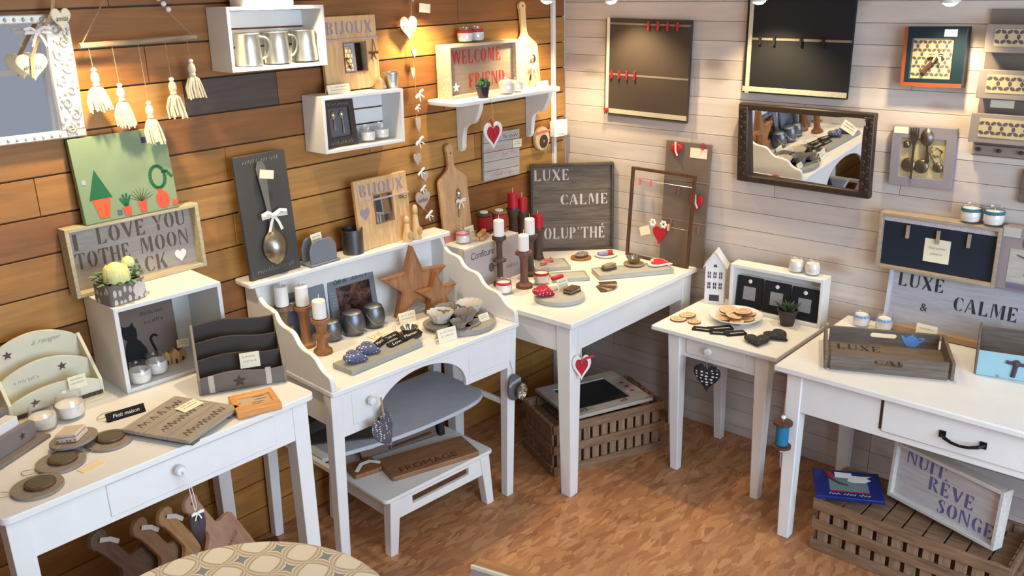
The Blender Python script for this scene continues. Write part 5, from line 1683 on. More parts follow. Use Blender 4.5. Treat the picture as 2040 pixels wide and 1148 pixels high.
# hanging from the desk
t = T('fabric_heart', 'grey word printed fabric heart hanging from the desk drawer knob', 'heart', (-1.688, -0.556, 0.552), -3)
hm = puffy_heart(0.112, 0.15, 0.022)
hm.v = [Matrix.Rotation(R(-18), 4, 'Y') @ Matrix.Rotation(R(18), 4, 'Z') @ v for v in hm.v]
P(hm, 'heart', dots('grey_word_fabric', (84, 80, 86), (206, 204, 206), 110, 0.26, (0.55, 1, 1.3)), t)
P(MB().tube([(0.003, 0.014, 0.126), (-0.002, 0.004, 0.11), (-0.002, 0, 0.05)], 0.0035, 6), 'cord', M_string, t)
t = T('mould_ornament', 'grey oval ornament with fluted silver mould hanging on the desk front right leg', 'ornament', (-1.036, -0.560, 0.487))
P(MB().prism([(x, z) for x, z in ell(0.038, 0.055, 36)], -0.012, 0.0), 'plaque', paint('plaque_grey', (92, 90, 94), 0.6), t, 0.004)
mm = Matrix.Translation((0.012, -0.012, -0.014)) @ Matrix.Rotation(R(90), 4, 'X')
vs, fs = [], []
n = 48
for j, (r, z) in enumerate(((0.018, 0.004), (0.022, 0.014), (0.03, 0.024))):
    for i in range(n):
        a = 2 * PI * i / n
        rr = r * (1 + (0.02 + 0.05 * j / 2) * math.cos(12 * a))
        vs.append((rr * math.cos(a), rr * math.sin(a) * 1.15, z))
for j in range(2):
    for i in range(n):
        fs.append((j * n + i, j * n + (i + 1) % n, (j + 1) * n + (i + 1) % n, (j + 1) * n + i))
fs.append(tuple(range(n)))
P(MB().add(vs, fs, mm), 'mould', M_steel, t, label='fluted silver mould')
P(MB().strip([(-0.036, -0.0125, 0.014), (-0.02, -0.014, 0.026), (0.03, -0.014, 0.03)], 0.014, 0.001, side=(0, 0, 1)), 'ribbon', M_grey, t)
P(MB().tube([(0.0, -0.004, 0.05), (-0.006, 0.006, 0.1), (-0.002, 0.028, 0.15)], 0.001, 5), 'cord', M_string, t)

# on the bowed shelf and on the stool
t = T('slate_sheet', 'dark slate sheet lying on the bowed lower shelf of the desk', 'slate', on_desk(-0.2, -0.235, 0.425), -38)
P(MB().box(-0.14, 0.12, -0.08, 0.08, 0, 0.006), 'sheet', M_slate, t, 0.001)
t = T('wooden_tray', 'dark tray on the left end of the bowed lower desk shelf', 'tray', on_desk(-0.3, -0.1, 0.4325 - 0.0075), 0)
P(MB().box(-0.07, 0.06, -0.06, 0.06, 0, 0.05), 'body', M_dark, t, 0.003)
SS = 0.2385
t = T('bread_board', 'brown FROMAGE cheese board lying on the white step stool', 'cutting board', (-1.352, -0.395, SS), -18)
P(MB().prism(rrect(-0.185, 0.185, -0.075, 0.085, 0.012), 0, 0.02, 'xy'), 'board', wood('chestnut_board', (128, 88, 58), (160, 116, 80), 0.5, 'x'), t, 0.004)
mt = script('FROMAGE', 0.035, 0.24, -0.02, 0, 0, 0)
mt.v = [Vector((v.x, v.z - 0.055, 0.0203 - v.y * 0.1)) for v in mt.v]
P(mt, 'lettering', M_walnut, t)
t = T('cutting_board', 'dark brown board leaning behind the FROMAGE cheese board on the stool', 'cutting board', (-1.36, -0.238, SS + 0.0065), -14, 22)
P(MB().box(-0.17, 0.17, 0, 0.016, 0, 0.085), 'board', wood('umber_board', (86, 58, 40), (112, 78, 54), 0.55, 'x'), t, 0.003)
P(MB().box(-0.135, -0.11, -0.001, 0, 0.03, 0.055), 'sticker', M_card, t, label='small white sticker')
P(MB().tube([(-0.05, -0.004, 0.012), (0.06, -0.006, 0.016), (0.14, -0.004, 0.02)], 0.0045, 8), 'peg_rail', M_walnut, t)
t = T('bread_slice_board', 'dark rounded board standing on edge at the right of the step stool', 'cutting board', (-1.165, -0.24, SS), 78, 4)
P(MB().prism([(-0.05, 0), (0.05, 0), (0.052, 0.06), (0.045, 0.105), (0.025, 0.13), (0.0, 0.138), (-0.025, 0.13), (-0.045, 0.105), (-0.052, 0.06)], -0.014, 0.014), 'board', paint('black_brown', (40, 32, 30), 0.6, 0.12), t, 0.006)
t = T('cutting_board', 'small brown board with white ribbon at the left end of the step stool', 'cutting board', (-1.575, -0.25, SS), -14)
P(MB().prism(rrect(-0.045, 0.07, -0.05, 0.05, 0.01), 0, 0.018, 'xy'), 'board', M_oak, t, 0.003)
P(MB().strip([(-0.03, -0.03, 0.02), (0.0, -0.01, 0.034), (0.04, 0.0, 0.03), (0.075, -0.02, 0.022)], 0.016, 0.001, side=(0, 1, 0.2)), 'ribbon', M_ribbon, t)

# ------------------------------------------------------------------ corner table
def ct(x, y):
    return (x - 0.0081 * (x + 3.4446), y - 0.0081 * (y + 2.7463))


CS = CT + 0.0005
box = make_crate('display_box', 'white display crate standing on the corner table beside the desk gallery', 'shelf crate', (-0.742, -0.192, CS), 0, 0.335, 0.18, 0.178, M_white2, 0.013, 1, gap=0.0)
t = T('jam_sign', 'grey Confiture sign board leaning on the front of the corner display crate', 'sign', (-0.755, -0.218, CS), 0, 2.5)
P(MB().box(-0.175, 0.165, 0, 0.009, 0, 0.182), 'board', paint('lilac_grey_board', (176, 166, 162), 0.75, 0.03), t, 0.001)
P(script('Confiture', 0.03, 0.14, -0.07, 0.132, 0, 0.15), 'lettering', M_ink, t)
P(script('maison', 0.022, 0.075, 0.11, 0.045, 0, 0.1), 'lettering', paint('rose_ink', (150, 110, 108), 0.8), t)
P(MB().prism(ell(0.017, 0.02, 20, -0.02, 0.075), -0.001, 0).box(0.0, 0.05, -0.001, 0, 0.074, 0.078), 'painted_spoon', paint('dark_grey_ink', (92, 84, 82), 0.8), t)
BT = CS + 0.1805
t = T('paddle_board', 'beech paddle board with tied spoon standing on the corner display crate', 'cutting board', (-0.812, -0.066, BT), 0, 5)
P(MB().prism(paddle(0.166, 0.285, 0.125, 0.036), 0, 0.016), 'board', M_beech, t, 0.003)
P(MB().lathe([(0.0, 0), (0.004, 0), (0.004, 0.001), (0, 0.001)], n=12, M=Matrix.Translation((0, -0.0005, 0.37)) @ Matrix.Rotation(R(90), 4, 'X')), 'hole', M_walnut, t)
P(MB().box(-0.08, 0.08, -0.0006, 0.0, 0.004, 0.034), 'pink_band', paint('faded_pink', (196, 120, 104), 0.75, 0.08), t, label='faded pink band')
P(spoon_mesh(0.12, 0.026, 0.036, Matrix.Translation((0.02, -0.008, 0.215)) @ Matrix.Rotation(R(6), 4, 'Y') @ Matrix.Rotation(PI, 4, 'Y')), 'spoon', M_steel, t)
bow(t, (0.018, -0.012, 0.165), 0.035, M_ribbon)
jar_candle('cream jar candle in front of the beech paddle board', (-0.842, -0.118, BT), 1.0, 0.044, M_pinkrib)
t = T('wooden_pegs', 'bundle of pale wooden pegs on the corner display crate', 'pegs', (-0.745, -0.135, BT), 25)
for i, (y, z, a) in enumerate(((-0.012, 0.009, 0), (0.012, 0.009, 6), (0.0, 0.026, 3))):
    P(MB().prism(rrect(-0.042, 0.042, -0.009, 0.009, 0.004), -0.008, 0.008, 'xy', Matrix.Translation((0, y, z)) @ Matrix.Rotation(R(a), 4, 'Z')), 'peg', M_beech, t, 0.002)


def thread_spool(label, loc, s, mat, rim):
    t = T('thread_spool', label, 'spool', loc)
    P(MB().lathe([(0, 0), (0.034 * s, 0), (0.034 * s, 0.009 * s), (0.02 * s, 0.012 * s), (0.02 * s, 0.074 * s), (0.034 * s, 0.077 * s), (0.034 * s, 0.086 * s), (0, 0.086 * s)], n=30), 'spool', rim, t)
    P(MB().lathe([(0.02 * s, 0.0125 * s), (0.028 * s, 0.014 * s), (0.029 * s, 0.043 * s), (0.028 * s, 0.072 * s), (0.02 * s, 0.0735 * s)], n=30, cap=False), 'thread', mat, t, label='wound thread')
    return t


M_redthr = paint('red_thread', (150, 18, 30), 0.8, 0.12, 90)
t = thread_spool('left wooden spool of red thread on the corner display crate', (-0.668, -0.078, BT), 1.05, M_redthr, M_walnut)
P(MB().lathe([(0, 0.0903), (0.018, 0.0903), (0.018, 0.096), (0.0, 0.0965)], n=20), 'tea_light', M_wax, t, label='white tea light')
t = thread_spool('right wooden spool of red thread on the corner display crate', (-0.6, -0.105, BT), 1.05, paint('rose_thread', (170, 44, 54), 0.8, 0.12, 90), M_oak)
P(MB().lathe([(0, 0.0903), (0.018, 0.0903), (0.018, 0.096), (0.0, 0.0965)], n=20), 'tea_light', M_wax, t, label='white tea light')
price_card('peach card between the paddle board and the red spools', (-0.762, -0.085, BT), 0.055, 0.05, 0, 12)
M_dkwood = wood('smoked_wood', (58, 42, 34), (88, 66, 50), 0.6, 'z')
for i, (x, y, h, ch) in enumerate(((-0.497, -0.095, 0.268, 0.068), (-0.433, -0.092, 0.238, 0.066), (-0.387, -0.147, 0.16, 0.062))):
    x, y = ct(x, y)
    candle_holder(['tallest dark candle holder with red candle behind the white candles', 'middle dark candle holder with red candle behind the white candles', 'lowest dark candle holder with red candle behind the white candles'][i], (x, y, CS), h, 0.031, 0.02, M_dkwood, ch, 0.0235, ['red pillar candle on the tallest dark holder', 'red pillar candle on the middle dark holder', 'red pillar candle on the lowest dark holder'][i], M_redwax, wick_dx=0.002)
for i, (x, y, h, ch, m, mid, rf) in enumerate(((-0.765, -0.254, 0.215, 0.068, M_dkwood, True, 0.03), (-0.722, -0.352, 0.158, 0.068, wood('red_brown_wood', (92, 58, 44), (128, 86, 66), 0.55, 'z'), False, 0.036), (-0.578, -0.262, 0.182, 0.07, M_dkwood, False, 0.036))):
    candle_holder(['slim dark candle holder with middle collar in front of the Confiture sign', 'short red brown candle holder in the middle of the white candle trio', 'dark candle holder at the right of the white candle trio'][i], (x, y, CS), h, rf, 0.0165 if not mid else 0.0125, m, ch, 0.0225, ['white pillar candle on the slim collared holder', 'white pillar candle on the short red brown holder', 'white pillar candle on the right dark holder'][i], mid=mid)
jar_candle('red ribbon jar candle beside the desk gallery on the corner table', (-0.832, -0.335, CS), 1.08, 0.042, M_redrib)
jar_candle('red ribbon jar candle behind the red heart on the corner table', (-0.640, -0.378, CS), 1.08, 0.042, M_redrib)
M_stone = paint('pale_stone', (170, 168, 160), 0.7, 0.05)
x, y = ct(-0.724, -0.543)
t = T('round_tray', 'round grey tray at the front of the corner table', 'tray', (x, y, CS))
P(MB().lathe([(0, 0), (0.1, 0), (0.103, 0.003), (0.103, 0.019), (0.099, 0.021), (0, 0.02)], n=48), 'dish', M_stone, t)
t = T('fabric_heart', 'red patterned fabric heart lying on the round grey tray', 'heart', (x - 0.055, y + 0.03, CS + 0.04), 15)
hm = puffy_heart(0.098, 0.088, 0.036)
hm.v = [Matrix.Rotation(R(-80), 4, 'X') @ v for v in hm.v]
P(hm, 'heart', dots('red_sprig_fabric', (170, 18, 44), (232, 160, 172), 95, 0.27), t)
t = T('biscuit_tag', 'stacked wooden tags on the round grey tray', 'wooden tags', (x + 0.045, y - 0.03, CS + 0.0215), -5)
for k in range(3):
    P(MB().box(-0.034, 0.034, -0.02, 0.02, 0.007 * k, 0.007 * k + 0.0062, Matrix.Rotation(R(6 * k), 4, 'Z')), 'tag', [M_walnut, M_driftwood, M_walnut][k], t, 0.001)
small_card('cream tag with red ribbon standing behind the wooden tags on the round tray', (x + 0.045, y + 0.015, CS + 0.022), 0.06, 0.048, -8, 10, 0)
t = T('ribbon_bow', 'small red gingham bow on the card behind the round tray', 'bow', (x + 0.05, y + 0.05, CS + 0.06), -5)
P(MB().box(-0.03, 0.03, -0.01, 0.01, 0.0, 0.016), 'knot', M_redrib, t, 0.005)


def slab(label, cx, cy, w, d, h, rz, mat, name='display_tray'):
    x, y = ct(cx, cy)
    t = T(name, label, 'tray', (x, y, CS), rz)
    P(MB().box(-w / 2, w / 2, -d / 2, d / 2, 0, h - 0.002), 'slab', mat, t, 0.002)
    P(MB().ring([(-w / 2, -d / 2), (w / 2, -d / 2), (w / 2, d / 2), (-w / 2, d / 2)], [(-w / 2 + 0.006, -d / 2 + 0.006), (w / 2 - 0.006, -d / 2 + 0.006), (w / 2 - 0.006, d / 2 - 0.006), (-w / 2 + 0.006, d / 2 - 0.006)], h - 0.002, h + 0.002, 'xy'), 'rim', mat, t)
    return t, x, y


t, x, y = slab('long grey tray with a red heart near the right end of the corner table', -0.262, -0.585, 0.34, 0.115, 0.02, -36, M_stone)
x, y = ct(-0.128, -0.645)
t = T('heart_plaque', 'flat red heart with white rim on the long grey tray', 'heart', (x, y, CS + 0.0225), 20)
P(MB().prism(heart(0.115, 0.105), 0.0, 0.006, 'xy'), 'rim', M_white, t, 0.001)
P(MB().prism(heart(0.088, 0.078), 0.006, 0.009, 'xy'), 'heart', paint('coral_red', (206, 40, 52), 0.6), t, label='red heart')
x, y = ct(-0.208, -0.555)
cake_mold('silver fluted mould in the middle of the long grey tray', (x, y, CS + 0.0225), 1.0, M_steel, M_driftwood)
x, y = ct(-0.335, -0.51)
t = T('wooden_brackets', 'stack of small scalloped wood pieces on the left of the long grey tray', 'wooden tags', (x, y, CS + 0.0225), -25)
for k in range(3):
    P(MB().prism([(-0.034, -0.012), (0.034, -0.012), (0.03, 0.0), (0.036, 0.01), (0.0, 0.016), (-0.036, 0.01), (-0.03, 0.0)], 0.008 * k, 0.008 * k + 0.007, 'xy', Matrix.Rotation(R(9 * k), 4, 'Z')), 'piece', [M_walnut, M_driftwood, M_driftwood][k], t, 0.001)
t, x, y = slab('square pale tray with a red cord in front of the dark LUXE tray', -0.415, -0.235, 0.17, 0.13, 0.016, -38, M_stone)
x, y = ct(-0.43, -0.22)
tag(P(MB().tube(smooth_path([(x - 0.03, y, CS + 0.024), (x - 0.005, y - 0.012, CS + 0.026), (x + 0.025, y + 0.01, CS + 0.026), (x + 0.045, y - 0.01, CS + 0.024), (x + 0.06, y + 0.015, CS + 0.024)]), 0.006, 8), 'red_cord', paint('faded_red_cord', (200, 96, 96), 0.8), None, loc=(x, y, CS + 0.018)), 'faded red cord lying on the square pale tray', 'cord')
small_card('cream card standing behind the right dark candle holder', ct(-0.50, -0.19) + (CS,), 0.05, 0.045, -30, 10, 0)
t, x, y = slab('small pale tray with thin pens between round tray and long tray', -0.49, -0.41, 0.16, 0.1, 0.014, -40, M_stone)
t = T('scalloped_tags', 'fan of small wooden tags at the front middle of the corner table', 'wooden tags', ct(-0.505, -0.605) + (CS,), -8)
for k in range(5):
    a = R(-30 + 22 * k)
    P(MB().prism([(-0.014, -0.075), (0.014, -0.075), (0.014, 0.0), (-0.014, 0.0)], 0.003 * k, 0.003 * k + 0.004, 'xy', Matrix.Translation((0.0, 0.025, 0)) @ Matrix.Rotation(a, 4, 'Z') ), 'tag', M_driftwood if k % 2 else M_walnut, t, 0.001)
x, y = ct(-0.222, -0.268)
t = T('coaster', 'round dark wooden coaster with lace bundle at the back of the corner table', 'coaster', (x, y, CS))
P(MB().lathe([(0, 0), (0.048, 0), (0.048, 0.008), (0, 0.008)], n=36), 'disc', M_oak, t, 0.001)
P(MB().ball((0.006, 0, 0.018), (0.038, 0.026, 0.013), 16, 8), 'lace_bundle', dots('grey_lace', (120, 110, 106), (190, 182, 176), 140, 0.25), t)
x, y = ct(-0.12, -0.335)
t = T('white_ring', 'white ribbon ring with lavender roll at the back of the corner table', 'ornament', (x, y, CS))
P(MB().lathe([(0.04, 0), (0.05, 0.004), (0.054, 0.01), (0.05, 0.012), (0.04, 0.006)], n=36, cap=False), 'ring', M_white, t)
P(MB().tube([(-0.03, 0.02, 0.012), (0.03, -0.01, 0.014)], 0.01, 10), 'roll', paint('lavender_fabric', (150, 150, 182), 0.8), t)
P(MB().tube([(0.012, -0.001, 0.0137), (0.034, -0.012, 0.0145)], 0.0105, 10), 'red_end', M_redrib, t)
# heart hanging at the front leg
t = T('heart_ornament', 'small red heart in white frame hanging on the corner table front leg', 'heart', (-0.884, -0.78, 0.578), -40)
P(MB().ring(heart(0.074, 0.105), heart(0.05, 0.076), -0.006, 0.002), 'frame', M_white, t, 0.001)
P(MB().prism(heart(0.051, 0.077), -0.004, 0.001), 'fabric', dots('red_print', (176, 26, 42), (206, 70, 80), 160, 0.2), t)
P(MB().tube([(0, 0, 0.03), (0.0, 0.0, 0.1), (0.0, 0.005, 0.15)], 0.001, 5), 'cord', M_ribbon, t)
P(MB().strip([(-0.006, -0.008, 0.03), (0.02, -0.01, 0.042), (0.048, -0.01, 0.05)], 0.01, 0.001, side=(0, 0, 1)), 'ribbon', M_redrib, t)

# LUXE CALME tray in the corner
t = make_tray('luxe_tray', 'dark weathered LUXE CALME tray with white stencil letters leaning in the corner', 'sign', (-0.170, -0.178, CS), -45, 0.392, 0.415, 0.018, wood('smoked_frame', (56, 46, 40), (84, 72, 62), 0.7, 'x'), M_greywood, 0.011, 1.0, back=0.02)
M_wst = paint('white_stencil', (206, 198, 188), 0.85, 0.08)
P(stencil(MB(), 'LUXE', 0.052, -0.178, 0.338, 0.165, 0.018), 'lettering', M_wst, t)
P(stencil(MB(), 'CALME', 0.05, -0.055, 0.22, 0.225, 0.018), 'lettering', M_wst, t)
P(stencil(MB(), "VOLUP'TH\u00c9", 0.055, -0.178, 0.055, 0.335, 0.018), 'lettering', M_wst, t)
for k in (0.145, 0.29):
    P(MB().box(-0.18, 0.18, 0.0172, 0.018, k, k + 0.002), 'plank_gap', M_walnut, t)

# frame with hanging hearts, and the brown board behind it
t = T('wire_board', 'thin dark wooden frame with clipped red heart on the right wall by the corner', 'memo frame', (-0.088, -0.59, CS), -92, 5)
P(MB().ring(rrect(-0.17, 0.17, 0, 0.415, 0.002), rrect(-0.158, 0.158, 0.013, 0.402, 0.001), 0, 0.014), 'frame', M_walnut, t, 0.001)
for z in (0.36, 0.17):
    P(MB().tube([(-0.158, 0.006, z), (0.158, 0.006, z)], 0.0008, 5), 'wire', M_steel, t)
for x, z in ((-0.12, 0.352), (-0.06, 0.352), (0.052, 0.168), (-0.02, 0.168)):
    P(MB().cbox((x, 0.003, z), (0.008, 0.01, 0.03)), 'peg', M_pinkrib if z > 0.3 else M_pine, t, 0.001)
for x in (-0.028, 0.03):
    fm = MB()
    for k in range(6):
        fm.ball((x + 0.012 * math.cos(k * PI / 3), -0.004, 0.178 + 0.012 * math.sin(k * PI / 3)), (0.0075, 0.003, 0.0075), 8, 5)
    P(fm, 'flower', M_white, t)
P(MB().prism(heart(0.07, 0.08, cx=0.01, cz=0.125), -0.002, 0.008), 'hanging_heart', M_red, t, 0.002, label='clipped red heart')
P(MB().box(-0.025, 0.03, -0.004, -0.0032, 0.115, 0.155, Matrix.Rotation(R(-20), 4, 'Y') @ Matrix.Translation((-0.02, 0, 0.015))), 'price_tag', M_card, t)
t = T('memo_board', 'tall taupe board with two red hearts leaning behind the thin dark frame', 'memo board', (-0.048, -0.697, CS), -90, 3.2)
P(MB().box(-0.112, 0.112, 0, 0.012, 0, 0.545), 'board', M_taupe, t, 0.001)
for x, z, k in ((-0.055, 0.505, 0.055), (0.062, 0.288, 0.068)):
    h_ = puffy_heart(k, k * 1.1, 0.016)
    h_.v = [v + Vector((x, -0.008, z)) for v in h_.v]
    h_ = P(h_, 'heart', M_red, t, label='red felt heart')
    P(MB().strip([(x, -0.018, z + 0.04), (x + 0.004, -0.019, z), (x + 0.014, -0.018, z - 0.02)], 0.008, 0.001, side=(1, 0, 0.3)), 'ribbon', M_ribbon, t)
P(MB().box(0.012, 0.095, -0.0015, -0.0005, 0.482, 0.525), 'card', M_card, t, label='cream card')
for x, z in ((-0.03, 0.53), (0.075, 0.535), (0.08, 0.17), (-0.06, 0.18), (-0.03, 0.33)):
    P(MB().cbox((x, -0.005, z), (0.007, 0.008, 0.03)), 'peg', M_redrib if z > 0.4 else paint('brown_peg', (150, 96, 76), 0.7), t, 0.001)
for z in (0.375, 0.195):
    P(MB().box(-0.112, 0.112, -0.0012, 0, z, z + 0.004), 'band', paint('taupe_band', (134, 116, 102), 0.8), t)

# ------------------------------------------------------------------ right wall: u runs to the right, so world y = -u
RZ = -90
M_memo = paint('taupe_fabric', (66, 53, 41), 0.85, 0.05)
M_lacerib = dots('lace_ribbon', (226, 212, 190), (186, 166, 140), 200, 0.2)
M_tape = dots('check_tape', (196, 184, 156), (150, 140, 118), 120, 0.3)
t = T('memo_board', 'brown square memo board with red pegs and lace ribbon on the white wall', 'memo board', (-0.024, -0.467, 1.404), RZ, 0, 0.9)
P(MB().box(-0.218, 0.218, 0, 0.018, 0, 0.428), 'board', M_memo, t, 0.001)
P(MB().box(-0.212, -0.196, -0.0015, 0, 0.0, 0.43), 'lace_strip', M_lacerib, t, label='upright lace strip')
P(MB().box(-0.212, 0.218, -0.002, -0.0005, 0.012, 0.032), 'lace_strip', M_tape, t, label='level lace strip')
for z in (0.182, 0.402):
    P(MB().box(-0.196, 0.218, -0.001, 0, z, z + 0.008), 'band', paint('taupe_band', (134, 116, 102), 0.8), t)
for k in range(4):
    P(MB().cbox((-0.178 + 0.042 * k, -0.006, 0.186), (0.008, 0.01, 0.036)), 'peg', M_red, t, 0.001)
    P(MB().cbox((0.012 + 0.048 * k, -0.006, 0.402), (0.009, 0.01, 0.036)), 'peg', M_red, t, 0.001)
hh = puffy_heart(0.028, 0.03, 0.01)
hh.v = [v + Vector((-0.203, -0.006, 0.02)) for v in hh.v]
P(hh, 'heart', M_red, t)
t = T('memo_board', 'black memo board with checked tape and dark pegs above the carved mirror', 'memo board', (-0.024, -1.158, 1.548), RZ, 0, 0.4)
P(MB().box(-0.216, 0.216, 0, 0.018, 0, 0.42), 'board', paint('black_fabric', (15, 14, 14), 0.85, 0.08), t, 0.001)
P(MB().box(-0.205, -0.188, -0.0015, 0, 0.0, 0.42), 'tape', M_tape, t, label='upright checked tape')
P(MB().box(-0.216, 0.216, -0.0018, -0.0005, 0.006, 0.026), 'tape', M_tape, t, label='level checked tape')
P(MB().box(-0.188, 0.216, -0.001, 0, 0.208, 0.217), 'tape', paint('gold_band', (128, 118, 90), 0.7), t)
for x in (-0.15, -0.09, 0.02, 0.11):
    P(MB().cbox((x, -0.006, 0.207), (0.009, 0.01, 0.034)), 'peg', M_black, t, 0.001)
# carved dark mirror
M_carve = wood('carved_dark_wood', (30, 21, 15), (62, 46, 34), 0.45, 'z', 30)
t = T('wall_mirror', 'wide mirror in dark carved wooden frame on the white wall', 'mirror', (-0.045, -1.227, 1.186), RZ - 2, -3.5)
w2, h = 0.28, 0.324
fm = MB()
P(MB().box(-w2 - 0.003, w2 + 0.003, 0, 0.03, h - 0.026, h), 'frame_top', M_carve, t, 0.006)
P(MB().box(-w2 - 0.003, w2 + 0.003, 0, 0.03, 0, 0.028), 'frame_bottom', M_carve, t, 0.006)
for s in (-1, 1):
    P(MB().box(s * (w2 - 0.02) - 0.022, s * (w2 - 0.02) + 0.022, -0.002, 0.03, 0.012, h - 0.012), 'frame_side', M_carve, t, 0.006)
    cm = MB()
    g = random.Random(s + 5)
    for k in range(13):
        z = 0.035 + k * 0.0213
        cm.ball((s * (w2 - 0.02) + 0.008 * (-1) ** k, -0.003, z), (0.008, 0.004, 0.009), 8, 5).ball((s * (w2 - 0.02) - 0.009 * (-1) ** k, -0.003, z + 0.008), (0.005, 0.004, 0.006), 8, 5)
    P(cm, 'carving', M_carve, t)
P(MB().box(-w2 + 0.03, w2 - 0.03, -0.002, 0.002, -0.142, 0.142, Matrix.Translation((0, 0.015, 0.162)) @ Matrix.Rotation(R(-2.4), 4, 'Z') @ Matrix.Rotation(R(2.3), 4, 'X')), 'glass', M_mirror, t)
small_card('cream tag stuck in the top right corner of the dark carved mirror', (-0.069, -1.405, 1.435), 0.06, 0.036, RZ, 0, 28)
# teal key frame
M_mosaic = None


def tile_mat(name, ground, dark):
    """paper printed with rows of six petal stars"""
    m, nt, b = nodes_of(name)
    tc = nt.nodes.new('ShaderNodeTexCoord')
    mp = nt.nodes.new('ShaderNodeMapping')
    mp.inputs['Scale'].default_value = (42, 1, 42)
    nt.links.new(tc.outputs['Object'], mp.inputs[0])
    v = nt.nodes.new('ShaderNodeTexVoronoi')
    v.inputs['Scale'].default_value = 1.0
    v.inputs['Randomness'].default_value = 0.0
    nt.links.new(mp.outputs[0], v.inputs['Vector'])
    r = ramp(nt, v.outputs['Distance'], srgb(dark), srgb(ground), 0.3, 0.36)
    nt.links.new(r.outputs[0], b.inputs['Base Color'])
    b.inputs['Roughness'].default_value = 0.7
    return m


M_star_paper = paint('straw_paper', (184, 170, 124), 0.75, 0.05)
M_petal = paint('mauve_petals', (86, 72, 78), 0.75, 0.05)


def star_paper(parent, x0, x1, z0, z1, y, cell):
    """ground sheet with printed petals at the points of a star grid"""
    P(MB().box(x0, x1, y, y + 0.0015, z0, z1), 'paper', M_star_paper, parent, label='straw coloured paper')
    mb = MB()
    for i in range(-2, int((x1 - x0) / cell) + 3):
        for j in range(-1, int((z1 - z0) / (cell * 0.866)) + 3):
            cx, cz = x0 + (i + 0.5 * (j % 2)) * cell, z0 + j * cell * 0.866
            for a in (0, 60, 120):
                x, z = cx + 0.5 * cell * math.cos(R(a)), cz + 0.5 * cell * math.sin(R(a))
                if x0 + cell * 0.12 < x < x1 - cell * 0.12 and z0 + cell * 0.12 < z < z1 - cell * 0.12:
                    M = Matrix.Translation((x, 0, z)) @ Matrix.Rotation(R(-a + 90), 4, 'Y')
                    mb.prism([(-0.27 * cell, 0), (-0.12 * cell, -0.15 * cell), (0.12 * cell, -0.15 * cell), (0.27 * cell, 0), (0.12 * cell, 0.15 * cell), (-0.12 * cell, 0.15 * cell)], y - 0.0004, y, 'xz', M)
    P(mb, 'printed_pattern', M_petal, parent, smooth=False, label='mauve petal star pattern')


t = T('key_frame', 'teal and orange box frame with a wooden key on star paper', 'picture', (-0.045, -1.677, 1.613), RZ, 0, -0.8)
P(MB().ring(rrect(-0.104, 0.104, 0, 0.204, 0.003), rrect(-0.092, 0.092, 0.012, 0.192, 0.002), 0, 0.042), 'outer_frame', paint('teal_black', (24, 34, 38), 0.5, 0.08), t, 0.002)
P(MB().ring(rrect(-0.101, 0.1045, 0.003, 0.205, 0.002), rrect(-0.074, 0.062, 0.028, 0.166, 0.002), -0.001, 0.012), 'mount', paint('dark_teal', (24, 42, 50), 0.35, 0.06), t, 0.002, label='dark teal mount')
P(MB().box(-0.104, -0.092, -0.002, 0, 0.0, 0.204).box(-0.092, 0.104, -0.002, 0, 0.0, 0.014), 'edge_strip', paint('orange_strip', (150, 74, 38), 0.5, 0.12), t, label='orange painted edge')
star_paper(t, -0.074, 0.062, 0.028, 0.166, 0.01, 0.032)
kb = MB()
kb.tube([(-0.03, 0.004, 0.05), (-0.015, 0.003, 0.07), (0.012, 0.002, 0.1)], [0.009, 0.008, 0.007], 8).tube([(0.012, 0.002, 0.1), (0.026, 0.0, 0.12), (0.03, 0.0, 0.128)], [0.007, 0.01, 0.004], 8)
P(kb, 'wooden_key', M_walnut, t)
bow(t, (0.014, -0.006, 0.112), 0.03, M_string)
P(MB().strip([(0.02, -0.004, 0.112), (0.026, -0.006, 0.098), (0.024, -0.005, 0.085)], 0.007, 0.001, side=(1, 0, 0)), 'blue_ribbon', paint('pale_blue_ribbon', (150, 186, 200), 0.7), t)
P(MB().box(0.03, 0.072, -0.0022, -0.001, 0.172, 0.196), 'price_sticker', M_white, t, label='white price sticker')
# cutlery frame
t = T('cutlery_picture', 'grey frame with old spoons and forks on straw paper', 'picture', (-0.024, -1.675, 1.25), RZ, 0, -1.4)
P(MB().ring(rrect(-0.112, 0.112, 0, 0.22, 0.002), rrect(-0.078, 0.078, 0.034, 0.176, 0.001), 0, 0.018), 'frame', paint('mauve_grey_frame', (136, 130, 136), 0.6, 0.05), t, 0.002)
P(MB().box(-0.078, 0.078, 0.009, 0.012, 0.034, 0.176), 'paper', M_star_paper, t)
M_old = metalmat('tarnished_silver', (128, 118, 104), 0.4)
P(spoon_mesh(0.125, 0.046, 0.062, Matrix.Translation((0.012, -0.006, 0.215)) @ Matrix.Rotation(R(-4), 4, 'Y') @ Matrix.Rotation(PI, 4, 'Y')), 'spoon', M_old, t)
fk = MB().prism([(-0.003, 0.0), (0.003, 0.0), (0.004, 0.12), (0.014, 0.15), (0.014, 0.185), (0.011, 0.185), (0.009, 0.158), (0.006, 0.158), (0.005, 0.185), (0.001, 0.185), (0.0, 0.158), (-0.003, 0.158), (-0.004, 0.185), (-0.008, 0.185), (-0.009, 0.158), (-0.011, 0.158), (-0.013, 0.185), (-0.016, 0.185), (-0.015, 0.15), (-0.004, 0.12)], -0.007, -0.004, 'xz', Matrix.Translation((-0.03, 0, 0.03)))
P(fk, 'fork', M_old, t)
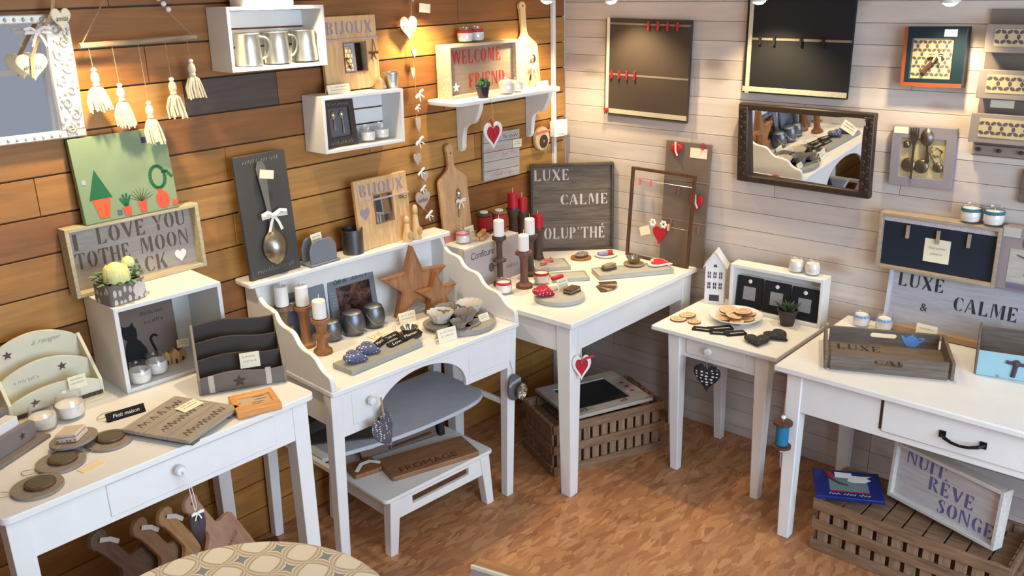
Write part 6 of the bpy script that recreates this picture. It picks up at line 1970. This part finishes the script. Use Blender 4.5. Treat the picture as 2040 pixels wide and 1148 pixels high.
for (cx, cz, r, a) in ((-0.046, 0.078, 0.026, 0), (0.0, 0.076, 0.026, 0), (0.058, 0.076, 0.018, -35), (-0.058, 0.152, 0.013, 60)):
    sm = MB().ball((0, 0, 0), (r, 0.009, r), 16, 8)
    sm.v = [Matrix.Translation((cx, 0.004, cz)) @ v for v in sm.v]
    P(sm, 'spoon_bowl', M_old, t)
P(MB().tube([(0.05, -0.004, 0.09), (0.018, -0.004, 0.138)], 0.0025, 6), 'spoon_handle', M_walnut, t)
fl = MB()
for k in range(7):
    fl.tube([(0.05 + 0.014 * math.cos(k), 0.0, 0.13 + 0.012 * math.sin(k)), (0.05 + 0.022 * math.cos(k + 0.5), -0.004, 0.13 + 0.018 * math.sin(k + 0.5)), (0.05 + 0.014 * math.cos(k + 1), 0.0, 0.13 + 0.012 * math.sin(k + 1))], 0.002, 6)
P(fl, 'wire_flower', M_old, t)
P(MB().box(-0.106, -0.055, -0.0012, 0, 0.192, 0.216), 'price_tag', M_card, t)
# three tier rack
t = T('wall_rack', 'taupe three tier wall rack with star paper panels and hooks at the right edge', 'letter rack', (-0.003, -1.945, 1.385), RZ)
M_rack = paint('taupe_grey_rack', (140, 128, 118), 0.65, 0.04)
P(MB().box(-0.11, 0.13, -0.012, 0, 0.0, 0.49), 'back_board', paint('taupe_dark_rack', (116, 104, 94), 0.7, 0.04), t, 0.001)
for i, (u0, u1, z0, z1) in enumerate(((-0.098, 0.12, 0.355, 0.445), (-0.103, 0.125, 0.205, 0.3), (-0.108, 0.13, 0.057, 0.155))):
    tier = P(MB().box(u0, u1, -0.085, -0.077, z0, z1).box(u0, u1, -0.077, -0.012, z0, z0 + 0.008), 'tier', M_rack, t, 0.0015)
    star_paper(tier, u0 + 0.028, u1 - 0.028, z0 + 0.02, z1 - 0.015, -0.0865, 0.036)
    P(MB().box(u0, u0 + 0.008, -0.077, -0.012, z0 + 0.008, z1 - 0.012), 'tier_side', M_rack, t, 0.001)
P(MB().box(-0.108, 0.12, -0.02, -0.0125, 0.005, 0.038), 'hook_rail', M_rack, t, 0.001)
for x in (-0.085, -0.02, 0.05):
    P(MB().ball((x, -0.028, 0.024), (0.009, 0.009, 0.007), 10, 6).tube([(x, -0.02, 0.024), (x, -0.03, 0.024)], 0.003, 6), 'hook', M_walnut, t)
P(MB().box(-0.072, 0.002, -0.0135, -0.0125, 0.168, 0.194), 'price_card', M_card, t, label='cream price card')
# navy tray
t = make_tray('navy_tray', 'navy tray sign with three wooden pegs and a card on the white wall', 'sign', (-0.066, -1.772, 0.933), RZ, 0.42, 0.217, 0.022, wood('greige_tray', (150, 132, 110), (176, 158, 134), 0.7, 'x'), M_navy, 0.012, -0.5, back=0.03)
P(MB().box(-0.198, 0.198, 0.0205, 0.022, 0.182, 0.2), 'lace_band', dots('navy_lace', (196, 186, 186), (120, 106, 120), 190, 0.24), t, label='pale lace band')
for x in (-0.108, 0.0, 0.105):
    P(MB().cbox((x, 0.015, 0.152 if x else 0.148), (0.011, 0.012, 0.05)), 'peg', paint('peg_wood', (166, 138, 118), 0.7), t, 0.001)
P(MB().box(-0.045, 0.045, 0.02, 0.0215, 0.05, 0.138), 'card', M_card, t, label='cream hand lettered card')
P(script('Nos petits', 0.012, 0.06, 0, 0.098, 0.02, 0.4, mb=script('plaisirs', 0.012, 0.045, 0, 0.076, 0.02, 0.4)), 'lettering', paint('gold_ink', (176, 150, 110), 0.8), t)
M_bluerib = dots('blue_check_ribbon', (52, 110, 126), (20, 60, 78), 170, 0.3)
jar_candle('left jar candle with blue ribbon standing on the navy tray', (-0.04, -1.868, 1.1515), 1.12, 0.045, M_bluerib)
jar_candle('right jar candle with blue ribbon standing on the navy tray', (-0.04, -1.943, 1.1515), 1.12, 0.045, M_bluerib)
t = T('wall_picture', 'lilac grey picture cut by the right edge beside the navy tray', 'picture', (-0.06, -2.07, 0.935), RZ)
P(MB().box(-0.09, 0.1, 0, 0.055, 0, 0.225), 'frame', paint('mauve_grey_box', (142, 130, 128), 0.7, 0.04), t, 0.002)
P(MB().box(-0.055, 0.08, -0.0015, 0, 0.03, 0.15), 'sheet', M_palegrey, t)
P(MB().prism(ell(0.02, 0.025, 20, 0.0, 0.175), -0.002, 0).tube([(-0.03, -0.002, 0.13), (0.0, -0.002, 0.12), (0.02, -0.002, 0.09), (0.0, -0.002, 0.06)], 0.003, 6), 'drawing', paint('dark_mauve_ink', (92, 80, 84), 0.8), t)
P(MB().box(-0.085, -0.03, -0.0015, 0, 0.19, 0.222), 'label_strip', M_palegrey, t)
P(MB().box(-0.05, 0.08, -0.003, -0.0015, 0.008, 0.024), 'violet_strip', paint('violet_grey', (110, 100, 130), 0.8), t)
t = T('wooden_plaque', 'grey plaque cut by the right picture edge below the wall rack', 'plaque', (-0.02, -2.09, 1.238), RZ)
P(MB().prism(rrect(-0.085, 0.08, 0, 0.115, 0.006), 0, 0.014), 'board', M_greywood, t, 0.002)
# LUXE CALME sign behind the right table
t = T('luxe_sign', 'pale grey LUXE CALME sign with black stencil letters standing on the right table', 'sign', (-0.052, -1.872, RT + 0.0005), RZ, 5)
M_lil = wood('lilac_grey_wash', (162, 158, 160), (182, 178, 180), 0.75, 'x')
P(MB().box(-0.245, 0.255, 0.0, 0.012, 0.022, 0.228), 'panel', M_lil, t)
P(MB().box(-0.257, -0.245, -0.02, 0.014, 0, 0.232), 'frame_side', paint('lilac_white_frame', (190, 188, 192), 0.6), t, 0.0015)
P(MB().box(0.255, 0.267, -0.02, 0.014, 0, 0.232), 'frame_side', M_lil, t, 0.0015)
P(MB().box(-0.245, 0.255, -0.03, 0.014, 0.0, 0.022), 'frame_bottom', wood('tan_ledge', (150, 118, 86), (176, 144, 108), 0.6, 'x'), t, 0.0015, label='tan wooden ledge')
M_blkst = paint('black_stencil', (44, 42, 50), 0.85, 0.08)
P(stencil(MB(), 'LUXE', 0.05, -0.225, 0.17, 0.165), 'lettering', M_blkst, t)
P(stencil(MB(), 'CALME', 0.052, -0.02, 0.115, 0.215), 'lettering', M_blkst, t)
P(script('&', 0.03, 0.026, -0.12, 0.088, 0, 0.0), 'lettering', M_blkst, t)

# ------------------------------------------------------------------ side table
SC = ST + 0.0005
t = T('house_lantern', 'white metal house lantern with small windows on the side table', 'lantern', (-0.082, -0.898, SC), -68)
hwd = 0.042
M_tinw = paint('white_tin', (228, 228, 230), 0.45, 0.02)
P(MB().prism([(-hwd, 0), (hwd, 0), (hwd, 0.172), (0.0, 0.232), (-hwd, 0.172)], -0.035, 0.035), 'walls', M_tinw, t, 0.001)
for s in (-1, 1):
    a = math.atan2(0.06, hwd)
    M = Matrix.Translation((0, 0, 0.236)) @ Matrix.Rotation(s * a, 4, 'Y')
    P(MB().box(0 if s > 0 else -0.088, 0.088 if s > 0 else 0, -0.042, 0.042, -0.0015, 0.0015, M), 'roof_panel', M_tinw, t)
M_wind = paint('window_dark', (58, 60, 70), 0.6)
for z in (0.07, 0.118):
    for x in (-0.024, 0.0, 0.024):
        wq = P(MB().box(x - 0.0065, x + 0.0065, -0.0362, -0.035, z, z + 0.028), 'window', M_wind, t, smooth=False)
        P(MB().box(x - 0.0065, x + 0.0065, -0.0368, -0.0362, z + 0.0125, z + 0.0145).box(x - 0.001, x + 0.001, -0.0368, -0.0362, z, z + 0.028), 'glazing_bar', M_tinw, wq)
P(MB().box(-0.021, 0.021, -0.0362, -0.035, 0.014, 0.042), 'door', M_wind, t, smooth=False)
P(MB().prism(arc(0, 0.168, 0.008, 0.012, 0, 180, 10), -0.0362, -0.035), 'attic_window', M_wind, t)
# box with three slates
SB = make_crate('slate_display', 'white display crate with three black slates standing on the side table', 'shelf crate', (-0.125, -1.192, SC), RZ + 3, 0.40, 0.205, 0.075, M_white, 0.014, 4, gap=0.003)
M_chalk = dots('chalk_scribble', (150, 150, 150), (96, 96, 98), 260, 0.3, (1, 1, 0.5))
for i, u in enumerate((-0.122, 0.0, 0.122)):
    t = T('slate_tag', ['left black slate tag in the white display crate', 'middle black slate tag in the white display crate', 'right black slate tag in the white display crate'][i], 'slate', (-0.105 + 0.0, -1.19 - u, SC + 0.0145), RZ + 3, 6)
    P(MB().prism(rrect(-0.057, 0.057, 0, 0.135, 0.004), 0, 0.007), 'slate', M_board, t, 0.001)
    P(MB().box(-0.027, 0.027, -0.0008, 0, 0.035, 0.092), 'chalk_panel', M_chalk, t, label='grey chalk writing panel')
    P(MB().ball((0, -0.002, 0.116), (0.009, 0.004, 0.009), 12, 6), 'button', M_white, t, label='white button')
jar_candle('left small jar candle on top of the slate display crate', (-0.075, -1.255, SC + 0.2055), 0.98, 0.046)
jar_candle('right small jar candle on top of the slate display crate', (-0.072, -1.322, SC + 0.2055), 0.98, 0.046)
t = T('round_plate', 'white plate heaped with wood slices on the side table', 'plate', (-0.235, -1.082, SC))
P(MB().lathe([(0, 0), (0.07, 0), (0.075, 0.005), (0.104, 0.024), (0.108, 0.026), (0.107, 0.029), (0.1, 0.027), (0.07, 0.009), (0, 0.008)], n=48, cap=False), 'dish', M_white, t)
M_slice = wood('slice_wood', (214, 172, 130), (232, 200, 160), 0.65, 'x', 20)
M_barkb = paint('bark_brown', (98, 68, 48), 0.85, 0.15)


def slice_thing(label, loc, r, rz=0, lean=0, group=None, roll=0):
    t = T('wood_slice', label, 'wood slice', loc, rz, lean, roll, group)
    P(MB().lathe([(0, 0), (r, 0), (r, 0.006), (r * 0.95, 0.0062), (0, 0.0062)], n=28), 'slice', M_slice, t)
    P(MB().lathe([(r, 0.0003), (r * 1.04, 0.001), (r * 1.04, 0.0055), (r, 0.006)], n=28, cap=False), 'bark', M_barkb, t, label='brown bark rim')
    P(MB().tube([(r * 0.55 * math.cos(a), r * 0.55 * math.sin(a), 0.0064) for a in [PI * i / 8 for i in range(17)]], 0.0006, 4), 'ring', M_barkb, t, label='faint growth ring')
    return t


SLG = 'wood slices heaped on the white plate'
for i, (dx, dy, dz, r, le, rz) in enumerate(((-0.04, 0.03, 0.0125, 0.034, 2, 0), (0.04, 0.03, 0.0125, 0.033, 2, 40), (0.0, -0.045, 0.0125, 0.034, 3, 0), (-0.055, -0.035, 0.0145, 0.028, 5, 90), (0.058, -0.03, 0.0145, 0.028, 5, 20), (0.0, 0.005, 0.0215, 0.035, 6, 60), (-0.035, -0.01, 0.029, 0.033, 8, 200), (0.036, -0.012, 0.03, 0.033, 8, 20), (0.0, 0.035, 0.036, 0.035, 8, 100), (0.005, -0.03, 0.038, 0.034, 5, 330))):
    slice_thing('round bark edged wood slice in the heap on the white plate', (-0.235 + dx, -1.082 + dy, SC + dz), r, rz, le, SLG)
for i, (x, y, r, z, lab) in enumerate(((-0.372, -0.893, 0.033, 0, 'loose wood slice at the far left corner of the side table'), (-0.318, -0.905, 0.033, 0.004, 'loose wood slice lying on its neighbour left of the white plate'), (-0.36, -0.962, 0.026, 0, 'small loose wood slice in front of the other loose slices'))):
    slice_thing(lab, (x, y, SC + z), r, 30 * i, 4 if z else 0)
succulent('dark green trailing succulent in a black pot on the side table', (-0.152, -1.268, SC), 1.45, M_dark, paint('dark_leaf', (48, 62, 38), 0.5, 0.25, 60), 1)
for i, (x, y, w, rz, lab) in enumerate(((-0.41, -1.03, 0.08, -70, 'black wooden tag nearest the loose slices on the side table'), (-0.362, -1.083, 0.1, -40, 'large black tag in the middle of the tag cluster on the side table'), (-0.405, -1.095, 0.06, -62, 'small black tag at the front of the tag cluster on the side table'), (-0.372, -1.155, 0.085, -38, 'black tag with pale stripe at the right of the tag cluster on the side table'))):
    t = T('message_tag', lab, 'message tag', (x, y, SC + 0.0005), rz)
    P(MB().prism(rrect(-w / 2, w / 2, -0.021, 0.021, 0.002), 0, 0.005 + 0.002 * (i % 2), 'xy'), 'block', M_black, t, 0.001)
    P(MB().box(-w * 0.3, w * 0.38, -0.011, -0.004, 0.005 + 0.002 * (i % 2), 0.0056 + 0.002 * (i % 2)), 'stripe', M_palegrey, t, label='pale painted stripe')
for i, (x, y, rz, lab) in enumerate(((-0.41, -1.27, -60, 'front black sprigged heart lying on the side table'), (-0.312, -1.31, -20, 'rear black sprigged heart lying on the side table'))):
    t = T('fabric_heart', lab, 'heart', (x, y, SC + 0.013), rz)
    hm = puffy_heart(0.1, 0.1, 0.022)
    hm.v = [Matrix.Rotation(R(-85), 4, 'X') @ v for v in hm.v]
    P(hm, 'heart', dots('black_sprig', (40, 40, 38), (110, 106, 100), 130, 0.2), t)
t = T('fabric_heart', 'black heart with white pattern hanging from the side table drawer knob', 'heart', (-0.482, -1.1, 0.482), RZ + 10)
P(puffy_heart(0.112, 0.118, 0.028), 'heart', dots('black_white_bird_fabric', (28, 27, 33), (222, 220, 218), 62, 0.26, (0.75, 1, 1.25)), t)
P(MB().tube([(0.0, 0, 0.036), (-0.004, 0.0, 0.08), (-0.006, 0.002, 0.128)], 0.0012, 5), 'cord', M_string, t)

# ------------------------------------------------------------------ right table
RC = RT + 0.0005
t = T('serving_tray', 'grey wooden serving tray with cut out handles and blue teapot on the right table', 'tray', (-0.378, -1.742, RC), -66)
w2, d2, th = 0.206, 0.136, 0.011
for s in (-1, 1):
    P(MB().box(s * (w2 - th / 2) - th / 2, s * (w2 - th / 2) + th / 2, -d2, d2, 0, 0.062), 'end_board', M_greywood, t, 0.0015)
    o = [(-w2 + th, 0.0), (w2 - th, 0.0), (w2 - th, 0.062), (-w2 + th, 0.062)]
    hole = rrect(-0.045, 0.045, 0.03, 0.05, 0.0095, 4)
    big = []
    for (hx, hz) in hole:
        big.append((max(-w2 + th, min(w2 - th, hx * 4.15)), 0.0 if hz < 0.04 else 0.062))
    P(MB().ring(big, hole, s * (d2 - th / 2) - th / 2, s * (d2 - th / 2) + th / 2), 'side_board', M_greywood, t, 0.001)
P(MB().box(-w2 + th, w2 - th, -d2 + th, d2 - th, 0.0, 0.007), 'base', wood('stained_base', (94, 80, 68), (122, 106, 92), 0.75, 'x'), t)
ft = stencil(MB(), 'LUXE', 0.05, 0, 0, 0.15)
ft.v = [Vector((v.x - 0.16, v.z + 0.045, 0.0075 + v.y * 0.2)) for v in ft.v]
f2 = stencil(MB(), 'CALME', 0.05, 0, 0, 0.19)
f2.v = [Vector((v.x - 0.04, v.z - 0.07, 0.0075 + v.y * 0.2)) for v in f2.v]
P(ft, 'lettering', M_blkst, t)
P(f2, 'lettering', M_blkst, t)
M_teab = paint('sky_blue_paint', (92, 140, 196), 0.75, 0.06)
tp = [(0.082, 0.009), (0.11, 0.009), (0.12, 0.018), (0.122, 0.026), (0.134, 0.03), (0.139, 0.044), (0.131, 0.048), (0.117, 0.044), (0.117, 0.040), (0.129, 0.041), (0.131, 0.036), (0.12, 0.033), (0.114, 0.042), (0.104, 0.049), (0.099, 0.05), (0.098, 0.057), (0.093, 0.057), (0.092, 0.05), (0.084, 0.047), (0.075, 0.04), (0.064, 0.05), (0.057, 0.052), (0.064, 0.036), (0.071, 0.022)]
P(MB().prism(tp, d2 - th - 0.0012, d2 - th), 'painted_teapot', M_teab, t, label='blue painted teapot')
t = T('fish_pen', 'small navy and gold wooden fish lying in the grey serving tray', 'ornament', (-0.492, -1.722, RC + 0.0135), -55)
P(MB().tube([(-0.03, 0, 0), (-0.018, 0, 0.001), (0.0, 0, 0.002), (0.02, 0, 0.001), (0.03, 0, 0)], [0.003, 0.006, 0.007, 0.006, 0.003], 10), 'body', paint('navy_fish', (40, 38, 60), 0.5), t)
P(MB().tube([(-0.05, 0, 0), (-0.029, 0, 0)], [0.006, 0.003], 8), 'tail', M_pine, t, label='pale wooden tail')
P(MB().tube([(0.029, 0, 0), (0.042, 0, 0)], [0.003, 0.001], 8), 'tip', M_pine, t)
M_blueg = dots('blue_gingham', (120, 150, 196), (222, 226, 232), 190, 0.3)
jar_candle('left jar candle with blue gingham band behind the serving tray', (-0.105, -1.548, RC), 1.0, 0.046, M_blueg)
jar_candle('right jar candle with blue gingham band behind the serving tray', (-0.095, -1.632, RC), 1.0, 0.046, M_blueg)
price_card('folded cream card standing in front of the LUXE CALME sign', (-0.115, -1.79, RC), 0.075, 0.06, RZ - 4, 8)
t = T('tissue_box', 'distressed pale blue wooden caddy at the right edge of the right table', 'box', (-0.205, -2.115, RC), RZ + 14)
M_cyan = dots('chipped_blue_paint', (150, 186, 194), (70, 60, 60), 17, 0.2)
P(MB().box(-0.115, 0.16, -0.085, -0.077, 0.0, 0.088), 'front_panel', M_cyan, t, 0.002)
P(MB().box(-0.112, 0.157, 0.077, 0.085, 0.0, 0.12), 'back_panel', M_greywood, t, 0.002)
P(MB().prism([(-0.085, 0.0), (0.09, 0.0), (0.1, 0.125), (0.06, 0.1), (-0.085, 0.09)], -0.121, -0.113, 'yz'), 'end_panel', M_greywood, t, 0.002)
P(MB().prism([(-0.085, 0.0), (0.09, 0.0), (0.1, 0.125), (0.06, 0.1), (-0.085, 0.09)], 0.158, 0.166, 'yz'), 'end_panel', M_greywood, t, 0.002)
P(MB().box(-0.112, 0.157, -0.077, 0.077, 0.0, 0.006), 'base', M_greywood, t)
P(MB().tube(smooth_path([(-0.03, -0.087, 0.062), (0.01, -0.089, 0.058), (0.06, -0.089, 0.06), (0.12, -0.088, 0.062)]), 0.006, 8).tube([(0.0, -0.087, 0.058), (-0.005, -0.088, 0.012)], 0.0075, 8).ball((0.0, -0.087, 0.06), 0.013, 10, 7), 'branch_motif', paint('aubergine_branch', (70, 52, 58), 0.7), t, label='dark branch motif')
# spool hanging on the leg
t = T('thread_spool', 'blue thread spool hanging on the front left leg of the right table', 'spool', (-0.668, -1.515, 0.392))
P(MB().lathe([(0, 0.005), (0.034, 0.005), (0.034, 0.013), (0.016, 0.016), (0.016, 0.094), (0.034, 0.097), (0.034, 0.105), (0, 0.105)], n=30), 'spool', M_walnut, t)
P(MB().lathe([(0.016, 0.0165), (0.0225, 0.018), (0.0225, 0.092), (0.016, 0.0935)], n=30, cap=False), 'thread', paint('turquoise_thread', (28, 112, 146), 0.8, 0.1, 90), t, label='turquoise thread')
P(MB().tube([(0, 0, 0.1), (0.0, 0, 0.13), (0.01, 0.002, 0.21)], 0.0014, 5), 'cord', M_string, t)
P(MB().ball((0, 0, 0.122), (0.009, 0.009, 0.008), 10, 7).ball((0, 0, -0.008), (0.009, 0.009, 0.008), 10, 7), 'bead', M_white, t)
P(MB().tube([(0, 0, 0.005), (0, 0, -0.03), (0.004, 0, -0.08)], [0.0015, 0.003, 0.002], 6), 'tassel', paint('mauve_tassel', (150, 130, 140), 0.9), t)

# ------------------------------------------------------------------ floor: slatted crates and what lies on them
def slat_crate(label, loc, rz, w, d, h, n_long, n_short):
    t = T('slatted_crate', label, 'crate', loc, rz)
    sl = 0.046
    for s in (-1, 1):
        for k, (z0, z1) in enumerate(((0.0, 0.04), (h / 2 - 0.018, h / 2 + 0.02), (h - 0.04, h))):
            P(MB().box(-w / 2, w / 2, s * d / 2 - 0.006, s * d / 2 + 0.006, z0, z1), 'long_rail', M_crate, t, 0.002)
            P(MB().box(s * w / 2 - 0.006, s * w / 2 + 0.006, -d / 2 + 0.007, d / 2 - 0.007, z0, z1), 'short_rail', M_crate, t, 0.002)
        step = (w - 0.03) / n_long
        for k in range(n_long):
            x = -w / 2 + 0.015 + step * (k + 0.5)
            P(MB().box(x - step * 0.36, x + step * 0.36, s * (d / 2 - 0.01) - 0.004, s * (d / 2 - 0.01) + 0.004, 0.004, h - 0.004), 'slat', wood('crate_slat', (116, 90, 68), (164, 134, 106), 0.8, 'z', 7), t, 0.001)
        step = (d - 0.03) / n_short
        for k in range(n_short):
            y = -d / 2 + 0.015 + step * (k + 0.5)
            P(MB().box(s * (w / 2 - 0.01) - 0.004, s * (w / 2 - 0.01) + 0.004, y - step * 0.36, y + step * 0.36, 0.004, h - 0.004), 'slat', wood('crate_slat', (116, 90, 68), (164, 134, 106), 0.8, 'z', 7), t, 0.001)
    return t


c = slat_crate('slatted chestnut crate under the corner table carrying a framed chalkboard', (-0.515, -0.56, 0), -24, 0.545, 0.30, 0.235, 12, 6)
for k in range(7):
    P(MB().box(-0.26 + k * 0.074, -0.195 + k * 0.074, -0.138, 0.138, 0.19, 0.197), 'lid_slat', M_crate, c, 0.001)
t = T('chalkboard', 'framed chalkboard with red pattern lying on the crate under the corner table', 'chalkboard', (-0.505, -0.555, 0.248), -24 + 2)
Mcf = wood('pale_chalk_frame', (150, 142, 132), (182, 174, 164), 0.75, 'x')
fr_ = [(-0.205, -0.165), (0.205, -0.165), (0.205, 0.165), (-0.205, 0.165)]
P(MB().ring(fr_, [(-0.14, -0.105), (0.125, -0.105), (0.125, 0.115), (-0.14, 0.115)], 0, 0.016, 'xy'), 'frame', Mcf, t, 0.002)
P(MB().box(-0.14, 0.125, -0.105, 0.115, 0.006, 0.010), 'slate_panel', M_board, t)
for k in range(3):
    P(MB().prism(star(0.015, 0.5, 6, 0.165, -0.06 + 0.045 * k), 0.016, 0.0168, 'xy'), 'red_motif', M_red, t)
for k in range(2):
    P(MB().tube([(-0.14 + 0.2 * k, -0.135, 0.017), (-0.12 + 0.2 * k, -0.138, 0.03), (-0.11 + 0.2 * k, -0.135, 0.017)], 0.003, 6), 'hook', M_walnut, t)
c = slat_crate('slatted chestnut crate under the right table with a blue book and a sign', (-0.468, -1.955, 0), RZ, 0.65, 0.29, 0.205, 12, 6)
for k in range(9):
    P(MB().box(-0.31 + k * 0.07, -0.247 + k * 0.07, -0.13, 0.13, 0.165, 0.172), 'lid_slat', M_crate, c, 0.001)
t = T('blue_book', 'dark blue book with grey cover picture lying on the crate under the right table', 'book', (-0.548, -1.735, 0.207), -62)
bl_ = MB().box(-0.118, 0.118, -0.01, 0.185, 0, 0.014)
P(bl_, 'cover', paint('book_blue', (20, 36, 110), 0.45, 0.06), t, 0.002)
P(MB().box(-0.066, 0.07, 0.035, 0.135, 0.014, 0.0146), 'cover_picture', paint('book_grey', (110, 130, 134), 0.6, 0.06), t, label='grey green cover picture')
P(MB().box(-0.066, 0.07, 0.03, 0.036, 0.014, 0.0148), 'red_line', M_red, t)
P(MB().prism([(0.0, 0.11), (0.02, 0.1), (0.06, 0.105), (0.085, 0.125), (0.07, 0.14), (0.088, 0.155), (0.05, 0.15), (0.02, 0.15), (0.01, 0.135)], 0.0146, 0.0152, 'xy'), 'white_animal', M_white, t, label='white animal shape')
P(MB().tube([(-0.075, 0.165, 0.0152), (-0.06, 0.12, 0.0155), (-0.03, 0.085, 0.0155), (0.0, 0.075, 0.0152)], [0.007, 0.006, 0.005, 0.003], 8), 'dark_branch', M_dark, t)
P(MB().prism([(-0.075, 0.155), (-0.055, 0.16), (-0.045, 0.125), (-0.062, 0.12)], 0.0152, 0.021, 'xy'), 'red_patch', M_red, t)
bt = scribble(0.14, 0.016, 0.0, 0.0, 0, 0.0016, 24, 88)
bt.v = [Vector((v.x, v.z + 0.006, 0.0152 + v.y * 0.2)) for v in bt.v]
P(bt, 'lettering', M_ribbon, t)
small_card('blank white card on the far corner of the dark blue book', (-0.44, -1.665, 0.2215), 0.06, 0.035, -62, 0, 0, lines=0, mat=M_white2).rotation_euler[0] = R(-85)
t = make_tray('night_sign', 'white boxed NUIT REVE SONGE sign leaning on the crate under the right table', 'sign', (-0.49, -2.015, 0.206), -108, 0.41, 0.215, 0.02, wood('white_washed_frame', (196, 190, 180), (218, 212, 202), 0.7, 'x'), wood('white_washed_panel', (178, 170, 170), (200, 194, 194), 0.75, 'x'), 0.013, 3, back=0.03)
M_vio = paint('violet_stencil', (96, 92, 136), 0.85, 0.08)
P(stencil(MB(), 'NUIT', 0.05, -0.16, 0.148, 0.15, 0.02), 'lettering', M_vio, t)
P(stencil(MB(), 'R\u00caVE', 0.05, -0.065, 0.09, 0.17, 0.02), 'lettering', M_vio, t)
P(stencil(MB(), 'SONGE', 0.05, -0.02, 0.025, 0.205, 0.02), 'lettering', M_vio, t)

# ------------------------------------------------------------------ foreground
def cloth_mat():
    m, nt, b = nodes_of('tile_print_cloth')
    tc = nt.nodes.new('ShaderNodeTexCoord')
    mp = nt.nodes.new('ShaderNodeMapping')
    mp.inputs['Rotation'].default_value = (0, 0, R(20))
    mp.inputs['Scale'].default_value = (10.5, 10.5, 0.0)
    nt.links.new(tc.outputs['Object'], mp.inputs[0])
    v = nt.nodes.new('ShaderNodeTexVoronoi')
    v.distance = 'MINKOWSKI'
    v.inputs['Scale'].default_value = 1.0
    v.inputs['Exponent'].default_value = 0.55
    v.inputs['Randomness'].default_value = 0.0
    nt.links.new(mp.outputs[0], v.inputs['Vector'])
    r = nt.nodes.new('ShaderNodeValToRGB')
    r.color_ramp.interpolation = 'CONSTANT'
    e = r.color_ramp.elements
    e[0].position, e[0].color = 0.0, srgb(134, 134, 128)
    e[1].position, e[1].color = 0.3, srgb(222, 208, 180)
    for q_, c_ in ((0.42, (186, 164, 132)), (0.62, (214, 196, 164)), (0.74, (176, 158, 132)), (0.9, (222, 208, 180))):
        el = e.new(q_)
        el.color = srgb(c_)
    nt.links.new(v.outputs['Distance'], r.inputs[0])
    nt.links.new(r.outputs[0], b.inputs['Base Color'])
    b.inputs['Roughness'].default_value = 0.9
    return m


t = T('round_table', 'round table under a beige tile printed cloth at the bottom left foreground', 'table', (-2.653, -1.15, 0.0))
P(MB().lathe([(0, 0), (0.15, 0), (0.14, 0.02), (0.03, 0.05), (0.025, 0.56), (0.1, 0.597), (0.0, 0.598)], n=32, cap=False), 'pedestal', M_walnut, t)
P(MB().lathe([(0, 0.598), (0.372, 0.598), (0.376, 0.604), (0.376, 0.622), (0.372, 0.626), (0, 0.626)], n=64), 'tabletop', M_walnut, t)
vs, fs = [], []
n = 96
for j, (r, z, wv) in enumerate(((0.0, 0.6295, 0), (0.18, 0.6295, 0), (0.34, 0.6295, 0), (0.374, 0.629, 0), (0.386, 0.62, 0.0), (0.392, 0.57, 0.004), (0.4, 0.46, 0.010), (0.406, 0.38, 0.015))):
    for i in range(n):
        a = 2 * PI * i / n
        rr = r + wv * math.sin(11 * a)
        vs.append((rr * math.cos(a), rr * math.sin(a), z))
for j in range(7):
    for i in range(n):
        fs.append((j * n + i, j * n + (i + 1) % n, (j + 1) * n + (i + 1) % n, (j + 1) * n + i))
o = P(MB().add([(x - 0 , y, z) for x, y, z in vs], fs), 'tablecloth', cloth_mat(), None)
o.location = (-2.653, -1.15, 0)
tag(o, 'beige tile printed cloth draped over the round foreground table', 'tablecloth')
t = T('sign_board', 'corner of a grey fronted wooden box at the bottom edge of the picture', 'box', (-1.888, -1.15, 0), -76)
P(MB().box(0, 0.22, 0, 0.012, 0, 0.4), 'front_panel', paint('mauve_front', (168, 160, 164), 0.7, 0.03), t, 0.001)
P(MB().box(0, 0.22, 0.012, 0.05, 0, 0.398), 'body', wood('ochre_box', (150, 104, 58), (178, 130, 80), 0.6, 'x'), t, 0.001)
P(MB().box(0, 0.22, -0.002, 0.004, 0.392, 0.403), 'top_edge', M_cream, t, label='cream painted top edge')

# ------------------------------------------------------------------ repeats of one kind share a group phrase
kinds = {}
for o in list(COL.objects):
    if o.parent is None and 'label' in o and o.type in {'EMPTY', 'MESH'}:
        kinds.setdefault(o.name.split('.')[0], []).append(o)
for nm, obs in kinds.items():
    if len(obs) > 1:
        for o in obs:
            if 'group' not in o:
                o['group'] = nm.replace('_', ' ') + 's of the shop display'
